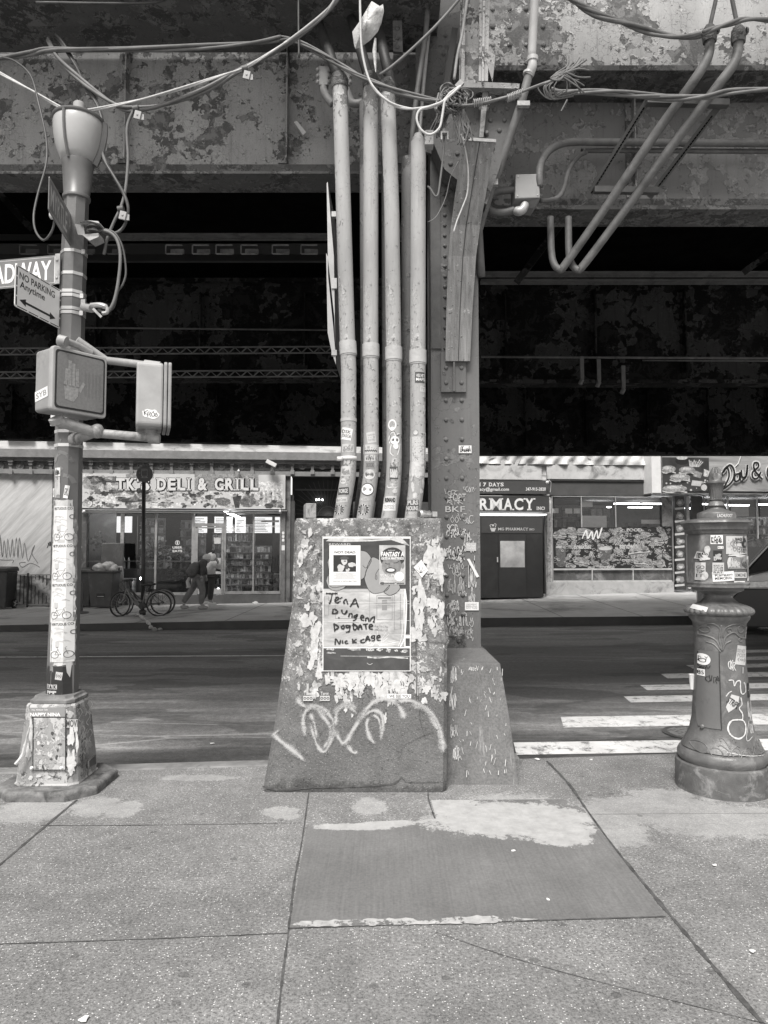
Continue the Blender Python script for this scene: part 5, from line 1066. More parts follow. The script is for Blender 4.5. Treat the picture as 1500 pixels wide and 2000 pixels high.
for k, (y0, y1, xo) in enumerate([(990, 1062, 3), (1062, 1137, 0), (1137, 1212, -1), (1212, 1287, 1)]):
    sk = xo; a_ = Art(SPo, .0035 + .0004 * k); a_.rect(110 + sk, 149 + sk * .3, y1 + 2, y0, 8, 8, .02); p0 = a_.build('poster', POSW, lamp)
    a_ = Art(SPo, .0045 + .0004 * k)
    for j in range(7):
        yy = y0 + 12 + rnd.uniform(0, 30); xx = rnd.uniform(118, 140); a_.line([(xx - 6, yy), (xx, yy - 2), (xx + 7, yy + 1)], rnd.uniform(.6, 2), jit=.5)
    a_.rect(116 + sk, 149, y1 - 2, y1 - 8, 5, 1); a_.rect(120 + sk, 127 + sk, y0 + 48, y0 + 38, 1, 1); a_.build('wash', PALE, p0)
    a_ = Art(SPo, .005 + .0004 * k); bike_art(a_, 119 + sk, y1 - 12, 15, .7); a_.ring(149, y0 + 20, 3, 4.5); a_.build('bicycle_print', plain('print_grey', .12, .5), p0)
    a_ = Art(SPo, .005 + .0004 * k); a_.text('VIRTUOUS CO', 113 + sk, 149 + sk * .2, y0 + 7, y0 + 2, .02, -.04); a_.build('lettering', DARK, p0)
for (x0, x1, y0, y1, t, m_, i_) in [(116, 129, 932, 916, None, WHITE, DARK), (115, 129, 975, 932, None, GREY, PALE), (136, 144, 975, 950, 'GIRL', WHITE, BLACK), (109, 114, 972, 955, 'T', WHITE, BLACK), (121, 133, 1323, 1308, '(o)', PALE, BLACK)]: tag_sticker(SPo, x0, x1, y0, y1, lamp, t, m_, i_, .15 if t in ('GIRL', '(o)') else 0, .004, 4)
a_ = Art(SPo, .0045); a_.text('TA', 118, 127, 963, 957, .03); a_.build('lettering', WHITE, lamp)
a_ = Art(SPo, .0025); a_.rect(97, 146, 1362, 1298, 8, 6); a_.build('dark_wrap', plain('wrap_black', .03, .3, var=.3), lamp)
a_ = Art(SPo, .0036)
for (x0, y0) in ((101, 1341), (109, 1341), (117, 1341)): a_.rect(x0, x0 + 7, y0, y0 - 9)
a_.text('PPP', 102, 123, 1350, 1344, .06); a_.text('907', 101, 120, 1358, 1351, .06); a_.poly([(138, 1290), (147, 1284), (144, 1320), (140, 1310)]); a_.build('sticker', PALE, lamp)
a_ = Art(SPo, .0042); a_.text('U', 102, 107, 1340, 1333, .04); a_.text('A', 110, 115, 1340, 1333, .04); a_.text('K', 118, 123, 1340, 1333, .04); a_.build('print', BLACK, lamp)
# ---- signs on the lamp post
def sign_quad(name, TL, BL, TR, BR, mat, label, thick=.004):
    """TL.. = (px,py,Y) ; returns (object, S(u,v,h)) with u 0..1 left->right, v 0..1 bottom->top"""
    a, b, c, d = W(*TL), W(*BL), W(*TR), W(*BR)
    top = (a.z + c.z) / 2; bot = (b.z + d.z) / 2; L_ = Vector(((a.x + b.x) / 2, TL[2], 0)); R_ = Vector(((c.x + d.x) / 2, TR[2], 0))
    o = L_ + Vector((0, 0, bot)); sx = R_ - L_; sy = Vector((0, 0, top - bot)); n = sx.cross(sy).normalized()
    S = lambda u, v, h=0: o + sx * u + sy * v + n * h
    nn = 7; pts = []; rr = .04; asp = sx.length / sy.length
    for (cu, cv, a0) in ((1, 1, 0), (0, 1, 90), (0, 0, 180), (1, 0, 270)):
        for k in range(5):
            q_ = R(a0 + k * 22.5); ru = rr / asp * 1.5; rv = rr * 1.5; pts.append((cu + (-ru if cu else ru) + ru * math.cos(q_), cv + (-rv if cv else rv) + rv * math.sin(q_)))
    mb = MB(); mb.prism([S(u, v, 0) for u, v in pts], -n * thick); return build(name, mb, mat, label=label, cat='sign'), S
SGG = plain('sign_green', .17, .4, var=.2, sc=8, grime=.16); SGW = plain('sign_white', .8, .4, var=.04, sc=5, grime=.7)
s_, S = sign_quad('street_sign', (97, 331, 4.4), (95, 399, 4.4), (143, 437, 4.98), (140, 497, 4.98), SGG, 'narrow foreshortened street name sign reading MYRTLE AV on the lamp post')
ORG[s_.name] = s_.location.copy()
a_ = Art(S, .001); a_.line([(.02, .06), (.98, .06), (.98, .94), (.02, .94), (.02, .06)], .02, False); a_.text('MYRTLE', .06, .74, .2, .82, .012); a_.text('AV', .81, .93, .42, .8, .012); a_.build('lettering', PALE, s_)
s_, S = sign_quad('street_sign', (-112, 518, 5.12), (-112, 575, 5.12), (118, 497, 4.93), (118, 553, 4.93), SGG, 'street name sign reading BROADWAY running out of the left edge, on the lamp post')
a_ = Art(S, .001); a_.line([(.01, .06), (.955, .06), (.955, .94), (.01, .94), (.01, .06)], .012, False); a_.text('BROADWAY', .2, .925, .16, .84, .02); a_.build('lettering', SGW, s_)
mb = MB(); mb.prism([S(.96, .0, .002), S(1.0, .0, .002), S(1.0, 1.02, .002), S(.96, 1.02, .002)], (0, -.008, 0)); [mb.dome(S(.98, v, .012), .01, (0, -1, 0)) for v in (.2, .8)]; build('bracket', mb, GALV, s_)
s_, S = sign_quad('no_parking_sign', (30, 519, 4.47), (29, 602, 4.47), (121, 564, 4.95), (118, 639, 4.95), SGW, 'white parking sign with a double arrow, hanging off the lamp post at left')
a_ = Art(S, .001)
for (p, q_) in [((.03, .03), (.97, .03)), ((.97, .03), (.97, .97)), ((.97, .97), (.03, .97)), ((.03, .97), (.03, .03))]:
    for k in range(4): f0, f1 = k / 4 + .02, (k + 1) / 4 - .02; a_.line([(p[0] + (q_[0] - p[0]) * f0, p[1] + (q_[1] - p[1]) * f0), (p[0] + (q_[0] - p[0]) * f1, p[1] + (q_[1] - p[1]) * f1)], .022, False)
a_.text('NO PARKING', .08, .84, .70, .87, .012); a_.text('Anytime', .09, .62, .45, .66, .012)
a_.line([(.2, .2), (.76, .2)], .055, False); a_.poly([(.09, .2), (.22, .11), (.22, .29)]); a_.poly([(.87, .2), (.74, .11), (.74, .29)]); a_.build('lettering', BLACK, s_)
# ---- pedestrian signals
SIGM = plain('signal_paint', .27, .5, var=.12, sc=7, grime=.18); SIGL = plain('signal_light', .34, .5, var=.12, sc=7)
def rbox(mb, o, ax, ay, az, r_=.12):   # box with rounded vertical+horizontal edges in the ax/az plane, extruded along ay
    pts = []
    for (cu, cv, a0) in ((1, 1, 0), (-1, 1, 90), (-1, -1, 180), (1, -1, 270)):
        for k in range(5): q_ = R(a0 + k * 22.5); pts.append((cu * (1 - r_) + r_ * math.cos(q_), cv * (1 - r_) + r_ * math.sin(q_)))
    base = [o + ax * u + az * v for u, v in pts]; mb.prism(base, ay); return pts
FL = Vector((-2.085, 4.45, 0)); FR = Vector((-1.86, 4.76, 0)); ax = (FR - FL) / 2; nrm = Vector((ax.y, -ax.x, 0)).normalized()
zt_, zb_ = 2.905, 2.49; zc_ = (zt_ + zb_) / 2 - .01; az = Vector((0, 0, (zt_ - zb_) / 2)); mid = (FL + FR) / 2 + Vector((0, 0, zc_))
ps = empty('pedestrian_signal', mid - az, 'pedestrian crossing signal facing the viewer with a faded raised hand', 'pedestrian signal')
mb = MB(); rbox(mb, mid - nrm * .045, ax * .97, -nrm * .17, az * .97); build('housing', mb, SIGM, ps, bevel=.012)
mb = MB(); rbox(mb, mid - nrm * .0, ax, -nrm * .043, az); build('visor_frame', mb, SIGL, ps, bevel=.008)
mb = MB(); rbox(mb, mid + nrm * .001, ax * .9, nrm * .002, az * .9); build('gasket', mb, BLACK, ps)
q = NT('signal_lens'); q.col(q.ramp(q.noise(60, 3), .3, .7, .15, .19)); q.b.inputs['Roughness'].default_value = .18; q.bump(q.noise(260, 1), .3, .001); LENS = q.m
mb = MB(); rbox(mb, mid + nrm * .0032, ax * .84, nrm * .002, az * .84); build('lens', mb, LENS, ps)
SL = lambda u, v, h=0: mid + ax * u + az * v + nrm * (.0056 + h)
a_ = Art(SL, .0006)
for pts in ([(-.55, -.2), (-.5, .35)], [(-.4, -.2), (-.4, .62)], [(-.26, -.2), (-.27, .55)], [(-.12, -.2), (-.14, .4)], [(.12, 0), (-.05, -.3)]): a_.line(pts, .11, False, .1)
a_.poly([(-.6, -.15), (-.05, -.15), (-.1, -.45), (-.25, -.65), (-.55, -.6)]); a_.build('hand_symbol', plain('hand_grey', .26, .4, var=.35, sc=60), ps)
a_ = Art(SL, .0004)
for k in range(5): a_.rect(.15 + k * .13, .2 + k * .13, -.4, .35)
a_.build('walker_symbol', plain('walker_grey', .15, .3, var=.1), ps)
SSd = lambda u, v, h=0: mid - ax * (.97 * 1) * 1.0 - nrm * (.045 + .17 * (1 - u)) + az * v - ax.normalized() * (h + .001)
tag_sticker(SSd, 0.05, .95, -.6, -.28, ps, 'SYB', WHITE, GREY, .12, .001, 1)
mb = MB(); mb.box(-2.28, -2.17, 4.86, 4.875, W(0, 832, 4.87).z, W(0, 806, 4.87).z); build('counterweight_plate', mb, WHITE, ps)
# second signal, side on
ps2 = empty('pedestrian_signal', W(300, 842, 4.85), 'second pedestrian signal seen from its side, at the end of the bracket arms', 'pedestrian signal')
m2 = W(295, 779, 4.85); d2 = Vector((.95, .32, 0)).normalized(); s2 = Vector((d2.y, -d2.x, 0)); az2 = Vector((0, 0, .215))
mb = MB(); rbox(mb, m2 - d2 * .095 , s2 * .17, d2 * .17, az2, .14); build('housing', mb, SIGL, ps2, bevel=.014)
mb = MB(); rbox(mb, m2 + d2 * .078, s2 * .18, d2 * .022, az2 * 1.03); rbox(mb, m2 + d2 * .105, s2 * .18, d2 * .022, az2 * 1.03); build('visor_frame', mb, SIGM, ps2, bevel=.006)
SD2 = lambda u, v, h=0: m2 + s2 * (-.1705 - h if (s2.y > 0) else .1705 + h) + d2 * u + az2 * v
a_ = Art(SD2, .001); scrap(a_, -.0, -.62, .05, .17, 18, .2); k0 = a_.build('sticker', WHITE, ps2); a_ = Art(SD2, .0015); a_.scrawl(-.04, .04, -.7, -.55, .005, 4); a_.build('print', DARK, k0)
ARM = plain('arm_paint', .3, .55, var=.25, sc=10, grime=.15)
def tb(pts, r_, n=14): mb = MB(); mb.tube([W(*p) for p in pts], r_, n); return mb
ar = empty('signal_bracket', W(150, 858, 4.93), 'grey tubular bracket arms joining both pedestrian signals to the lamp post', 'bracket')
mb = tb([(112, 822, 4.55), (190, 846, 4.75)], .036); mb.tube([W(108, 816, 4.54), W(113, 826, 4.56)], .045, 12); build('lower_arm', mb, ARM, ar, smooth=True, auto=50)
mb = tb([(190, 846, 4.75), (305, 856, 4.84)], .03); mb.tube([W(290, 856, 4.83), W(312, 857, 4.84)], .036, 14); mb.tube([W(295, 838, 4.84), W(295, 860, 4.84)], .045, 14); build('lower_arm', mb, ARM, ar, smooth=True, auto=50)
mb = MB(); mb.tube(crom([W(190, 843, 4.75), W(172, 850, 4.84), W(150, 858, 4.92)], 5), .032, 12); mb.tube([W(152, 857, 4.9), W(143, 858, 4.93)], .042, 12); build('elbow', mb, ARM, ar, smooth=True, auto=50)
mb = tb([(150, 664, 4.66), (208, 704, 4.78), (312, 716, 4.84)], .026); mb.tube([W(282, 712, 4.83), W(313, 716, 4.84)], .033, 14); build('upper_arm', mb, ARM, ar, smooth=True, auto=50)
mb = tb([(122, 664, 4.5), (150, 674, 4.62), (178, 690, 4.7)], .022); mb.tube([W(115, 664, 4.5), W(130, 668, 4.5)], .035, 12); build('upper_arm', mb, ARM, ar, smooth=True, auto=50)
mb = MB(); mb.ball(W(190, 842, 4.74), .045, .05, .05); mb.tube([W(187, 832, 4.74), W(190, 850, 4.74)], .04, 12); build('tee_fitting', mb, ARM, ar, smooth=True)
# spool insulator and hook
iso = empty('insulator', W(165, 465, 4.9), 'spool insulator in a clevis bracket on the lamp post beside the street name sign', 'insulator')
mb = MB(); mb.prism([W(146, 437, 4.88), W(163, 440, 4.86), W(166, 460, 4.86), (W(152, 458, 4.88))], (0, .02, 0)); mb.prism([W(155, 434, 4.85), W(170, 430, 4.8), W(192, 432, 4.8), W(194, 436, 4.8), W(160, 438, 4.85)], (0, .1, 0)); mb.prism([W(160, 458, 4.85), W(192, 455, 4.8), W(193, 462, 4.8), W(175, 470, 4.8), W(165, 462, 4.84)], (0, .1, 0)); build('clevis', mb, GALV, iso)
mb = MB(); c = W(183, 455, 4.85); mb.lathe(c, [(.02, 0), (.045, .003), (.045, .012), (.025, .018), (.025, .03), (.045, .036), (.045, .045), (.02, .05)], 18); build('spool', mb, plain('porcelain', .08, .2, var=.1), iso, smooth=True, auto=50)
hk = empty('hook', W(185, 605, 4.9), 'galvanised hook clamp on the lamp post below the parking sign', 'hook')
mb = MB(); mb.tube([W(163, 600, 4.93), W(180, 603, 4.88)], .028, 12); mb.tube(crom([W(178, 597, 4.87), W(195, 596, 4.86), (W(208, 601, 4.86)), W(209, 610, 4.86), W(200, 612, 4.86)], 5), [.02] * 10 + [.014] * 11, 8); mb.obox(W(190, 611, 4.86), (.03, 0, -.03), (0, .004, 0), (.006, 0, .006)); mb.obox(W(163, 591, 4.93), (.015, 0, 0), (0, .01, 0), (0, 0, .02)); build('hook_body', mb, GALV, hk, smooth=True, auto=45)
mb = MB(); c = W(102, 420, 4.55); mb.ball(c, .02, .02, .03); build('cable_end_cap', mb, PALE, label='small pale cap where the left cable loop meets the foreshortened sign', cat='cable cap')

# ================================================================ cables
CAB = plain('cable_grey', .14, .6, var=.3); CABD = plain('cable_dark', .07, .55, var=.35, sc=10); CABL = plain('cable_light', .3, .6, var=.25, sc=14); ROPE = plain('white_rope', .5, .8, var=.15, sc=40)
def cable(pts, Y, r_, mat, label, strands=1, sp=.014, k=6, wr=0, group=None):
    P_ = crom([W(p[0], p[1], p[2] if len(p) > 2 else Y) for p in pts], k); mb = MB(); rg = random.Random(len(label) * 7)
    for s in range(strands):
        ph = rg.uniform(0, 6.28); fr_ = rg.uniform(.25, .5); out = []
        for i, p in enumerate(P_):
            a = ph + i * fr_ * .6; o = Vector((math.cos(a) * .3, math.sin(a), math.cos(a) * .9)) * sp * (s > 0 or strands > 1)
            out.append(p + o + Vector((0, 0, rg.uniform(-wr, wr))))
        mb.tube(out, r_, 6)
    return build('cable', mb, mat, smooth=True, label=label, cat='cable', group=group)
cable([(-40, 115), (0, 112), (60, 104), (105, 97), (250, 97), (400, 91), (500, 83), (548, 75)], 5.3, .013, CAB, 'grey cable bundle running level across the peeling left girder', 3, .014)
cable([(548, 75, 5.3), (580, 80, 5.25), (640, 113, 5.2), (700, 148, 5.05), (760, 173, 5.0), (830, 193, 5.0), (872, 202, 5.0)], 5.2, .009, CAB, 'bundle sagging from the left girder past the pipe tops to the tangle', 4, .014)
cable([(92, 75, 5.4), (110, 105, 5.3), (135, 135, 5.2), (180, 175, 5.1), (230, 208, 5.05), (262, 213, 5.0), (320, 205, 5.0), (400, 176, 5.0), (470, 135, 5.0), (560, 85, 5.0), (640, 22, 5.0), (675, -20, 5.0)], 5, .013, CAB, 'heavy cable sagging over the lamp and rising to the top centre', 2, .013)
cable([(555, 88), (600, 55), (640, 18), (665, -20)], 4.98, .01, CABL, 'lighter strand lashed along the rising heavy cable', 2, .012)
cable([(-30, 128), (0, 143), (60, 175), (122, 212), (150, 219), (250, 200), (350, 174), (440, 145), (480, 132), (560, 82)], 4.95, .007, ROPE, 'thin twisted support wire resting on top of the lamp', 2, .006, 10)
cable([(262, 213), (248, 250), (250, 310), (245, 370), (236, 405), (222, 435), (210, 465), (203, 497)], 4.95, .011, CAB, 'cable hanging from the sag point and ending loose near the insulator')
cable([(110, 70, 5.4), (125, 90, 5.35), (150, 130, 5.3), (165, 165, 5.2), (190, 205, 5.1), (203, 260, 5.05), (200, 300, 5.0), (225, 345, 4.95), (243, 380, 4.95), (250, 410, 4.95), (243, 438, 4.95), (228, 452, 4.92), (200, 455, 4.9)], 5, .011, CABD, 'dark cable dropping behind the globe and curling into the insulator', 2, .01)
cable([(5, 112, 5.2), (30, 120, 5.1), (60, 148, 5.0), (75, 200, 4.9), (90, 270, 4.85), (90, 320, 4.8), (75, 375, 4.75), (66, 420, 4.7), (70, 452, 4.65), (86, 469, 4.6), (102, 450, 4.58), (107, 425, 4.57)], 4.9, .0075, CABD, 'thin cable hanging in a long loop left of the lamp')
cable([(190, 450), (212, 453), (228, 468), (235, 500), (231, 550), (222, 590), (208, 610), (192, 604)], 4.88, .012, CAB, 'cable loop from the insulator down to the hook, inner run')
cable([(205, 448), (225, 456), (240, 485), (246, 530), (240, 555), (230, 570), (222, 600), (205, 612)], 4.9, .008, CABD, 'thinner cable loop from the insulator to the hook, outer run')
cable([(703, -20), (704, 40), (706, 95), (718, 145), (735, 178), (765, 203), (800, 212), (835, 210), (862, 200), (880, 182), (900, 168)], 4.9, .008, ROPE, 'white rope sagging from the top past the plastic bag to the tangle', 2, .005, 10)
cable([(900, 168), (868, 196), (840, 208), (820, 215), (814, 232), (822, 253), (840, 263), (858, 250), (864, 225), (868, 200), (873, 194)], 4.88, .009, ROPE, 'white rope loop hanging beside the capped fourth pipe', 1, 0, 8)
cable([(915, -20), (908, 30), (902, 70), (893, 110), (887, 155)], 5.3, .012, CABL, 'pale cable dropping straight down left of the head plate')
cable([(900, 262), (908, 290), (914, 330), (913, 375), (903, 405), (893, 430), (886, 453)], 5.2, .006, ROPE, 'thin white cord dangling over the cover trough', 1, 0)
cable([(868, 205), (867, 230), (868, 258), (866, 300), (860, 350), (856, 378), (850, 383), (840, 368), (835, 364)], 5.1, .008, CAB, 'thin cable with a small clamp hanging between fourth pipe and column')
cable([(740, 147), (765, 130), (800, 100), (840, 62), (870, 30), (900, -5)], 5.1, .011, CAB, 'single cable crossing diagonally right of the hanging bag')
cable([(868, 202, 5.0), (900, 203, 4.95), (940, 201, 4.9), (970, 196, 4.88), (1005, 188, 4.85), (1040, 172, 4.85), (1070, 158, 4.85), (1090, 149, 4.85)], 4.9, .009, CAB, 'cable bundle running from the tangle to the frayed ends at right', 3, .012)
cable([(895, 315), (880, 345), (872, 380), (862, 405), (850, 425), (835, 434)], 5.3, .003, CABL, 'hair thin wire drooping in front of the column')
cable([(1078, 172), (1090, 182), (1130, 181), (1200, 181), (1260, 187), (1330, 192), (1380, 190), (1430, 178), (1520, 170)], 5.25, .012, CAB, 'bundle drooping across the conduit bracket toward the right edge', 4, .017)
cable([(1105, -15), (1130, 5), (1165, 28), (1220, 48), (1270, 61), (1330, 69), (1372, 67)], 5.25, .014, CAB, 'heavy bundle sagging across the white girder at top right', 4, .018)
cable([(1372, 66), (1400, 52), (1430, 44), (1460, 40), (1520, 42)], 5.2, .014, CAB, 'heavy bundle continuing right from the conduit fittings', 2, .014)
cable([(583, -10), (583, 40), (584, 112)], 5.2, .008, CABD, 'short dark lead hanging at the left of the black slanting pipes')
cable([(330, -20, 5.4), (300, 5, 5.3), (70, 5, 5.0)], 5, .01, CABD, 'dark cable along the very top left of the upper girder')
# clamps on the cables
for (x, y, lb) in [(265, 216, 'cable clamp at the low point of the heavy cable right of the lamp'), (478, 138, 'cable clamp where the twisted wire meets the heavy cable'), (236, 412, 'cable clamp on the loose cable right of the pole top'), (135, 220, 'cable clamp sitting on the lamp cap')]:
    g = empty('cable_clamp', W(x, y, 4.9), lb, 'clamp', 'cable clamps'); mb = MB(); mb.tube([W(x - 5, y - 2, 4.92), W(x + 6, y - 4, 4.92)], .026, 12); build('collar', mb, CABD, g, smooth=True, auto=40)
    mb = MB(); c = W(x + 4, y + 9, 4.9); mb.obox(c, (.022, 0, -.006), (0, .008, 0), (.006, 0, .028)); mb.obox(c + Vector((.03, .01, -.01)), (.012, 0, 0), (0, .006, 0), (0, 0, .02)); mb.dome(c + Vector((0, -.008, 0)), .008, (0, -1, 0)); build('plate', mb, CABL, g)
mb = MB(); c = W(868, 262, 5.08); mb.box(c.x - .028, c.x + .028, c.y - .02, c.y + .02, c.z, c.z + .012); mb.box(c.x - .028, c.x - .018, c.y - .02, c.y + .02, c.z - .05, c.z); mb.box(c.x + .018, c.x + .028, c.y - .02, c.y + .02, c.z - .05, c.z); mb.tube([c + Vector((0, 0, .01)), c + Vector((0, 0, .04))], .012, 8); build('beam_clamp', mb, GALV, label='small metal beam clamp on the thin cable beside the tangle', cat='clamp')
# tangle
rg = random.Random(21); mb = MB(); cx, cy = 884, 190
for k in range(26):
    a0 = rg.uniform(0, 6.28); sx_, sy_ = rg.uniform(12, 32), rg.uniform(8, 24); tl = rg.uniform(-.8, .6); ox, oy = cx + rg.uniform(-12, 14), cy + rg.uniform(-6, 14); pts = []
    for j in range(rg.randint(6, 11)):
        q_ = a0 + j * .8; dx, dy = sx_ * math.cos(q_), sy_ * math.sin(q_); pts.append(W(ox + dx * math.cos(tl) - dy * math.sin(tl) + rg.uniform(-3, 3), oy + dx * math.sin(tl) + dy * math.cos(tl) + rg.uniform(-3, 3), 5.0 + rg.uniform(-.06, .08)))
    mb.tube(crom(pts, 5), rg.uniform(.004, .0085), 6)
for k in range(14):
    x0, y0 = rg.uniform(880, 905), rg.uniform(195, 215); pts = [W(x0, y0, 5.0), W(x0 + rg.uniform(0, 12), y0 + 18, 5.0), W(x0 + rg.uniform(5, 18), y0 + rg.uniform(35, 50), 5.0), W(x0 + rg.uniform(5, 25), y0 + rg.uniform(45, 75), 5.02)]; mb.tube(crom(pts, 5), .006, 6)
for k in range(12):
    x0, y0 = rg.uniform(868, 880), rg.uniform(205, 215); pts = [W(x0, y0, 5.05), W(x0 - rg.uniform(5, 18), y0 + 25, 5.1), W(x0 - rg.uniform(12, 36), y0 + rg.uniform(45, 65), 5.15)]; mb.tube(crom(pts, 5), .006, 6)
tg = build('cable_tangle', mb, CAB, smooth=True, label='knotted tangle of leftover cables hanging in front of the column head', cat='cable tangle')
mb = MB(); mb.obox(W(897, 166, 4.95), (.02, 0, .022), (0, .015, 0), (.014, 0, -.012)); build('tie_block', mb, CABL, tg) if False else build('cable_connector', mb, CABL, label='grey square cable connector on top of the tangle', cat='connector')
# spiral lashing and frayed end
mb = MB()
for (x0, x1, y0, y1) in [(924, 958, 202, 197), (990, 1020, 193, 181)]:
    P_ = []
    for k in range(61):
        f_ = k / 60; c = W(x0 + (x1 - x0) * f_, y0 + (y1 - y0) * f_, 4.9 if x0 < 950 else 4.86); P_.append(c + Vector((0, math.cos(k * 1.0) * .026, math.sin(k * 1.0) * .026)))
    mb.tube(P_, .004, 5)
build('wire_lashing', mb, CABL, smooth=True, label='coiled wire lashing wound round the bundle right of the tangle', cat='wire')
mb = MB(); rg = random.Random(9)
for k in range(24):
    x1, y1 = 1120 + rg.uniform(-25, 40), 150 + rg.uniform(-40, 35) ; pts = [W(1078 + rg.uniform(-4, 4), 153 + rg.uniform(-3, 3), 4.85), W(1095 + rg.uniform(-6, 6), 146 + rg.uniform(-6, 10), 4.85), W((1095 + x1) / 2 + 6, (146 + y1) / 2 + rg.uniform(-8, 8), 4.87), W(x1, y1, 4.9)]; mb.tube(crom(pts, 5), rg.uniform(.004, .007), 6)
for k in range(8):
    x0, y0 = 1080 + rg.uniform(-10, 10), 160; pts = [W(x0, y0, 4.9), W(x0 - rg.uniform(5, 20), y0 + 12, 4.9), W(x0 + rg.uniform(-5, 10), y0 + rg.uniform(20, 34), 4.92), W(x0 + rg.uniform(20, 50), y0 + rg.uniform(15, 30), 4.95)]; mb.tube(crom(pts, 5), .005, 6)
build('frayed_cable', mb, CAB, smooth=True, label='splayed frayed cable ends at the right end of the bundle', cat='cable')
mb = MB(); mb.tube([W(1108, 195, 5.1), W(1096, 218, 5.1)], .007, 8); build('metal_rod', mb, CABD, label='short thin rod hanging below the frayed cable ends', cat='rod')
# torn plastic bag
q = NT('bag_plastic'); q.col(q.ramp(q.noise(9, 6, .7, .5), .3, .7, .34, .62)); q.b.inputs['Roughness'].default_value = .45; q.b.inputs['Transmission Weight'].default_value = .0; q.bump(q.noise(14, 5, .7, .8), .9, .02)
bagp = [(726, 2), (742, 12), (748, 8), (750, 22), (745, 45), (738, 62), (724, 78), (708, 90), (694, 96), (691, 85), (688, 62), (702, 42), (714, 22), (722, 8)]
mb = MB(); cen = W(718, 50, 4.98); n = len(bagp); fr_ = [W(x, y, 5.0 + .02 * math.sin(i * 2.1)) for i, (x, y) in enumerate(bagp)]
for sgn in (-1, 1):
    inner = [cen.lerp(p, .55) + Vector((0, sgn * .05 + .015 * math.sin(i * 3), 0)) for i, p in enumerate(fr_)]; c1 = cen + Vector((0, sgn * .055, 0))
    mb.add(fr_ + inner + [c1], [(i, (i + 1) % n, n + (i + 1) % n, n + i) for i in range(n)] + [(n + i, n + (i + 1) % n, 2 * n) for i in range(n)])
bg_ = build('plastic_bag', mb, q.m, smooth=True, label='torn pale plastic bag snagged on the cables at top centre', cat='plastic bag')
mb = MB(); mb.tube([W(733, 75, 5.0), W(731, 100, 5.0), W(733, 130, 5.0), W(734, 141, 5.0)], [.008, .016, .008, .003], 6); build('shred', mb, q.m, bg_)

# ================================================================ fire alarm call box on pedestal
YA = 4.95
ACX = [(925, 1397), (1050, 1400), (1200, 1404), (1400, 1409), (1560, 1411)]
AR = [(928, 3), (932, 9), (938, 12), (940, 13), (941, 18), (944, 18), (947, 15), (960, 12), (975, 9), (977, 12), (980, 10), (984, 15), (988, 16), (991, 13), (994, 14), (998, 24), (1002, 34), (1004, 36), (1013, 36), (1014, 40), (1018, 64), (1020, 67), (1022, 67), (1024, 62), (1028, 60), (1036, 58), (1040, 55), (1043, 54)]
IRON = plain('iron_paint', .115, .36, var=.3, sc=9, grime=.2, bump=.5, spec=.5)
fa = empty('fire_alarm_box', W(1411, 1555, YA), 'ornate cast iron fire alarm box on a fluted pedestal, covered in stickers, at right', 'fire alarm box')
am = YA / FPX
def arow(py, r_): return (W(interp(ACX, py), py, YA), r_ * am)
def alathe(rows, n=64, f=None, oct_=0):
    mb = MB(); vs = []
    for py, r_ in rows:
        c, rr = arow(py, r_)
        for k in range(n):
            q_ = 2 * math.pi * k / n; r2 = rr
            if oct_: t_ = (q_ + R(10)) % R(45) - R(22.5); r2 = rr * (1 - oct_ + oct_ * math.cos(R(22.5)) / math.cos(t_) * 1.04)
            if f: r2 += f(q_, py) * am
            vs.append(c + Vector((r2 * math.cos(q_), r2 * math.sin(q_), 0)))
    m = len(rows); mb.add(vs, [(i * n + k, i * n + (k + 1) % n, (i + 1) * n + (k + 1) % n, (i + 1) * n + k) for i in range(m - 1) for k in range(n)] + [tuple(reversed(range(n))), tuple(range((m - 1) * n, m * n))]); return mb
build('finial', alathe([(912, 2), (918, 7), (925, 10), (932, 12), (938, 12), (940, 13), (940.5, 18), (944, 18)], 40, lambda q_, py: 2.5 * math.sin(q_ * 5 + py * .25) * (py < 938)), IRON, fa, smooth=True, auto=40)
build('vase', alathe([(944, 18), (946, 15), (960, 12), (975, 9.5), (976, 12), (978, 10)], 48, lambda q_, py: .8 * math.cos(q_ * 16) * (947 < py < 976)), IRON, fa, smooth=True, auto=60)
build('roof', alathe([(978, 9), (983, 14), (988, 16.5), (991, 13), (994, 14.5), (998, 24), (1002, 34), (1004, 35), (1013.5, 35)]), IRON, fa, smooth=True, auto=40)
build('cornice', alathe([(1013, 36), (1015, 50), (1018, 64), (1022, 66), (1024, 61), (1035, 59), (1037, 56), (1043, 54)], 96, lambda q_, py: .9 * math.cos(q_ * 48) * (1024 < py < 1037), .85), IRON, fa, smooth=True, auto=35)
BOXR = [(1043, 52.5), (1060, 53), (1134, 54)]
build('box', alathe([(1043, 52), (1046, 53)] + [(p, 53.5) for p in range(1050, 1135, 12)] + [(1135, 54)], 96, None, .85), plain('box_iron', .1, .4, var=.2, sc=8, grime=.22), fa, smooth=True, auto=30)
build('lower_ledge', alathe([(1135, 56), (1138, 57), (1141, 56), (1145, 57), (1147, 55)], 96, None, .85), IRON, fa, smooth=True, auto=35)
build('bowl', alathe([(1147, 46), (1152, 45), (1157, 34), (1160, 26), (1163, 25)]), IRON, fa, smooth=True, auto=50)
build('neck', alathe([(1160, 25), (1166, 24.5), (1172, 30), (1177, 37), (1180, 45)], 64, lambda q_, py: .7 * math.cos(q_ * 30) * (py > 1163)), IRON, fa, smooth=True, auto=60)
def gad(q_, py): return 2.6 * abs(math.cos(q_ * 14)) * (1 if 1180 <= py <= 1199 else 0) - 1
build('gadroon', alathe([(1179, 38), (1181, 48), (1184, 55), (1188, 60), (1193, 61.5), (1197, 60), (1200, 56)], 224, gad), IRON, fa, smooth=True, auto=60)
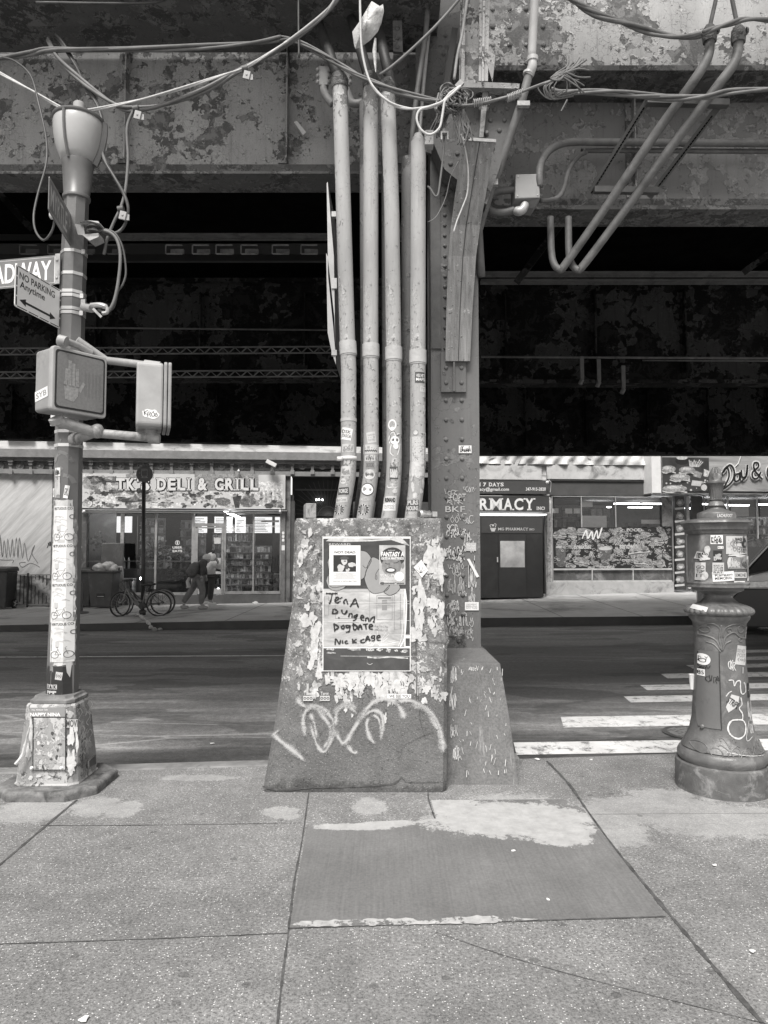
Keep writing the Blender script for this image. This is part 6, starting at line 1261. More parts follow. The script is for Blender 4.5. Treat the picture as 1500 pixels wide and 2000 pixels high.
BODR = [(1200, 54), (1203, 55), (1207, 54), (1211, 51), (1216, 48), (1240, 45), (1290, 46), (1340, 49), (1400, 53), (1425, 58), (1445, 67), (1458, 74)]
build('pedestal', alathe([(1200, 54), (1203, 55), (1207, 54), (1211, 51)] + [(p, interp(BODR, p)) for p in range(1216, 1460, 8)]), IRON, fa, smooth=True, auto=50)
build('base_ring', alathe([(1458, 74), (1462, 77), (1468, 80), (1476, 80), (1482, 76), (1484, 76)]), IRON, fa, smooth=True, auto=60)
build('base_drum', alathe([(1483, 80), (1485, 83), (1490, 84), (1552, 84)], 64), plain('drum_concrete', .1, .7, var=.3, sc=14, grime=.24, bump=.4), fa, smooth=True, auto=40)
def mkS(T, oct_=0, lo=0):
    def S(px, py, h=0):
        c, rr = arow(py, interp(T, py)); d = max(-.985, min(.985, (px - interp(ACX, py)) * am / rr)); a = math.asin(d)
        if oct_:
            q_ = a - math.pi / 2; t_ = (q_ + R(10)) % R(45) - R(22.5); rr = rr * (1 - oct_ + oct_ * math.cos(R(22.5)) / math.cos(t_) * 1.04)
        return c + Vector((math.sin(a) * (rr + h), -math.cos(a) * (rr + h), 0))
    return S
SBX = mkS([(1043, 53.5), (1135, 54)], .85); SBD = mkS(BODR); SRF = mkS([(1004, 35), (1013, 35)])
a_ = Art(SRF, .005); a_.text('LACHLFOOT', 1386, 1414, 1012, 1005.5, .01); a_.build('stencil', WHITE, fa)
# relief on the pedestal
mb = MB()
def rel(pts, r_, S=SBD):
    P_ = crom([Vector((a, b, 0)) for a, b in pts], 6); mb.tube([S(p.x, p.y, 0) for p in P_], r_ * am, 6)
for cx_ in (1360, 1387, 1432, 1452):
    pass
for (x0, x1) in ((1358, 1388), (1392, 1440)):
    rel([(x0, 1240), (x0 + 3, 1222), ((x0 + x1) / 2, 1214), (x1 - 3, 1222), (x1, 1240)], 1.3)
rel([(1388, 1216), (1386, 1240), (1390, 1265)], 2); rel([(1391, 1262), (1396, 1240), (1410, 1230), (1425, 1240), (1440, 1242), (1452, 1234)], 1.6); rel([(1388, 1262), (1380, 1245), (1366, 1238), (1357, 1238)], 1.6); rel([(1391, 1265), (1396, 1252), (1406, 1246)], 1.6); rel([(1388, 1268), (1378, 1254), (1368, 1250)], 1.4)
for (cx_, cy_, r_) in ((1426, 1224, 7), (1366, 1226, 6), (1446, 1226, 5), (1402, 1226, 4), (1426, 1245, 4)): rel([(cx_ + r_ * math.cos(k * .785), cy_ + r_ * math.sin(k * .785)) for k in range(9)], 1.2)
for (cx_, cy_) in ((1372, 1468 - 8), (1398, 1470 - 8), (1404, 1466 - 8), (1420, 1470 - 8), (1428, 1466 - 8), (1352, 1462 - 8), (1450, 1464 - 8), (1460, 1458 - 8)):
    rel([(cx_ + 9 * math.cos(k * .785), cy_ - 6 + 9 * math.sin(k * .785)) for k in range(9)], 1.1)
for sx_ in (-1, 1):
    rel([(1394, 1445), (1394 + 6 * sx_, 1430), (1394 + 12 * sx_, 1428), (1394 + 12 * sx_, 1434)], 1.3); rel([(1394, 1450), (1394 + 12 * sx_, 1440), (1394 + 18 * sx_, 1442)], 1.3); rel([(1434, 1450), (1434 + 6 * sx_, 1442), (1434 + 12 * sx_, 1446)], 1.2); rel([(1455, 1440), (1455 + 4 * sx_, 1430), (1455 + 6 * sx_, 1436)], 1.2)
build('relief', mb, IRON, fa, smooth=True)
a_ = Art(SBD, .006); a_.rect(1357, 1385, 1412, 1267, 6, 12); a_.build('door', plain('door_iron', .12, .4, var=.12, sc=6), fa, smooth=True)
a_ = Art(SBD, .0066); a_.line([(1357, 1267), (1385.5, 1267), (1385.5, 1413), (1357, 1412)], 1.2, False); a_.build('door_gap', BLACK, fa)
a_ = Art(SBD, .0075); a_.text('NY', 1357, 1372, 1366, 1357, 0); a_.text('NY', 1361, 1371, 1284, 1278, 0); a_.build('cast_letters', IRON, fa)
mb = MB(); mb.dome(SBD(1361, 1412, .006), .016, (-.8, -1, 0)); build('hinge_bolt', mb, IRON, fa)
# stickers on the box
for (x0, x1, y0, y1, t, m_, i_, rt) in [(1368, 1387, 1063, 1046, None, WHITE, BLACK, 0), (1392, 1444, 1082, 1048, None, PALE, GREY, 0), (1379, 1388, 1072, 1067, 'R12', WHITE, BLACK, 0), (1372, 1386, 1096, 1075, None, BLACK, PALE, 0), (1371, 1389, 1122, 1098, 'BOKED UP\nCALM\nGLUM\nRAT', PALE, BLACK, 0), (1398, 1422, 1110, 1087, None, GREY, PALE, 0), (1423, 1438, 1110, 1087, None, GREY, DARK, 0),
                              (1437, 1453, 1133, 1086, None, WHITE, GREY, 0), (1371, 1408, 1133, 1115, 'Kareem\nMEMORIAL', WHITE, BLACK, -.08), (1408, 1434, 1127, 1116, 'SOMEONE', PALE, BLACK, 0), (1408, 1430, 1139, 1133, 'WEEDS A', WHITE, BLACK, 0), (1350, 1362, 1132, 1098, 'GO\nTUM\nIT', PALE, DARK, 0), (1350, 1365, 1092, 1078, None, PALE, BLACK, .2)]: tag_sticker(SBX, x0, x1, y0, y1, fa, t, m_, i_, rt, .003, 5)
a_ = Art(SBX, .0042); a_.text('VAO', 1410, 1425, 1057, 1051, .04); a_.text('CREWMEN', 1409, 1429, 1062, 1058, .02); a_.rect(1427, 1431, 1056, 1052); a_.ring(1432, 1063, 4, 8)
for i in range(5):
    for j in range(4): a_.disc(1420 + i * 3.4, 1070 + j * 3.2, .9, .9, 8)
a_.build('print', BLACK, fa)
a_ = Art(SBX, .0038); a_.disc(1361, 1123, 4.5, 8); a_.disc(1364, 1073, 4, 7); scrap(a_, 1398, 1070, 5, 12, 12, .4); scrap(a_, 1360, 1089, 7, 6, 12, .4); scrap(a_, 1397, 1098, 4, 14, 10, .4); scrap(a_, 1420, 1083, 20, 4, 14, .4); a_.build('torn_paper', TORN, fa)
tag_sticker(SBD, 1345, 1361, 1182 + 12, 1171 + 12, fa, 'NEWARK', WHITE, GREY, .25, .006, 3) if False else None
a_ = Art(mkS([(1170, 60), (1200, 62)]), .001); a_.rect(1344, 1362, 1189, 1180, 3, 2, .3); a_.build('sticker', WHITE, fa)
tag_sticker(SBD, 1415, 1440, 1292, 1256, fa, 'DO NOT\nPOST\n(o)', PALE, GREY, .17, .003, 4)
tag_sticker(SBD, 1440, 1452, 1355, 1328, fa, '+', BLACK, PALE, 0, .003, 4, bold=-.02)
tag_sticker(SBD, 1440, 1453, 1228, 1222, fa, 'BRIB', PALE, GREY, 0, .004, 4); tag_sticker(SBD, 1440, 1451, 1244, 1231, fa, '#\n#', PALE, GREY, 0, .004, 4)
a_ = Art(SBD, .008); a_.disc(1365, 1284, 9, 11); s0 = a_.build('sticker', WHITE, fa); a_ = Art(SBD, .0086); a_.ring(1365, 1286, 3, 4); a_.line([(1357, 1277), (1361, 1270)], 1); a_.build('print', BLACK, s0)
tag_sticker(SBD, 1356, 1367, 1316, 1303, fa, '385', WHITE, BLACK, 0, .0078, 3)
a_ = Art(SBD, .0088); a_.scrawl(1356, 1372, 1302, 1295, .8, 5); a_.scrawl(1368, 1386, 1325, 1313, .9, 4); a_.build('marker_tag', BLACK, fa)
a_ = Art(SBD, .0035); a_.line([(1400, 1320), (1408, 1320), (1410, 1330), (1415, 1322), (1422, 1322), (1422, 1335), (1425, 1346), (1434, 1342), (1433, 1328), (1430, 1325)], 2.2, jit=.35)
a_.line([(1422, 1352), (1424, 1365), (1418, 1372), (1424, 1382), (1424, 1392), (1418, 1394)], 2.2, jit=.35); a_.line([(1415, 1393), (1403, 1395), (1396, 1408), (1400, 1421), (1413, 1427), (1426, 1420), (1430, 1405), (1425, 1395), (1415, 1393)], 2.6, jit=.35)
a_.line([(1395, 1350), (1400, 1343), (1405, 1340)], 1.6, jit=.3); a_.scrawl(1438, 1452, 1395, 1365, .9, 6); a_.scrawl(1440, 1450, 1418, 1398, .9, 4); a_.line([(1440, 1395), (1428, 1430), (1443, 1426)], .9); a_.scrawl(1400, 1412, 1300, 1280, 1.5, 3); a_.line([(1430, 1296), (1429, 1308)], 1.5); a_.line([(1388, 1450), (1420, 1455), (1455, 1458), (1474, 1461)], 1.0, jit=.2); a_.build('graffiti', SCR, fa)
a_ = Art(SBD, .0045); a_.poly([(1394, 1370), (1404, 1346), (1419, 1350), (1415, 1368), (1398, 1380)]); s0 = a_.build('sticker', PALE, fa); a_ = Art(SBD, .005); a_.text('STRIPE', 1396, 1418, 1368, 1356, .02, .6); a_.build('print', BLACK, s0)
# paper cup behind the box
cp = W(1352, 1346, 5.0); mb = MB(); mb.lathe(cp, [(.014, 0), (.021, .10), (.022, .102)], 16); ck = build('paper_cup', mb, WHITE, smooth=True, auto=40, label='white paper cup wedged against the left side of the alarm box pedestal', cat='cup')
# ================================================================ shop fronts across the road
KF = .09; Y0F = 22.0; SH = Vector((1, KF, 0)).normalized(); NH = Vector((SH.y, -SH.x, 0))
def FP(px, py, n=0):
    """point of the facade plane pushed n metres toward the road"""
    u = (px - 750) / FPX; v = (1000 - py) / FPX; nn = Y0F - n / math.cos(math.atan(KF)); t = nn / (ct - v * st - KF * u)
    p = Vector((u * t, t * (ct - v * st), 1.6 + t * (st + v * ct))); return p
def sz(px, py, n=0):
    p = FP(px, py, n); o = Vector((0, Y0F, 0)); return ((p - o).dot(SH), p.z)
def F3(s, z, n=0): return Vector((0, Y0F, 0)) + SH * s + NH * n + Vector((0, 0, z))
def fbox(mb, x0, x1, y0, y1, n0, n1):
    """px rect (y0 top, y1 bottom) as a box whose front is at n1 and back at n0"""
    s0, z1 = sz(x0, y0, n1); s1, z0 = sz(x1, y1, n1); return sbox(mb, s0, s1, z0, z1, n0, n1)
def sbox(mb, s0, s1, z0, z1, n0, n1):
    return mb.hexa([F3(s0, z0, n1), F3(s1, z0, n1), F3(s1, z0, n0), F3(s0, z0, n0), F3(s0, z1, n1), F3(s1, z1, n1), F3(s1, z1, n0), F3(s0, z1, n0)])
def SF(n): return lambda px, py, h=0: FP(px, py, n + h)
def B(*a): mb = MB(); fbox(mb, *a); return mb
LIM = plain('painted_brick', .62, .8, var=.15, sc=3, grime=.3, bump=.3, stretch=(1, 1, 4)); TRIM = plain('cornice_paint', .22, .55, var=.25, sc=4, grime=.2); TRIMD = plain('cornice_dark', .05, .6, var=.3, sc=4)
STUC = NT('shutter_stucco'); q = STUC; f = q.noise(1, 6, .7, .4, q.n('ShaderNodeVectorMath').outputs[0]) if False else None
vr = q.n('ShaderNodeVectorRotate'); vr.inputs['Axis'].default_value = (0, 1, 0); vr.inputs['Angle'].default_value = R(-42); q.l(q.co, vr.inputs['Vector']); f = q.noise(1, 6, .7, .4, q.scale((9, 3, 1.1), vr.outputs[0])); q.col(q.ramp(f, .3, .7, .36, .62)); q.b.inputs['Roughness'].default_value = .8; STUC = q.m
ALU = plain('window_alu', .32, .4, metal=.3, var=.2, sc=6, grime=.12); ALUL = plain('window_alu_light', .5, .4, metal=.2, var=.2, sc=6)
GLZ = glassy('shop_glass', .99, .02, .85, .95)
# ---- delicatessen building
dl = empty('deli_building', F3(-8, 0), 'two storey building with bracketed cornice and the delicatessen at street level', 'building')
mb = B(-700, 890, 600, 926, -.3, -.055); build('upper_wall', mb, LIM, dl)
mb = MB(); 
for k in range(-8, 8): fbox(mb, k * 76 + 56 - 45, k * 76 + 56 + 8, 852, 859, 0, .08)
build('window_sill', mb, WHITE, dl)
for k in range(-6, 8):
    x0 = k * 76 + 14; mb = B(x0, x0 + 44, 700, 851, .002, .03); f_ = build('window', mb, DARK, dl)
mb = MB(); fbox(mb, -700, 890, 884, 887, 0, .28); fbox(mb, -700, 890, 887.3, 892, 0, .22); fbox(mb, -700, 890, 892.3, 895, 0, .18); fbox(mb, -700, 890, 918, 924, 0, .14); cor = build('cornice', mb, TRIM, dl)
mb = MB(); fbox(mb, -700, 890, 895.3, 917.7, -.05, .05); build('frieze', mb, plain('frieze_paint', .17, .6, var=.25, sc=5), dl)
mb = MB()
x = -55
while x < 880: fbox(mb, x, x + 2.4, 897, 901, .05, .14); x += 4.4
build('dentil_row', mb, TRIMD, dl)
for k in range(-2, 23):
    x0 = 20 + 39.35 * k; mb = MB(); fbox(mb, x0 - 5, x0 + 5, 895.3, 902, .05, .2); fbox(mb, x0 - 3.8, x0 + 3.8, 902.3, 908, .05, .16); fbox(mb, x0 - 2.6, x0 + 2.6, 908.3, 918, .05, .12); fbox(mb, x0 - 3.8, x0 + 3.8, 918.2, 926, .14, .2); build('bracket', mb, TRIM, dl)
    x1 = x0 + 19.7; c = FP(x1, 910, .05); mb = MB()
    t = []; 
    for (r_, h_) in ((.115, 0), (.115, .03), (.09, .035), (.08, .02), (.045, .03), (.03, .055), (0.005, .06)):
        t.append([c + NH * h_ + SH * r_ * math.cos(2 * math.pi * j / 16) + Vector((0, 0, r_ * math.sin(2 * math.pi * j / 16))) for j in range(16)])
    mb.add([p for r_ in t for p in r_], [(i * 16 + j, i * 16 + (j + 1) % 16, (i + 1) * 16 + (j + 1) % 16, (i + 1) * 16 + j) for i in range(6) for j in range(16)]); build('rosette', mb, TRIM, dl)
mb = MB(); fbox(mb, -700, 103, 919, 1190, -.1, 0); build('shutter_wall', mb, STUC, dl)
a_ = Art(SF(.004)); rg = random.Random(14)
a_.line([(0, 1050), (5, 1088), (8, 1055), (13, 1090), (15, 1052), (20, 1088), (24, 1052), (27, 1088), (32, 1050), (35, 1090), (38, 1050), (44, 1090), (48, 1060), (54, 1095), (60, 1085), (68, 1065), (62, 1080), (74, 1100)], 1.3, jit=.3)
a_.line([(-4, 1093), (12, 1094), (26, 1094), (24, 1100)], 1.2); a_.line([(50, 1098), (38, 1100), (44, 1108), (60, 1100), (78, 1108)], 1.2); a_.line([(-10, 1062), (0, 1045), (4, 1088)], 1.3)
a_.build('graffiti', plain('spray_grey', .16, .7, var=.2), dl); a_ = Art(SF(.004)); a_.line([(92, 1070), (98, 1058), (98, 1066), (94, 1060)], 1.6); a_.build('graffiti', BLACK, dl)
mb = MB(); fbox(mb, 103, 152, 926, 1186, -.1, .05); build('pilaster', mb, plain('pilaster_paint', .08, .6, var=.35, sc=4, grime=.2), dl)
mb = MB(); fbox(mb, 153, 166, 1004, 1186, -.1, .12); build('pilaster', mb, MATS['pilaster_paint'], dl)
a_ = Art(SF(.122))
for k in range(16): y = 1012 + k * 8 + rnd.uniform(-2, 2); scrap(a_, 156 + rnd.uniform(-1, 2), y, 2.2, 3.4, 8, .4)
a_.build('sticker', PALE, dl)
mb = MB(); fbox(mb, 549, 556, 926, 1178, -.1, .12); fbox(mb, 557, 566, 926, 1176, -.1, .04); build('pilaster', mb, plain('pilaster_mid', .16, .6, var=.3, sc=4, grime=.06), dl)
a_ = Art(SF(.123)); [a_.disc(553, y, 2.4, 3) for y in (1041, 1048, 1055)]; a_.rect(550, 556, 1075, 1065); a_.build('sticker', WHITE, dl)
# sign board
sb = empty('shop_sign', FP(360, 994, .2), 'wide shop sign TK\'S DELI & GRILL over pictures of food, number 954', 'shop sign')
mb = MB(); fbox(mb, 160, 557, 924, 994, .05, .2); build('panel', mb, plain('sign_ground', .55, .35, var=.12, sc=2), sb)
rg = random.Random(8); SSn = SF(.2)
SHD = [plain('food_%s' % n, c, .45, var=.5, sc=16, grime=g_) for n, c, g_ in (('pale', .66, .4), ('light', .5, .25), ('mid', .25, .5), ('deep', .05, .12), ('leaf', .14, .5))]
arts = [Art(SSn, .001 + .0008 * k) for k in range(5)]
for k in range(150):
    x, y = rg.uniform(164, 300), rg.uniform(930, 992)
    if y < 955 and x > 226: continue
    scrap(arts[rg.choice((0, 1, 1, 2, 4, 3))], x, y, rg.uniform(3, 12), rg.uniform(2, 6), 12, .35)
for k in range(170):
    x, y = rg.uniform(300, 550), rg.uniform(960, 990); scrap(arts[rg.choice((0, 1, 1, 2, 3, 4))], x, y, rg.uniform(1.5, 6), rg.uniform(1, 4), 12, .4)
for (x, y, r1, r2, m_) in [(366, 972, 9, 7, 0), (380, 981, 10, 6, 0), (397, 976, 9, 6, 0), (412, 983, 10, 5, 1), (352, 985, 9, 4, 0), (377, 968, 7, 5, 3), (408, 971, 8, 5, 3), (435, 980, 16, 8, 4), (485, 980, 16, 10, 4), (485, 975, 12, 9, 2), (540, 984, 14, 8, 2), (525, 988, 9, 5, 3), (318, 986, 22, 8, 0), (322, 985, 13, 5, 2), (255, 977, 26, 4, 3), (255, 973, 26, 4, 0), (255, 984, 26, 4, 1), (215, 975, 22, 12, 0), (180, 982, 22, 8, 1), (180, 945, 20, 12, 2), (210, 945, 16, 10, 0)]: scrap(arts[m_], x, y, r1, r2, 16, .15)
for k in range(45):
    x, y = rg.uniform(165, 550), rg.uniform(962, 991); arts[4].line([(x, y), (x + rg.uniform(-6, 6), y + rg.uniform(-3, 3)), (x + rg.uniform(-8, 8), y + rg.uniform(-4, 4))], rg.uniform(.5, 1.3), jit=.4)
arts[2].rect(380, 505, 958, 926); arts[2].rect(246, 300, 934, 926); arts[3].poly([(454, 970), (472, 968), (467, 992), (459, 992)]); arts[0].poly([(440, 962), (500, 962), (475, 968), (450, 968)]); arts[0].rect(505, 552, 988, 940)
for k in range(5): arts[1].rect(508 + k * 9, 513 + k * 9, 985, 958)
for k, nm in enumerate(('pale', 'light', 'mid', 'deep', 'leaf')): arts[k].build('food_picture', MATS['food_' + nm], sb)
def slab_text(a_, txt, x0, x1, y0, y1, bold, sh=0):
    SER = {'T': [(.5, 0, .5)], 'K': [(.1, 0, .5), (.1, 1, .5), (.9, 0, .4), (.9, 1, .4)], 'D': [(.05, 0, .3), (.05, 1, .3)], 'E': [(.05, 0, .3), (.05, 1, .3)], 'L': [(.15, 0, .4), (.15, 1, .55)], 'I': [(.5, 0, 2.4), (.5, 1, 2.4)], 'G': [(.9, .42, .5)], 'R': [(.1, 0, .5), (.1, 1, .3), (.95, 0, .3)],
           'P': [(.15, 0, .6), (.05, 1, .3)], 'H': [(.08, 0, .45), (.08, 1, .45), (.92, 0, .45), (.92, 1, .45)], 'A': [(.05, 0, .45), (.95, 0, .45)], 'M': [(.05, 0, .3), (.95, 0, .3), (.05, 1, .3), (.95, 1, .3)], 'Y': [(.5, 0, .5), (.05, 1, .4), (.95, 1, .4)], 'N': [(.08, 0, .4), (.08, 1, .4), (.92, 1, .4)], 'C': [(.95, .8, .12)]}
    WID = {'I': .32, "'": .2, ' ': .4, 'M': 1.15, '&': .95, 'L': .8, 'E': .8, '.': .2, '@': 1.1}
    tot = sum(WID.get(c, .88) + .16 for c in txt); k = (x1 - x0) / tot; x = x0
    for c in txt:
        w = WID.get(c, .88) * k
        if c != ' ':
            if c == "'": a_.rect(x, x + w * .7, y1 + (y0 - y1) * .3, y1)
            else:
                a_.text(c, x + (w * .2 if c == 'I' else 0), x + w - (w * .2 if c == 'I' else 0), y0, y1, bold)
                for fx, fy, sw in SER.get(c, []):
                    cx = x + w * fx; cy = y0 + (y1 - y0) * fy; th = (y0 - y1) * .11; hw = sw * w / 2 if c != 'I' else w * .62
                    yy0, yy1 = (cy, cy - th) if fy < .3 else ((cy + th, cy) if fy > .7 else (cy + th / 2, cy - th / 2)); a_.rect(cx - hw, cx + hw, yy0, yy1)
        x += w + .16 * k
a_ = Art(SSn, .008)
for dx, dy in ((-1.2, -.8), (1.4, 1.6), (2.2, .6), (-.6, 1.4)): slab_text(a_, "TK'S DELI & GRILL", 226.5 + dx, 508 + dx, 958 + dy, 933.5 + dy, .06); a_.build('letter_shadow', BLACK, sb)
a_ = Art(SSn, .012); slab_text(a_, "TK'S DELI & GRILL", 226.5, 508, 958, 933.5, .045); a_.text('954', 171, 200, 990, 979, .04); a_.build('lettering', plain('cream_letter', .66, .5, var=.03), sb)
a_ = Art(SSn, .0095); a_.text('954', 171.8, 201, 991, 980, .05); a_.build('letter_shadow', DARK, sb)
mb = MB(); fbox(mb, 158, 560, 995, 998, .0, .26); fbox(mb, 160, 550, 998.3, 1003, .0, .14); build('shopfront_rail', mb, ALUL, dl)
# shop window of the deli
fr = [(165, 168, 1003, 1162), (236, 239.5, 1003, 1160), (303, 304.5, 1003, 1160), (375, 378, 1003, 1162), (380, 385, 1028, 1162), (433, 436.5, 1028, 1162), (437, 440, 1003, 1162), (494, 495.5, 1003, 1158), (547, 550, 1003, 1158), (378, 437, 1022, 1028), (382, 436, 1029, 1032)]
mb = MB()
for f_ in fr: fbox(mb, *f_, -.02, .06)
fbox(mb, 165, 375, 1158, 1163, -.02, .07); fbox(mb, 440, 550, 1155, 1160, -.02, .07); fbox(mb, 168, 375, 1095.5, 1097, -.3, -.02); build('window_frame', mb, ALU, dl)
for (x0, x1, y0, y1) in [(168, 236, 1003, 1158), (239.5, 375, 1003, 1158), (440, 547, 1003, 1155), (378, 437, 1003, 1022)]: build('window_pane', B(x0, x1, y0, y1, -.012, -.004), GLZ, dl)
dr = build('door', B(385, 433, 1150, 1160, -.02, .03), ALUL, dl); build('pane', B(385, 433, 1032, 1150, -.012, -.004), GLZ, dr); build('handle', B(428, 431, 1090, 1112, .03, .06), ALUL, dr)
build('sill_wall', B(152, 552, 1163.3, 1195, -.1, .1), plain('sill_paint', .1, .6, var=.25, sc=3, grime=.12), dl)
# deli interior: room, lamps, shelves, counter, menu boards
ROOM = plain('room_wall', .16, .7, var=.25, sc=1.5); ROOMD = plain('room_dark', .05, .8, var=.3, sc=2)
s0, _ = sz(150, 1100); s1, _ = sz(566, 1100); mb = MB()
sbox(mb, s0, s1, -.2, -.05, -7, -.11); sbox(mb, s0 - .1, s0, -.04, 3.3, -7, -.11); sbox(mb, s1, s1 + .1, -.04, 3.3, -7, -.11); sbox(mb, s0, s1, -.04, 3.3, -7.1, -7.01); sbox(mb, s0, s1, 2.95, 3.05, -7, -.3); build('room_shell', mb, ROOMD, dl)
TUBE = emis('lit_tube', .95, 8)
mb = MB(); [sbox(mb, a, a + .12, 2.8, 2.84, -5.5, -1.2) for a in (-5.0,)]; sbox(mb, -9, -3.2, 2.9, 2.92, -.4, -.3); build('ceiling_tube', mb, TUBE, dl)  # the long front strip, hidden behind the sign rail, is added to brighten the room
MENU = emis('lit_menu', .8, .8); mb = MB()
for (a, b_) in ((-8.9, -8.3), (-6.3, -5.8), (-5.55, -4.95), (-4.85, -4.5), (-4.25, -3.6), (-3.5, -3.0)): sbox(mb, a, b_, 2.2, 2.75, -3.05, -3)
sbox(mb, -8.75, -8.4, 1.3, 2.7, -1.25, -1.2)
build('menu_board', mb, MENU, dl); mb = MB(); rg = random.Random(3)
for (a, b_) in ((-6.3, -5.8), (-5.55, -4.95), (-4.85, -4.5), (-4.25, -3.6)):
    for r_ in range(9): sbox(mb, a + .04, b_ - rg.uniform(.05, .25), 2.25 + r_ * .052, 2.27 + r_ * .052, -2.99, -2.985)
for r_ in range(18): sbox(mb, -8.72, -8.45 - rg.uniform(0, .12), 1.35 + r_ * .07, 1.38 + r_ * .07, -1.19, -1.185)
build('menu_text', mb, BLACK, dl)
GOODS = [plain('goods_%d' % i, c, .5, var=.3, sc=20) for i, c in enumerate((.75, .42, .2, .06))]
def shelf(s0, s1, n, z0, z1, rows, seed, parent, dens=.95, w=(.05, .14)):
    rg = random.Random(seed); ms = [MB() for _ in GOODS]; fr_ = MB(); sbox(fr_, s0, s1, z0, z1, n - .3, n - .28)
    for r_ in range(rows):
        z = z0 + (z1 - z0) * r_ / rows; sbox(fr_, s0, s1, z - .02, z, n - .28, n); s = s0 + .02
        while s < s1 - .1:
            ww = rg.uniform(*w); h = rg.uniform(.45, .85) * (z1 - z0) / rows
            if rg.random() < dens: sbox(ms[rg.choice((0, 1, 1, 2, 2, 3))], s, s + ww * .85, z + .002, z + h, n - .2, n - .03 - rg.uniform(0, .05))
            s += ww
    g_ = build('shelf', fr_, ALU, parent)
    for m_, mm in zip(ms, GOODS):
        if m_.f: build('goods', m_, mm, g_)
shelf(-6.0, -4.4, -5.5, .0, 2.6, 8, 1, dl); shelf(-8.0, -7.2, -2.8, .9, 2.7, 7, 2, dl); shelf(-4.95, -3.5, -1.3, .1, 1.75, 8, 3, dl, .97, (.06, .12)); shelf(-3.4, -3.15, -.6, .1, 1.6, 6, 4, dl)
shelf(-7.0, -6.1, -4.5, .6, 2.7, 7, 12, dl)
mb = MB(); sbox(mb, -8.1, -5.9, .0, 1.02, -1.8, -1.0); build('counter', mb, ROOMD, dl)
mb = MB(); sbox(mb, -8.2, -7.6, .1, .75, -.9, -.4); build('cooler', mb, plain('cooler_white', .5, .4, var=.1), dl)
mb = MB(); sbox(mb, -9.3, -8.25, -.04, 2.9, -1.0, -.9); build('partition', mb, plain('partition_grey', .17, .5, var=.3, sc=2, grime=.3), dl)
mb = MB(); 
for (s, z, r_) in ((-7.82, 1.06, .035), (-7.68, 1.06, .035), (-8.0, 1.42, .045)):
    c = F3(s, z, -.3); mb.lathe(c, [(r_, 0), (r_, .2), (r_ * .8, .26), (r_ * .3, .33)], 10)
build('bottle', mb, WHITE, dl, smooth=True)
mb = MB()
for (s, z) in ((-7.35, .75), (-5.05, .4)): c = F3(s, z, -.5); mb.ball(c, .05)
build('bulb', mb, emis('bulb_lit', 1, 12), dl)
mb = MB(); rg = random.Random(31)
for (s, z) in ((-7.0, 1.45), (-6.6, 1.5), (-6.3, 1.4), (-6.9, 1.7), (-8.7, 1.9), (-6.4, .9), (-5.6, .8), (-5.5, .45)):
    for k in range(60): c = F3(s + rg.gauss(0, .14), z + rg.gauss(0, .12), -.6 + rg.uniform(-.1, .1)); d_ = Vector((rg.uniform(-1, 1), rg.uniform(-1, 1), rg.uniform(-1, 1))).normalized(); e_ = d_.orthogonal() * .03; mb.add([c - d_ * .05, c + e_, c + d_ * .05, c - e_], [(0, 1, 2, 3)])
build('hanging_leaves', mb, plain('ivy', .09, .5, var=.4), dl)
# diagonal board, posters and decals on the glass
mb = MB(); mb.bar(F3(-3.62, .1, -.1), F3(-3.05, 1.05, -.1), .05, .03); build('leaning_board', mb, plain('board_wood', .25, .7), dl)
mb = MB(); sbox(mb, -4.3 + .9, -3.0, .9, 2.1, -.3, -.28); build('window_poster', mb, DARK, dl)
a_ = Art(SF(.003)); a_.ring(346.5, 1060, 3.6, 4.6); a_.rect(345.3, 347.7, 1063, 1057); a_.text('UBER', 337, 356, 1071.5, 1067, .03); a_.text('EATS', 337, 356, 1078.5, 1074, .03); a_.text("DELI", 448, 463, 1037, 1031, .03); a_.text('HAPPYHOUR', 516, 546, 1030, 1026, .02); a_.build('window_decal', WHITE, dl)
a_ = Art(SF(.003)); a_.rect(418, 431, 1062, 1050); a_.rect(421, 432, 1121, 1116); a_.rect(420, 430, 1100, 1090); a_.rect(510, 545, 1020, 1016); a_.build('window_notice', PALE, dl)
# recessed entrance with sunburst grille
mb = MB(); s0, _ = sz(567, 1100); s1, _ = sz(880, 1100); sbox(mb, s0, s1, -.1, 4.2, -1.2, -1.1); sbox(mb, s0, s1, 3.9, 4.1, -1.1, 0); build('entrance_recess', mb, plain('recess_paint', .035, .7, var=.3, sc=3), dl)
mb = MB(); c = FP(640, 1008, -.6)
for k in range(23): q_ = R(4 + k * 7.8); mb.bar(c, c + (SH * math.cos(q_) + Vector((0, 0, math.sin(q_)))) * 1.15, .012, .012)
for r_ in (.3,): mb.tube([c + (SH * math.cos(R(k * 9)) + Vector((0, 0, math.sin(R(k * 9))))) * r_ for k in range(21)], .012, 5)
sbox(mb, sz(575, 1000)[0], sz(660, 1000)[0], sz(600, 958, -.6)[1], sz(600, 955, -.6)[1], -.62, -.58); build('sunburst_grille', mb, plain('grille_iron', .1, .5, var=.2), dl)
mb = MB(); sbox(mb, s0, s0 + .12, -.1, 3.1, -1.1, 0); sbox(mb, sz(690, 1100)[0], sz(880, 1100)[0], -.1, 3.1, -.7, -.1); build('side_wall', mb, plain('side_paint', .06, .6, var=.3), dl)
mb = MB(); [mb.ball(FP(x, 976, -1.0), .03) for x in (618, 623, 630)]; build('bulb', mb, emis('bulb_lit2', 1, 5), dl)
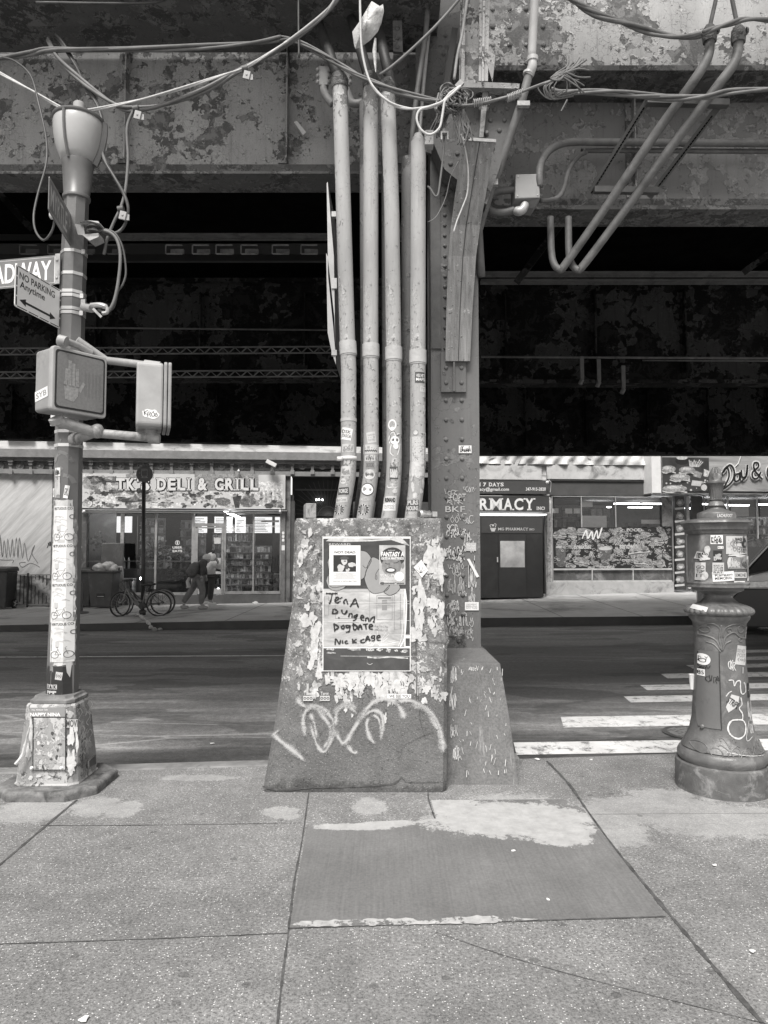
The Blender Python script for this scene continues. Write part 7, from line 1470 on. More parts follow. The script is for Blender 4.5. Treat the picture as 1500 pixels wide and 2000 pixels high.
for (x, y, w_) in ((466, 920, 2.6), (164, 999, 3), (547, 999, 2.4)):
    g_ = empty('security_camera', FP(x, y, .3), {466: 'small white dome camera above the deli sign', 164: 'small white dome camera at the left end of the deli window', 547: 'small white dome camera at the right end of the deli window'}[x], 'security camera', 'dome cameras on the deli front')
    mb = MB(); mb.ball(FP(x, y, .3), w_ * .015); build('dome', mb, WHITE, g_, smooth=True); mb = MB(); mb.bar(FP(x, y - 2, .28), FP(x, y - 3, .1), .03, .03); build('arm', mb, WHITE, g_)
g_ = empty('floodlight', FP(532, 905, .5), 'white floodlight under the cornice to the right of the deli sign', 'floodlight'); mb = MB(); mb.obox(FP(530, 905, .5), SH * .14 + Vector((0, 0, -.07)), NH * .1, SH * .025 + Vector((0, 0, .05))); build('head', mb, WHITE, g_); mb = MB(); mb.tube([FP(530, 908, .4), FP(527, 898, .1)], .02, 8); build('arm', mb, ALU, g_)

# ---- pharmacy
ph = empty('pharmacy_building', F3(3, 0), 'pharmacy shopfront with dark boxed entrance and white tarpaulins above', 'building')
mb = MB(); fbox(mb, 890, 1272, 600, 969, -.3, -.02); fbox(mb, 890, 1080, 969.3, 1190, -.3, -.02); build('upper_wall', mb, LIM, ph)
ANN = plain('tarpaulin', .66, .6, var=.08, sc=2, grime=.5)
mb = MB(); a0, za = sz(880, 886, .1); b0, zb = sz(1268, 909, .1); mb.sheet(lambda u, v: F3(a0 + (b0 - a0) * u, zb + (za + .5 - zb) * v, .12 + .05 * math.sin(u * 37 + v * 6 + math.sin(u * 11) * 3) * (1 - v * .5) + .03 * math.sin(u * 91 - v * 9) + .03 * mn.noise(Vector((u * 40, v * 6, 0)))), 120, 12)
tp = build('tarpaulin', mb, ANN, smooth=True, label='crumpled white tarpaulin hanging above the old banner on the pharmacy front', cat='tarpaulin')
bn = empty('banner', FP(1100, 936, .08), 'grubby white banner with half hidden letters below the tarpaulin', 'banner')
mb = MB(); fbox(mb, 880, 1058, 908, 937, 0, .08); fbox(mb, 1068, 1268, 908, 937, 0, .08); build('cloth', mb, plain('banner_cloth', .52, .7, var=.15, sc=3, grime=.22), bn)
a_ = Art(SF(.08), .002)
a_.text('OVI', 945, 1030, 921, 888, .02); a_.text('NG', 1085, 1155, 921, 888, .02)
a_.line([(1243, 925), (1250, 910), (1252, 914), (1247, 924)], 1); a_.line([(1252, 920), (1257, 916), (1255, 922), (1262, 920), (1262, 910)], 1); a_.build('lettering', PALE, bn)
mb = MB(); fbox(mb, 1074, 1272, 940, 968, -.2, .05); build('dark_fascia', mb, plain('fascia_dark', .075, .5, var=.2, sc=3), ph); mb = MB(); fbox(mb, 880, 1272, 937.3, 940, 0, .1); build('gutter', mb, TRIMD, ph)
PSG = plain('pharm_sign', .045, .35, var=.1, sc=3); sg_ = empty('shop_sign', FP(1000, 1000, .75), 'dark pharmacy sign boards with white serif lettering above the boxed entrance', 'shop sign')
build('upper_board', B(880, 1074, 938, 965, .1, .6), plain('pharm_upper', .07, .4, var=.1, sc=3), sg_); build('name_board', B(880, 1073, 968, 1000, .1, .66), PSG, sg_)
a_ = Art(SF(.6), .003); slab_text(a_, 'OPEN 7 DAYS', 910, 985, 950, 942.5, .03); a_.text('mgpharmacy@gmail.com', 902, 994, 960.5, 952, .015); a_.text('347-915-2828', 1027, 1066, 958.5, 952, .02); a_.build('lettering', WHITE, sg_)
a_ = Art(SF(.66), .003); slab_text(a_, 'PHARMACY', 874, 1046, 996.5, 973, .03); slab_text(a_, 'INC.', 1048, 1065, 996, 989.5, .02); a_.build('lettering', WHITE, sg_)
mb = MB(); fbox(mb, 900, 1068, 1003, 1006, .1, .62); build('tube_light', mb, emis('tube_dim', .9, 1.2), ph)
PB = plain('pharm_black', .02, .4, var=.25, sc=2.5, grime=.03)
bx = build('entrance_booth', B(938, 1061, 1008, 1167, -.02, .9), PB, ph); build('booth_header', B(940, 1060, 1010, 1041, .902, .915), plain('pharm_header', .05, .4, var=.1), ph)
pd = build('door', B(974, 1028, 1043, 1166, .902, .92), plain('pharm_door', .025, .35, var=.2, sc=3), ph); build('pane', B(977, 1025, 1056.5, 1108, .922, .93), plain('door_mirror', .42, .12, metal=.5, var=.35, sc=1.5, grime=.15), pd); build('handle', B(971, 973, 1088, 1098, .902, .95), ALUL, pd)
mb = MB(); fbox(mb, 972.5, 973.5, 1043, 1166, .902, .907); fbox(mb, 1028.5, 1029.5, 1043, 1166, .902, .907); fbox(mb, 940, 1060, 1041.5, 1042.5, .902, .907); build('booth_seam', mb, BLACK, ph)
a_ = Art(SF(.917), .001); slab_text(a_, 'MG PHARMACY', 973, 1032, 1036, 1030.5, .02); slab_text(a_, 'INC.', 1034, 1044, 1036, 1032, .01); a_.poly([(957, 1031), (969, 1031), (966, 1038), (960, 1038)]); a_.line([(959, 1030), (957, 1026), (961, 1024)], 1.2); a_.line([(967, 1030), (969, 1024), (965, 1023)], 1.2); a_.disc(963, 1026, 2.2); a_.build('lettering', PALE, ph)
mb = MB(); fbox(mb, 1062, 1067, 1003, 1160, -.02, .4); build('side_post', mb, TRIMD, ph)
g_ = empty('security_camera', FP(1069, 941, .75), 'white dome camera at the corner of the pharmacy sign', 'security camera'); mb = MB(); mb.ball(FP(1069, 942, .78), .05); build('dome', mb, WHITE, g_, smooth=True); mb = MB(); mb.tube([FP(1072, 938, .7), FP(1076, 942, .6), FP(1075, 960, .5), FP(1066, 968, .5)], .015, 6); build('cable', mb, WHITE, g_, smooth=True)
# ---- corner deli on the right
dy = empty('corner_deli_building', F3(10, 0), 'corner delicatessen front with bright windows and black food mural', 'building')
mb = MB(); fbox(mb, 1273, 1900, 600, 969, -.3, -.02); build('upper_wall', mb, LIM, dy)
mb = MB(); [fbox(mb, *f_, -.02, .06) for f_ in [(1078, 1081, 969, 1137), (1135, 1137, 969, 1030), (1202, 1204, 969, 1030), (1313, 1317, 969, 1137), (1081, 1313, 969, 971.5), (1081, 1313, 1110.5, 1113), (1081, 1313, 1134, 1137), (1156, 1158, 1113, 1134), (1236, 1238, 1113, 1134), (1376, 1380, 969, 1150), (1423, 1426, 969, 1150), (1480, 1484, 969, 1150), (1560, 1564, 969, 1150)]]; build('window_frame', mb, ALUL, dy)
for (x0, x1) in ((1081, 1135), (1137, 1202), (1204, 1313)): build('window_pane', B(x0, x1, 971.5, 1030, -.012, -.004), GLZ, dy)
for (x0, x1) in ((1380, 1423), (1426, 1480), (1484, 1560), (1564, 1680)): build('window_pane', B(x0, x1, 971.5, 1150, -.012, -.004), GLZ, dy)
build('pilaster', B(1067.5, 1077.5, 1003, 1156, -.1, .05), plain('pilaster_tags', .32, .6, var=.45, sc=9, grime=.06), dy)
mb = MB(); fbox(mb, 1067, 1317, 1137.3, 1170, -.1, .1); build('marble_base', mb, plain('marble', .42, .4, var=.15, sc=3, grime=.2), dy)
build('lower_panel', B(1081, 1313, 1113, 1134, -.1, -.01), plain('panel_glass', .1, .15, var=.5, sc=2.5, grime=.25), dy)
mu = build('food_mural', B(1081, 1313, 1030, 1110.5, -.06, 0), plain('mural_black', .018, .4, var=.2), dy)
rg = random.Random(77); am_ = [Art(SF(0), .003 + .0007 * k) for k in range(4)]
def sandwich(x, y, s, rot=0):
    c_, s_ = math.cos(rot), math.sin(rot); T = lambda a, b: (x + (a * c_ - b * s_) * s, y + (a * s_ + b * c_) * s)
    am_[1].poly([T(-1, -.1), T(-.8, -.5), (T(0, -.65)), T(.8, -.5), T(1, -.1)]); am_[1].poly([T(-.95, .2), T(.95, .2), T(.8, .45), T(-.8, .45)]); am_[0].line([T(-1.05, .05), T(-.5, .12), T(0, .02), T(.5, .12), T(1.05, .04)], .18 * s, jit=.3); am_[2].line([T(-1, .2), T(0, .14), T(1, .2)], .1 * s)
for (x, y, s, r_) in [(1093, 1046, 13, .1), (1098, 1062, 11, 0), (1140, 1040, 14, .1), (1206, 1038, 11, -.4), (1208, 1054, 12, -1.0), (1260, 1045, 10, 0), (1282, 1058, 14, .1), (1248, 1078, 20, -.1), (1208, 1078, 10, .5), (1257, 1100, 18, .1), (1136, 1098, 15, .2), (1160, 1100, 8, .3), (1116, 1035, 9, .1), (1284, 1100, 9, 0), (1180, 1046, 10, -.3), (1290, 1036, 9, .7)]: sandwich(x, y, s, r_)
for (x, y, r_) in [(1112, 1086, 5), (1125, 1080, 5), (1155, 1084, 5), (1167, 1103, 5), (1290, 1100, 9), (1296, 1050, 5), (1120, 1050, 5), (1286, 1080, 4), (1245, 1048, 5)]: am_[1].ring(x, y, r_ * .5, r_); am_[0].disc(x, y, r_ * .35)
am_[2].poly([(1085, 1070), (1106, 1070), (1103, 1106), (1089, 1106)]); am_[0].disc(1095.5, 1069, 10, 3); am_[2].poly([(1167, 1070), (1197, 1068), (1188, 1104), (1176, 1104)]); am_[0].disc(1182, 1071, 15, 4.5); am_[3].disc(1182, 1071.5, 13, 3.4)
am_[1].poly([(1288, 1035), (1296, 1032), (1306, 1052), (1298, 1056)])
for (t, x0, x1, y0, y1) in [('WRAPS', 1112, 1127, 1051, 1046), ('Breakfast', 1121, 1155, 1072, 1062), ('Latte', 1105, 1125, 1108, 1102), ('FOOD', 1224, 1254, 1038, 1032), ('delicious', 1268, 1292, 1066, 1060), ('PHILLY CHEESESTEAK', 1200, 1242, 1095, 1092), ('sandwich', 1210, 1250, 1072, 1060), ('WINGS', 1178, 1200, 1110, 1105), ('BURGER', 1245, 1268, 1061, 1056), ('Hot Drinks', 1168, 1196, 1090, 1080), ('GRILLED', 1148, 1162, 1110, 1106)]: am_[0].text(t, x0, x1, y0, y1, .03)
for k in range(42): sandwich(rg.uniform(1090, 1305), rg.uniform(1035, 1106), rg.uniform(4, 8), rg.uniform(-1, 1))
for k in range(200):
    x, y = rg.uniform(1084, 1310), rg.uniform(1033, 1108); am_[rg.choice((0, 1, 1, 2))].line([(x, y), (x + rg.uniform(-4, 4), y + rg.uniform(-3, 3)), (x + rg.uniform(-5, 5), y + rg.uniform(-3, 3))], rg.uniform(.5, 1.2), jit=.4)
plain('mural_mid', .27, .5, var=.5, sc=18, grime=.12); plain('mural_low', .1, .5, var=.5, sc=18)
for k in range(330):
    x, y = rg.uniform(1084, 1310), rg.uniform(1033, 1108); r_ = rg.uniform(1, 3.4); am_[3 if k % 3 else 0].line([(x + r_ * math.cos(q_), y + r_ * .7 * math.sin(q_)) for q_ in (0, 1.2, 2.4, 3.6, 4.8 + rg.random())], rg.uniform(.35, .8))
for k, c in enumerate(('pale_print', 'mural_mid', 'mural_low', 'pale_print')): am_[k].build('food_picture', MATS[c], mu)
a_ = Art(SF(.01)); a_.line([(1137, 1052), (1145, 1036), (1148, 1052), (1156, 1038), (1158, 1054), (1166, 1036), (1168, 1052), (1176, 1030)], 2.4, jit=.3); a_.build('graffiti', WHITE, dy)
# inside of the corner deli
mb = MB(); s0, _ = sz(1070, 1100); s1 = s0 + 18; sbox(mb, s0, s1, -.2, .05, -7, -.11); sbox(mb, s0 - .1, s0, .06, 3.7, -7, -.11); sbox(mb, s0, s1, .06, 3.7, -7.1, -7.01); sbox(mb, s0, s1, 3.45, 3.6, -7, -.2); build('room_shell', mb, ROOM, dy)
mb = MB()
for (a, n_) in ((8.2, -2), (9.2, -2), (8.0, -4), (9.6, -4), (11, -2), (12.5, -2.5), (13.5, -2), (11.4, -4.5)): sbox(mb, a, a + .9, 3.2, 3.24, n_ - .12, n_)
build('ceiling_tube', mb, TUBE, dy)
shelf(5.3, 7.6, -1.0, 1.9, 3.1, 3, 5, dy, .9, (.1, .3)); shelf(7.8, 9.0, -3.0, 1.2, 2.4, 3, 6, dy); shelf(12, 15, -2.2, .3, 2.8, 8, 7, dy); shelf(10.4, 11.8, -1.6, .3, 2.2, 6, 8, dy); shelf(8, 10.2, -.7, 1.95, 2.5, 1, 9, dy, .9, (.06, .2))
mb = MB(); [sbox(mb, sz(x0, 1000)[0], sz(x1, 1000)[0], sz(x0, y1, -.1)[1], sz(x0, y0, -.1)[1], -.12, -.1) for (x0, x1, y0, y1) in ((1137, 1187, 1007, 1030), (1081, 1093, 993, 1002), (1106, 1120, 993, 1003), (1123, 1136, 993, 1003), (1136, 1160, 979, 990), (1255, 1292, 1015, 1023), (1432, 1466, 990, 1008))]; build('window_notice', mb, WHITE, dy)
# vertical food banner, pilasters, doors
mb = MB(); fbox(mb, 1317.5, 1340, 969, 1152, -.1, .1); vb = build('food_banner', mb, plain('banner_dark', .04, .4, var=.4, sc=4), dy); rg = random.Random(5)
a_ = Art(SF(.1), .002); b_ = Art(SF(.1), .003)
for k in range(7): y = 982 + k * 25; scrap(a_, 1328, y, 8, 6, 12, .3); b_.rect(1318, 1337, y + 13, y + 9, 1, 1, -.1); scrap(b_, 1327 + rg.uniform(-3, 3), y, 4, 3, 9, .4)
a_.build('food_picture', GREY, vb); b_.build('food_picture', PALE, vb)
build('poster', B(1292, 1313, 971, 1028, .062, .07), plain('shop_poster', .2, .4, var=.5, sc=5, grime=.05), dy)
build('pilaster', B(1340.5, 1350, 969, 1150, -.1, .02), plain('plaster_pale', .4, .6, var=.3, sc=4), dy); build('pilaster', B(1350.5, 1376, 969, 1155, -.1, -.02), DARK, dy)
mb = MB(); fbox(mb, 1380, 1900, 1150.3, 1175, -.1, .06); build('marble_base', mb, MATS['marble'], dy)
# sign of the corner deli
sg2 = empty('shop_sign', FP(1400, 963, .6), 'large illuminated sign reading Day & over a picture of burgers, top right', 'shop sign')
q = NT('wood_gradient'); f = q.noise(1, 4, .6, .6, q.scale((.35, .35, 2.5))); q.col(q.ramp(f, .3, .7, .16, .5)); q.b.inputs['Roughness'].default_value = .35
build('board', B(1292, 1900, 885, 963, .05, .6), q.m, sg2); build('side_trim', B(1272, 1291.7, 885, 963, .05, .62), WHITE, sg2); build('lower_trim', B(1273, 1900, 963.3, 967, .05, .64), ALU, sg2)
p_ = build('burger_picture', B(1293, 1386, 893, 960, .602, .61), plain('picture_ground', .05, .35, var=.4, sc=3), sg2)
ap = [Art(SF(.61), .001 + .0007 * k) for k in range(4)]
def bun(x, y, rx, ry, k): ap[k].disc(x, y, rx, ry, 20)
for (x, y, rx) in ((1306, 916, 14), (1342, 918, 16), (1328, 932, 20), (1318, 954, 24)):
    bun(x, y + 7, rx * .95, 4, 0); ap[1].line([(x - rx, y + 5), (x - rx * .4, y + 8), (x + rx * .3, y + 5), (x + rx, y + 8)], 2.4, jit=.4); bun(x, y, rx, 7, 2); bun(x - 2, y - 2, rx * .6, 3, 3)
ap[0].disc(1332, 900, 13, 8); ap[3].disc(1332, 894, 11, 4); ap[1].disc(1332, 894, 8, 2.6)
for k in range(9): ap[3].line([(1348 + k * 2, 912), (1346 + k * 3.4, 898 + (k % 3) * 2)], 1.8, False)
ap[2].poly([(1356, 918), (1372, 924), (1368, 934), (1354, 930)]); ap[3].poly([(1375, 916), (1386, 920), (1384, 932), (1374, 930)]); ap[1].poly([(1352, 938), (1372, 940), (1368, 950), (1350, 948)]); ap[1].disc(1375, 952, 6)
for k in range(26): x, y = rg.uniform(1296, 1382), rg.uniform(936, 958); ap[rg.choice((1, 3, 0))].disc(x, y, rg.uniform(1, 2.5))
for k, c in enumerate(('black_print', 'pale_print', 'food_mid', 'food_light')): ap[k].build('food_picture', MATS[c], p_)
LDAY = [[(1412, 922), (1420, 912), (1424, 930), (1414, 952)], [(1410, 925), (1425, 908), (1434, 920), (1430, 940), (1412, 955), (1410, 945)], [(1444, 925), (1436, 928), (1436, 940), (1444, 936), (1445, 922), (1446, 938)], [(1448, 918), (1450, 932), (1458, 928), (1460, 908)], [(1460, 908), (1457, 930), (1450, 938)]]
for (h_, w_, m_) in ((.03, 9, PALE), (.06, 6.4, WHITE), (.075, 3.4, BLACK)):
    a_ = Art(SF(.6), h_)
    for s_ in LDAY: a_.line(s_, w_)
    a_.line([(1488, 935), (1474, 918), (1473, 905), (1480, 904), (1481, 912), (1470, 922), (1471, 933), (1479, 934), (1486, 922)], w_); a_.line([(1512, 905), (1500, 915), (1500, 930), (1510, 936), (1520, 925)], w_)
    for x0 in (1535, 1560, 1585, 1610, 1635): a_.line([(x0, 905), (x0 + 2, 935), (x0 + 12, 930)], w_)
    a_.build('lettering', m_, sg2)
g_ = MB(); g_.tube([FP(1448, 888, .63), FP(1442, 905, .63), FP(1432, 915, .63)], .012, 5); build('sign_wire', g_, WHITE, sg2)
# long buildings out of the frame and the bright wall between are only continued walls
mb = MB(); fbox(mb, 1900, 3500, 500, 1200, -.3, 0); build('building_wall', mb, MATS['painted_brick'], dy) if False else None
# ================================================================ street things on the far side
def FG(px, Y): x = (px - 750) / FPX * Y; return Vector((x, Y, zfar(x, Y)))
# bins
BINM = plain('bin_plastic', .055, .5, var=.2, sc=5, grime=.09); BIND = plain('bin_plastic_dark', .03, .5, var=.2, sc=5, grime=.06)
def bin_(px, Y, w, h, mat, label, lid_open=False, d=.6):
    p = FG(px, Y); g = empty('wheelie_bin', p, label, 'bin', 'wheeled bins against the deli front'); hw = w / 2
    mb = MB(); mb.hexa([p + Vector(v) for v in ((-hw * .8, -d * .4, .04), (hw * .8, -d * .4, .04), (hw * .8, d * .4, .04), (-hw * .8, d * .4, .04), (-hw, -d / 2, h), (hw, -d / 2, h), (hw, d / 2, h), (-hw, d / 2, h))]); build('body', mb, mat, g, bevel=.03)
    mb = MB(); mb.box(p.x - hw * 1.04, p.x + hw * 1.04, p.y - d / 2 - .03, p.y + d / 2 + .03, p.z + h + .002, p.z + h + .05); build('rim', mb, mat, g, bevel=.01)
    mb = MB(); mb.box(p.x - hw * .35, p.x + hw * .35, p.y - d * .46, p.y - d * .43, p.z + h * .62, p.z + h * .8); mb.box(p.x - hw * .3, p.x + hw * .3, p.y - d * .46, p.y - d * .43, p.z + h * .3, p.z + h * .42); build('recess', mb, BLACK, g)
    mb = MB(); mb.box(p.x - hw * .22, p.x + hw * .28, p.y - d * .475, p.y - d * .462, p.z + h * .33, p.z + h * .345); build('grab_bar', mb, PALE, g)
    for sx in (1,):
        mb = MB(); c = p + Vector((sx * (hw * .8 + .03), d * .3, .13)); mb.tube([c - Vector((.03, 0, 0)), c + Vector((.03, 0, 0))], .13, 18); wh = build('wheel', mb, BLACK, g, smooth=True, auto=40)
        mb = MB(); [mb.tube([c + Vector((.034, 0, 0)), c + Vector((.034, .1 * math.cos(k * 1.26), .1 * math.sin(k * 1.26)))], .012, 5) for k in range(5)]; build('spokes', mb, PALE, wh)
    if lid_open:
        mb = MB(); z0 = p.z + h + .05
        mb.hexa([Vector(v) for v in ((p.x - hw * .7, p.y + d / 2, z0 + .08), (p.x + hw * 1.1, p.y + d / 2, z0 + .08), (p.x + hw * 1.1, p.y + d / 2 + .04, z0 + .08), (p.x - hw * .7, p.y + d / 2 + .04, z0 + .08), (p.x - hw * .7, p.y + d / 2 + .1, z0 + .78), (p.x + hw * 1.1, p.y + d / 2 + .1, z0 + .78), (p.x + hw * 1.1, p.y + d / 2 + .16, z0 + .78), (p.x - hw * .7, p.y + d / 2 + .16, z0 + .78))]); ld = build('lid', mb, mat, g, bevel=.03)
        mb = MB(); mb.box(p.x - hw * .7, p.x + hw * 1.1, p.y + d / 2 - .03, p.y + d / 2 - .01, z0 + .08, z0 + .12); build('lid_edge', mb, PALE, ld)
    else:
        mb = MB(); mb.hexa([p + Vector(v) for v in ((-hw * 1.05, -d / 2 - .04, h + .052), (hw * 1.05, -d / 2 - .04, h + .052), (hw * 1.05, d / 2 + .04, h + .052), (-hw * 1.05, d / 2 + .04, h + .052), (-hw * .95, -d / 2, h + .1), (hw * .95, -d / 2, h + .1), (hw * .95, d / 2, h + .13), (-hw * .95, d / 2, h + .13))]); build('lid', mb, mat, g, bevel=.015)
    return g
bin_(206, 20.3, .72, 1.0, BINM, 'grey wheeled bin with its lid thrown open and bags spilling out', True, .6)
bin_(166, 20.6, .66, 1.0, BIND, 'dark wheeled bin with closed lid, left of the open one')
bin_(6, 20.2, .62, 1.05, BIND, 'dark wheeled bin with closed lid at the left edge by the fence')
p = FG(206, 20.3); BAG = plain('bin_bag_clear', .4, .4, var=.6, sc=9)
for i, (dx, dz, r_) in enumerate(((-.12, 1.12, .17), (.08, 1.16, .16), (.25, 1.1, .13))):
    mb = MB(); mb.ball(p + Vector((dx, -.02, dz)), r_ * 1.2, r_, r_ * .8, 16, 10); mb.v = [v + Vector((1, 1, 1)) * .05 * mn.noise(v * 9) for v in mb.v]
    build('rubbish_bag', mb, BAG, smooth=True, label=('crumpled pale rubbish bag at the left in the open bin', 'crumpled pale rubbish bag in the middle of the open bin', 'crumpled pale rubbish bag at the right in the open bin')[i], cat='rubbish bag', group='bags in the open bin')
# fence
fe = empty('railing_fence', FG(60, 20.9), 'low black iron railing in front of the pale shutter wall', 'fence'); IRB = plain('iron_black', .03, .5, var=.2)
mb = MB(); a, b_ = FG(20, 20.7), FG(152, 20.9)
for z in (.08, .93): mb.bar(a + Vector((0, 0, z)), b_ + Vector((0, 0, z)), .035, .03)
build('rail', mb, plain('rail_grey', .2, .5, var=.2), fe); mb = MB()
for k in range(19): q_ = a.lerp(b_, k / 18); mb.bar(q_ + Vector((0, 0, .08)), q_ + Vector((0, 0, .93)), .018, .018)
for f_ in (0, .28, 1): q_ = a.lerp(b_, f_); mb.bar(q_, q_ + Vector((0, 0, .98)), .045, .045)
build('balusters', mb, IRB, fe)
mb = MB(); mb.sheet(lambda u, v: F3(sz(22, 1100)[0] + 1.7 * u, .02 + .85 * v + .0, .25 + .1 * math.sin(u * 9 + v * 4) + .06 * mn.noise(Vector((u * 6, v * 5, 2)))), 24, 14); build('plastic_sheeting', mb, plain('sheeting', .3, .5, var=.5, sc=5, grime=.1), smooth=True, label='crumpled plastic sheeting behind the iron railing', cat='sheeting')
# striped bollard foot at left of pole
pb = FG(154, 18.4); mb = MB(); mb.lathe(pb, [(.28, 0), (.28, .04), (.14, .06), (.12, .75), (.09, .8)], 16); build('traffic_cone', mb, plain('cone_dark', .09, .6, var=.3), smooth=True, auto=40, label='dark cone-like post base half hidden by the lamp post', cat='cone')
# bus stop sign
bp = FG(281, 17.75); bs = empty('bus_stop_sign', bp, 'round bus stop sign on a dark pole beside the locked bicycles', 'bus stop sign'); t_ = W(281, 935, 17.75)
mb = MB(); mb.tube([bp, Vector((bp.x - .0, bp.y, 1.3)), t_], .048, 12); mb.tube([bp, bp + Vector((0, 0, .12))], .08, 12); build('pole', mb, IRB, bs, smooth=True)
mb = MB(); c = W(282, 926, 17.7); mb.tube([c, c + Vector((0, .03, 0))], .205, 32); dsc = build('disc', mb, plain('bus_disc', .04, .4, var=.1), bs)
SDc = lambda px, py, h=0: W(px, py, 17.7 - .001 - h); a_ = Art(SDc, .002); a_.line([(276.5, 930), (276.5, 916), (287.5, 916), (287.5, 930), (276.5, 930)], 1.3, False); a_.rect(277.5, 286.5, 919, 917); a_.line([(275, 933), (289, 933)], 1.1, False); a_.disc(278.5, 931.5, 1); a_.disc(285.5, 931.5, 1); a_.ring(272.5, 924, 1.1, 1.7); a_.build('bus_symbol', plain('bus_grey', .22, .5), bs)
# bicycles
def bicycle(px, Y, label, yaw, front_left=True, mat=None, hd=1, basket=False):
    g = empty('bicycle', FG(px, Y), label, 'bicycle', 'bicycles locked to the bus stop pole'); o = ORG[g.name]; c_, s_ = math.cos(yaw), math.sin(yaw)
    L = lambda x, z, y=0: o + .86 * Vector((x * c_ - y * s_, x * s_ + y * c_, z)); r_ = .285; fx, rx = -.54, .52; m_ = mat or plain('bike_frame', .16, .35, var=.15)
    for (wx, nm, st_) in ((fx, 'front', .45), (rx, 'rear', 0)):
        cw = L(wx, .331); ax_ = Vector((c_, s_, 0)); 
        if st_: ax_ = Vector((math.cos(yaw + st_ * 2), math.sin(yaw + st_ * 2), 0))
        pt = lambda q_, rr: cw + ax_ * rr * math.cos(q_) + Vector((0, 0, rr * math.sin(q_)))
        mb = MB(); mb.tube([pt(2 * math.pi * k / 32, r_) for k in range(33)], .02, 8, False); wo = build('wheel', mb, BLACK, g, smooth=True)
        mb = MB(); mb.tube([pt(2 * math.pi * k / 32, r_ - .025) for k in range(33)], .008, 6, False); [mb.tube([pt(2 * math.pi * k / 18, .02), pt(2 * math.pi * k / 18 + .1, r_ - .025)], .0018, 4) for k in range(18)]; build('rim', mb, GALV, wo)
        mb = MB(); n_ = Vector((-ax_.y, ax_.x, 0)); mb.tube([cw - n_ * .05, cw + n_ * .05], .03, 10); build('hub', mb, BLACK, wo)
        if nm == 'rear': mb = MB(); mb.tube([pt(R(20 + k * 12), r_ + .035) for k in range(14)], .016, 6); build('mudguard', mb, GREY, g)
    hx, hz = fx + .16, .78; mb = MB()
    mb.tube(crom([L(hx, hz), L(hx + .14, .5), L(-.08, .3), L(.06, .28)], 5), .02, 8); mb.tube(crom([L(hx + .02, hz - .08), L(-.1, .45), L(.1, .42)], 5), .014, 8); mb.tube([L(.06, .28), L(.17, .82)], .018, 8); mb.tube([L(.06, .28), L(rx, .331)], .012, 8); mb.tube([L(.14, .68), L(rx, .331)], .011, 8); build('frame', mb, m_, g, smooth=True)
    mb = MB(); mb.tube(crom([L(hx, hz), L(fx + .1, .5), L(fx, .331)], 5), .017, 8); mb.tube([L(hx, hz), L(hx - .05, .98)], .014, 8); build('fork', mb, m_, g, smooth=True)
    mb = MB(); mb.tube(crom([L(hx + .1, .98, -.28), L(hx - .06, 1.0, -.18), L(hx - .09, .98, 0), L(hx - .06, 1.0, .18), L(hx + .1, .98, .28)], 5), .013, 8); mb.tube(crom([L(hx - .08, .98, -.1), L(hx - .22, .88, -.05), L(hx - .1, .7, 0)], 5), .004, 5); build('handlebar', mb, BLACK, g, smooth=True)
    mb = MB(); c = L(.18, .87); mb.ball(c + Vector((.02, 0, 0)), .12, .07, .035); mb.ball(c - Vector((.08, 0, .0)), .07, .03, .025); build('saddle', mb, BLACK, g, smooth=True)
    mb = MB(); mb.tube([L(.06, .28, -.04), L(.06, .28, .04)], .08, 16); mb.tube([L(.06, .28, -.06), L(.15, .14, -.06)], .01, 6); mb.box(*(lambda p: (p.x - .04, p.x + .04, p.y - .03, p.y + .03, p.z - .012, p.z + .012))(L(.15, .14, -.1))); build('crank', mb, BLACK, g)
    mb = MB(); mb.tube([L(.14, .72, -.07), L(.55, .70, -.07)], .007, 6); mb.tube([L(.14, .72, .07), L(.55, .70, .07)], .007, 6); mb.tube([L(.5, .7, -.07), L(rx, .331, -.07)], .006, 6); build('rack', mb, BLACK, g)
bicycle(276, 17.45, 'pale framed step-through bicycle nearest the road, locked to the bus stop pole', .12)
bicycle(284, 17.9, 'dark bicycle just behind the pale one at the bus stop pole', .2, mat=plain('bike_black', .03, .35))
mb = MB(); P_ = crom([FG(268, 17.3) + Vector((0, 0, .03)), FG(274, 17.1) + Vector((0, 0, .06)), G(290, 1216, .07), G(297, 1228, -.05), G(315, 1230, -.12)], 6); mb.tube(P_, [.03 + .02 * math.sin(k * 1.7) for k in range(len(P_))], 7); build('plastic_strip', mb, plain('dirty_plastic', .42, .6, var=.4, sc=12, grime=.15), smooth=True, label='dirty twisted plastic strip trailing over the kerb under the bicycles', cat='plastic strip')
for (x, y, w_, lb) in [(372, 1226, .16, 'crumpled litter in the gutter left of the pair of walkers'), (434, 1222, .22, 'white crumpled litter in the gutter below the deli door'), (461, 1224, .1, 'small white litter in the gutter further right of the deli door'), (500, 1174, .18, 'white scrap lying by the deli sill'), (193, 1186, .1, 'small white scrap beside the open bin'), (1126, 1216, .2, 'white litter in the far gutter below the corner deli'), (1180, 1214, .24, 'longer white litter in the far gutter right of the other scrap')]:
    z = -.12 if y > 1200 else 0; c = G(x, y, z) if y > 1200 else FG(x, 21.2); mb = MB(); mb.ball(c + Vector((0, 0, .03)), w_ / 2, .06, .045, 10, 6); mb.v = [v + Vector((0, 0, 1)) * .05 * mn.noise(v * 14) for v in mb.v]; build('litter', mb, WHITE, label=lb, cat='litter', group='litter by the far kerb')

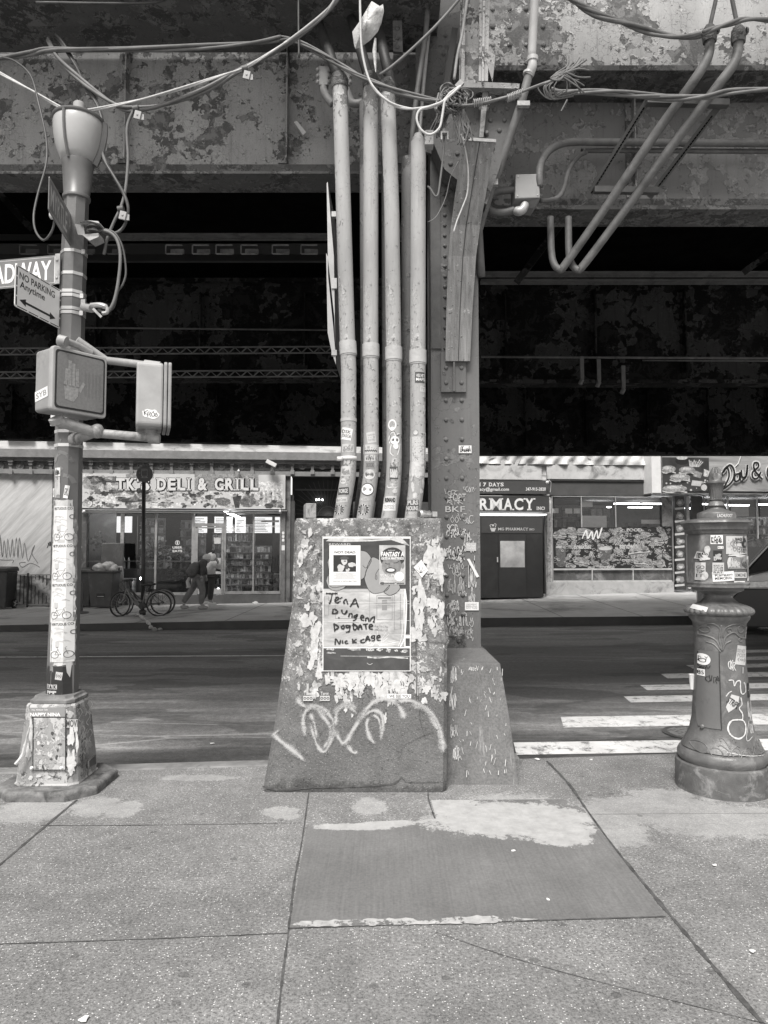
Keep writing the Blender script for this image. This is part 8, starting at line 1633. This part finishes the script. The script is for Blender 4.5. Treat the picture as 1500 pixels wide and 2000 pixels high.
# ================================================================ people
SKIN = plain('skin', .3, .5, var=.08)
def skinned(name, verts, edges, radii, mat, parent, lv=2, root=0):
    org = ORG[parent.name]; me = bpy.data.meshes.new(name); me.from_pydata([Vector(v) - org for v in verts], edges, []); o = bpy.data.objects.new(name, me); C.objects.link(o); o.parent = parent; ORG[o.name] = org
    m_ = o.modifiers.new('skin', 'SKIN'); m_.use_smooth_shade = True
    for i, r_ in enumerate(radii):
        sv = me.skin_vertices[0].data[i]; sv.radius = (r_, r_) if not isinstance(r_, tuple) else r_; sv.use_root = (i == root)
    s_ = o.modifiers.new('sub', 'SUBSURF'); s_.levels = s_.render_levels = lv; me.materials.append(mat)
    # freeze to a plain mesh so the clothing can share it
    dg = bpy.context.evaluated_depsgraph_get(); ev = o.evaluated_get(dg); nm = bpy.data.meshes.new_from_object(ev); o.modifiers.clear(); o.data = nm
    if not nm.materials: nm.materials.append(mat)
    nm.polygons.foreach_set('use_smooth', [True] * len(nm.polygons)); return o
def chain(pts, rs):
    return [Vector(p) for p in pts], [(i, i + 1) for i in range(len(pts) - 1)], list(rs)
def person(g0, M, joints, cl, label, name_parts):
    """joints: dict of local points (x right, y away, z up), M maps to world"""
    g = empty('person', g0, label, 'person'); J = {k: M(v) for k, v in joints.items()}
    # continuous body: pelvis, spine, neck, head root, arms and legs
    order = ['pelvis', 'waist', 'chest', 'neck', 'headb', 'headt', 'shl', 'ell', 'wrl', 'shr', 'elr', 'wrr', 'hipl', 'knl', 'anl', 'tol', 'hipr', 'knr', 'anr', 'tor', 'hal', 'har']
    ed = [('pelvis', 'waist'), ('waist', 'chest'), ('chest', 'neck'), ('neck', 'headb'), ('headb', 'headt'), ('chest', 'shl'), ('shl', 'ell'), ('ell', 'wrl'), ('chest', 'shr'), ('shr', 'elr'), ('elr', 'wrr'), ('pelvis', 'hipl'), ('hipl', 'knl'), ('knl', 'anl'), ('anl', 'tol'), ('pelvis', 'hipr'), ('hipr', 'knr'), ('knr', 'anr'), ('anr', 'tor'), ('wrl', 'hal'), ('wrr', 'har')]
    rad = dict(pelvis=.12, waist=.12, chest=.13, neck=.055, headb=.075, headt=.075, shl=.065, ell=.045, wrl=.03, shr=.065, elr=.045, wrr=.03, hipl=.085, knl=.06, anl=.04, tol=.035, hipr=.085, knr=.06, anr=.04, tor=.035, hal=.03, har=.03)
    ix = {k: i for i, k in enumerate(order)}
    skinned('body', [J[k] for k in order], [(ix[a], ix[b]) for a, b in ed], [rad[k] for k in order], SKIN, g)
    def cloth(nm, keys, edges, r_, mat): ii = {k: i for i, k in enumerate(keys)}; return skinned(nm, [J[k] for k in keys], [(ii[a], ii[b]) for a, b in edges], [r_[k] for k in keys], mat, g)
    cloth('jacket', ['pelvis', 'waist', 'chest', 'neck', 'shl', 'ell', 'wrl', 'shr', 'elr', 'wrr'], [('pelvis', 'waist'), ('waist', 'chest'), ('chest', 'neck'), ('chest', 'shl'), ('shl', 'ell'), ('ell', 'wrl'), ('chest', 'shr'), ('shr', 'elr'), ('elr', 'wrr')], dict(pelvis=.155, waist=.16, chest=.165, neck=.08, shl=.095, ell=.075, wrl=.055, shr=.095, elr=.075, wrr=.055), cl['jacket'])
    cloth('trousers', ['pelvis', 'hipl', 'knl', 'anl', 'hipr', 'knr', 'anr'], [('pelvis', 'hipl'), ('hipl', 'knl'), ('knl', 'anl'), ('pelvis', 'hipr'), ('hipr', 'knr'), ('knr', 'anr')], dict(pelvis=.145, hipl=.115, knl=.09, anl=.075, hipr=.115, knr=.09, anr=.075), cl['trousers'])
    for a, t in (('anl', 'tol'), ('anr', 'tor')):
        p, q_ = J[a], J[t]; mb = MB(); d = (q_ - p); d.z = 0; d.normalize(); base = Vector((p.x, p.y, min(p.z, q_.z) - .035)); mb.tube([base - d * .07, base - d * .03, base + d * .06, base + d * .15, base + d * .2], [.03, .052, .05, .045, .025], 12); build('shoe', mb, cl['shoe'], g, smooth=True)
    for h, w_ in (('hal', 'wrl'), ('har', 'wrr')):
        mb = MB(); d = (J[h] - J[w_]).normalized(); s_ = d.orthogonal().normalized(); u_ = d.cross(s_)
        for k in range(4): b0 = J[h] + s_ * (k - 1.5) * .018; mb.tube([b0, b0 + d * (.045 + .008 * (k in (1, 2))), b0 + d * (.075 + .01 * (k in (1, 2))) + u_ * .015], [.0095, .0085, .007], 6)
        mb.tube([J[w_] + d * .02 + s_ * .03, J[h] + s_ * .05 + u_ * .02], [.011, .008], 6); build('fingers', mb, SKIN, g, smooth=True)
    return g, J
def face(g, c, f, up, r_=.1):
    """nose, ears, eyes on a head of radius r_ looking along f"""
    f = f.normalized(); s_ = f.cross(up).normalized(); mb = MB(); mb.ball(c, r_ * .8, r_ * .8, r_ * 1.12, 16, 12); mb.tube([c + f * r_ * .72 + up * r_ * .1, c + f * r_ * 1.0 - up * r_ * .12, c + f * r_ * .72 - up * r_ * .2], [.008, .014, .012], 8)
    for k in (-1, 1): mb.ball(c + s_ * k * r_ * .82, .012, .018, .03, 8, 6)
    build('head', mb, SKIN, g, smooth=True); mb = MB()
    for k in (-1, 1): mb.ball(c + f * r_ * .74 + s_ * k * r_ * .32 + up * r_ * .12, .01)
    mb.obox(c + f * r_ * .76 - up * r_ * .45, s_ * .022, f * .004, up * .004); build('face_features', mb, BLACK, g)
JD = plain('jacket_dark', .06, .8, var=.3, sc=10); TR = plain('trouser_grey', .17, .85, var=.25, sc=9); JL = plain('jacket_cream', .62, .85, var=.15, sc=9); TD = plain('trouser_dark', .045, .85, var=.3, sc=12); SHO = plain('shoe_grey', .3, .6, var=.2); SHW = plain('shoe_white', .6, .6, var=.1); CAP = plain('cap_beige', .6, .8, var=.1); BKP = plain('backpack_grey', .1, .7, var=.3, sc=12)
def ppl(Y, px0):   # pixel-derived pose: point(px,py,dy)
    return lambda t: W(t[0], t[1], Y + t[2])
YA_ = 19.4
ja = dict(pelvis=(388, 1128, 0), waist=(387, 1117, 0), chest=(395, 1101, 0), neck=(401, 1093.5, 0), headb=(404.5, 1091, 0), headt=(408, 1089, 0), shl=(392, 1099, .2), ell=(400, 1113, .25), wrl=(402, 1124, .2), shr=(398, 1101, -.2), elr=(396, 1114, -.25), wrr=(394, 1125, -.22), hal=(403, 1129, .2), har=(394, 1130, -.22),
          hipl=(385, 1132, .1), knl=(373, 1154, .12), anl=(357, 1177, .14), tol=(361, 1183, .1), hipr=(390, 1132, -.1), knr=(396, 1155, -.1), anr=(392, 1180, -.08), tor=(400, 1184, -.1))
g, J = person(FG(380, YA_), ppl(YA_, 0), ja, dict(jacket=JD, trousers=TR, shoe=SHO), 'walking person bent forward in dark jacket with backpack and pale cap', None)
hc = W(404, 1091.5, YA_); mb = MB(); mb.ball(hc, .105, .1, .12, 16, 12); build('head', mb, SKIN, g, smooth=True); mb = MB(); mb.ball(hc + Vector((.0, 0, .035)), .115, .11, .1, 16, 10); mb.tube([hc + Vector((.08, 0, .0)), hc + Vector((.17, 0, -.03))], [.06, .03], 10, True, .4); build('cap', mb, CAP, g, smooth=True)
mb = MB(); mb.tube([W(384, 1100, YA_ - .15), W(381, 1108, YA_ - .2), W(374, 1118, YA_ - .2), W(379, 1126, YA_ - .15)], [.08, .15, .16, .08], 12); mb.v = [v + Vector((1, 1, 1)) * .02 * mn.noise(v * 12) for v in mb.v]; build('backpack', mb, BKP, g, smooth=True)
mb = MB(); mb.tube([W(370, 1128, YA_ - .2), W(366, 1136, YA_ - .2), W(369, 1146, YA_ - .2), W(364, 1148, YA_ - .2)], [.03, .05, .06, .02], 8); build('carrier_bag', mb, PALE, g, smooth=True)
YB_ = 20.2
jb_ = dict(pelvis=(410, 1128, 0), waist=(408, 1119, 0), chest=(413, 1104, 0), neck=(414, 1096, 0), headb=(414, 1092, 0), headt=(414, 1087, 0), shl=(410, 1102, .2), ell=(402, 1112, .2), wrl=(402, 1122, .15), shr=(420, 1102, -.18), elr=(430, 1109, -.2), wrr=(426, 1099, -.3), hal=(403, 1126, .12), har=(424, 1095, -.32),
           hipl=(408, 1131, .1), knl=(404, 1151, .12), anl=(396, 1170, .2), tol=(398, 1175, .2), hipr=(413, 1131, -.1), knr=(412, 1153, -.1), anr=(410, 1173, -.1), tor=(418, 1177, -.14))
g, J = person(FG(408, YB_), ppl(YB_, 0), jb_, dict(jacket=JL, trousers=TD, shoe=SHW), 'person in cream hooded jacket and dark trousers beside the bent walker', None)
hc = W(415, 1090, YB_); mb = MB(); mb.ball(hc, .105, .1, .12, 16, 12); mb.tube([hc + Vector((.1, 0, .0)), hc + Vector((.125, 0, -.02))], [.02, .012], 8); build('head', mb, SKIN, g, smooth=True); mb = MB(); mb.ball(hc + Vector((-.03, 0, .02)), .135, .125, .14, 16, 10); mb.ball(hc + Vector((-.08, 0, -.1)), .1, .12, .07, 14, 8); build('hood', mb, JL, g, smooth=True)
mb = MB(); mb.tube([hc + Vector((.03, 0, .14)), hc + Vector((.0, 0, .155))], .07, 12); build('hair', mb, BLACK, g, smooth=True)
# person by the car and people seen in the shop
def bust(px, py, Y, label, jm, hair=BLACK, fd=Vector((-1, -.3, 0)), feet=True):
    c = W(px, py, Y); z0 = zfar(c.x, Y) if feet else c.z - 1.6; g = empty('person', Vector((c.x, Y, z0)), label, 'person')
    h = c.z - z0; J = [('pelvis', (0, 0, h * .56)), ('waist', (0, 0, h * .66)), ('chest', (0, 0, h * .8)), ('neck', (-.01, 0, h * .9))]
    P_ = [c + Vector((0, 0, -.75)), c + Vector((0, 0, -.55)), c + Vector((0, 0, -.32)), c + Vector((0, 0, -.15)), c + Vector((0, 0, -.05))]; o = [Vector((c.x, Y, p.z)) for p in P_]
    sl, sr = o[2] + Vector((-.06, .2, .04)), o[2] + Vector((.06, -.2, .04)); el, er = sl + Vector((-.05, .03, -.28)), sr + Vector((-.03, -.03, -.28)); wl, wr_ = el + Vector((-.1, 0, -.2)), er + Vector((-.1, 0, -.2)); hl, hr = o[0] + Vector((0, .1, -.05)), o[0] + Vector((0, -.1, -.05)); kl, kr = hl + Vector((0, 0, -.38)), hr + Vector((-.03, 0, -.38)); al, ar_ = Vector((kl.x, kl.y, z0 + .09)), Vector((kr.x, kr.y, z0 + .09)); tl, tr_ = al + Vector((-.14, 0, -.05)), ar_ + Vector((-.14, 0, -.05))
    vs = o + [sl, el, wl, sr, er, wr_, hl, kl, al, tl, hr, kr, ar_, tr_]; ed = [(0, 1), (1, 2), (2, 3), (3, 4), (2, 5), (5, 6), (6, 7), (2, 8), (8, 9), (9, 10), (0, 11), (11, 12), (12, 13), (13, 14), (0, 15), (15, 16), (16, 17), (17, 18)]
    rs = [.12, .12, .13, .055, .06, .06, .045, .03, .06, .045, .03, .085, .06, .04, .035, .085, .06, .04, .035]; skinned('body', vs, ed, rs, SKIN, g)
    skinned('jacket', o[:4] + [sl, el, wl, sr, er, wr_], [(0, 1), (1, 2), (2, 3), (2, 4), (4, 5), (5, 6), (2, 7), (7, 8), (8, 9)], [.15, .155, .16, .075, .09, .07, .05, .09, .07, .05], jm, g)
    skinned('trousers', [o[0], hl, kl, al, hr, kr, ar_], [(0, 1), (1, 2), (2, 3), (0, 4), (4, 5), (5, 6)], [.14, .11, .085, .07, .11, .085, .07], TD, g)
    face(g, Vector((c.x, Y, c.z)), fd, Vector((0, 0, 1))); mb = MB(); mb.ball(Vector((c.x, Y, c.z)) - fd.normalized() * .02 + Vector((0, 0, .035)), .105, .1, .105, 16, 10); build('hair', mb, hair, g, smooth=True)
    return g
bust(1470, 1067, 19.6, 'dark haired person in black jacket and white shirt behind the parked car', plain('coat_black', .03, .8))
bust(366, 1077, 22.9, 'dark haired worker seen through the deli window right of the window lettering', plain('coat_black2', .03, .8), feet=True, fd=Vector((-1, -.5, 0)))
bust(328, 1072, 23.3, 'person in a pale sleeved top seen through the deli window left of the lettering', plain('sleeve_pale', .4, .8), feet=True, fd=Vector((1, -.2, 0)))

# ================================================================ parked car
CARP = plain('car_paint', .32, .22, metal=.6, var=.05); CARB = plain('car_black', .012, .3, var=.2); CGL = plain('car_glass', .012, .12, var=.3, spec=.15)
cr = empty('parked_car', Vector((7.0, 15.3, -.13)), 'silver sport utility car parked at the far kerb, nose left behind the alarm box', 'car')
Yn, Yf_ = 14.4, 16.2
def CZ(px, py): p = W(px, py, Yn); return p.x, p.z
x0 = CZ(1425, 1100)[0]
def loft(secs, mat, nm, parent=cr, bv=0, sm=False):  # secs: list of (y, [(x,z)...])
    mb = MB(); n = len(secs[0][1]); vs = [Vector((x, y, z)) for y, pr_ in secs for x, z in pr_]; m = len(secs)
    mb.add(vs, [(i * n + k, i * n + (k + 1) % n, (i + 1) * n + (k + 1) % n, (i + 1) * n + k) for i in range(m - 1) for k in range(n)] + [tuple(reversed(range(n))), tuple(range((m - 1) * n, m * n))]); return build(nm, mb, mat, parent, smooth=sm, bevel=bv, auto=35 if sm else None)
body = [(x0, .32), (x0 - .02, .9), (x0 + .05, 1.13), (x0 + .25, 1.24), (x0 + .7, 1.33), (x0 + 1.0, 1.36), (x0 + 4.6, 1.38), (x0 + 4.7, .6), (x0 + 4.6, .3), (x0 + 4.0, .22), (x0 + .4, .2)]
bz = [(x, z - .13) for x, z in body]; ins = lambda pr_, d: [(x + (d if x < x0 + 1 else (-d if x > x0 + 4 else 0)), z) for x, z in pr_]
loft([(Yn, ins(bz, .2)), (Yn + .06, ins(bz, .08)), (Yn + .3, bz), (Yf_ - .3, bz), (Yf_ - .06, ins(bz, .08)), (Yf_, ins(bz, .2))], CARP, 'body', bv=.04)
cab = [(x0 + .3, 1.12), (x0 + .82, 1.68), (x0 + 1.4, 1.86), (x0 + 3.9, 1.84), (x0 + 4.5, 1.2)]
loft([(Yn + .06, [(x, z) for x, z in cab]), (Yn + .25, [(x + (0.02), z) for x, z in cab]), (Yf_ - .25, cab), (Yf_ - .06, cab)], CGL, 'glasshouse', bv=.03)
mb = MB()
for y in (Yn + .08, Yf_ - .08):
    mb.bar((x0 + .27, y, 1.13), (x0 + .82, y, 1.7), .06, .05, (0, 1, 0)); mb.bar((x0 + .8, y, 1.69), (x0 + 1.4, y, 1.87), .06, .05, (0, 1, 0)); mb.bar((x0 + 2.5, y, 1.2), (x0 + 2.5, y, 1.84), .06, .06, (0, 1, 0))
mb.box(x0 + 1.6, x0 + 3.95, Yn + .1, Yf_ - .1, 1.84, 1.9); build('roof', mb, CARP, cr, bevel=.02)
mb = MB(); mb.prism([(x0 + .0, Yn - .03, .08), (x0 + .9, Yn - .03, .06), (x0 + 2.4, Yn - .03, .08), (x0 + 2.4, Yn - .03, .5), (x0 + 1.1, Yn - .03, .84), (x0 + .22, Yn - .03, .84), (x0 - .02, Yn - .03, .6)], (0, .05, 0)); build('bumper', mb, CARB, cr, bevel=.02)
mb = MB(); mb.prism([(x0 + .25, Yn - .03, .85), (x0 + .78, Yn - .03, .86), (x0 + .84, Yn - .03, 1.0), (x0 + .32, Yn - .03, .97)], (0, .03, 0)); mb.v; build('headlight', mb, plain('lamp_glass_car', .6, .08, metal=.4, var=.3, sc=14), cr, bevel=.01)
for wx in (1.2, 3.7):
    mb = MB(); c = Vector((x0 + wx, Yn + .1, .2)); mb.tube([c - Vector((0, .13, 0)), c + Vector((0, .1, 0))], .35, 28); wo = build('wheel', mb, CARB, cr, smooth=True, auto=40); mb = MB(); [mb.bar(c + Vector((0, -.14, 0)), c + Vector((.22 * math.cos(k * 1.257), -.14, .22 * math.sin(k * 1.257))), .05, .02, (0, 1, 0)) for k in range(5)]; build('rim', mb, GALV, wo)
    w2 = wo.copy(); C.objects.link(w2); w2.parent = cr; w2.location = (0, 1.6, 0)
mb = MB(); mb.box(x0 + 1.2, x0 + 1.4, Yn - .14, Yn, 1.25, 1.38); build('mirror', mb, CARP, cr, bevel=.03)
# ================================================================ one object per countable piece
def islands(o):
    me = o.data; par = list(range(len(me.vertices)))
    def find(i):
        while par[i] != i: par[i] = par[par[i]]; i = par[i]
        return i
    for e_ in me.edges: par[find(e_.vertices[0])] = find(e_.vertices[1])
    gr = {}
    for p_ in me.polygons: gr.setdefault(find(p_.vertices[0]), []).append(tuple(p_.vertices))
    if len(gr) < 2: return
    sm = me.polygons[0].use_smooth; first = True; base = o.name.split('.')[0]
    for fs in gr.values():
        ids = sorted({i for f in fs for i in f}); mp = {i: k for k, i in enumerate(ids)}
        nm = bpy.data.meshes.new(base); nm.from_pydata([me.vertices[i].co for i in ids], [], [tuple(mp[i] for i in f) for f in fs])
        for m_ in me.materials: nm.materials.append(m_)
        nm.polygons.foreach_set('use_smooth', [sm] * len(nm.polygons))
        if first: o.data = nm; first = False
        else: c = o.copy(); c.data = nm; C.objects.link(c)
for o in list(bpy.data.objects):
    if o.type == 'MESH' and o.parent and not o.children and o.name.split('.')[0] in {'ceiling_tube', 'window_sill', 'bulb', 'window_notice', 'menu_board', 'bottle', 'screw', 'clamp', 'strap'}: islands(o)
for o in bpy.data.objects:
    if o.name.split('.')[0] in {'paper_residue', 'torn_paper', 'torn_print', 'paint_drips', 'goods', 'hanging_leaves', 'menu_text', 'handwriting', 'rust_patch'} and o.type == 'MESH': o['kind'] = 'stuff'
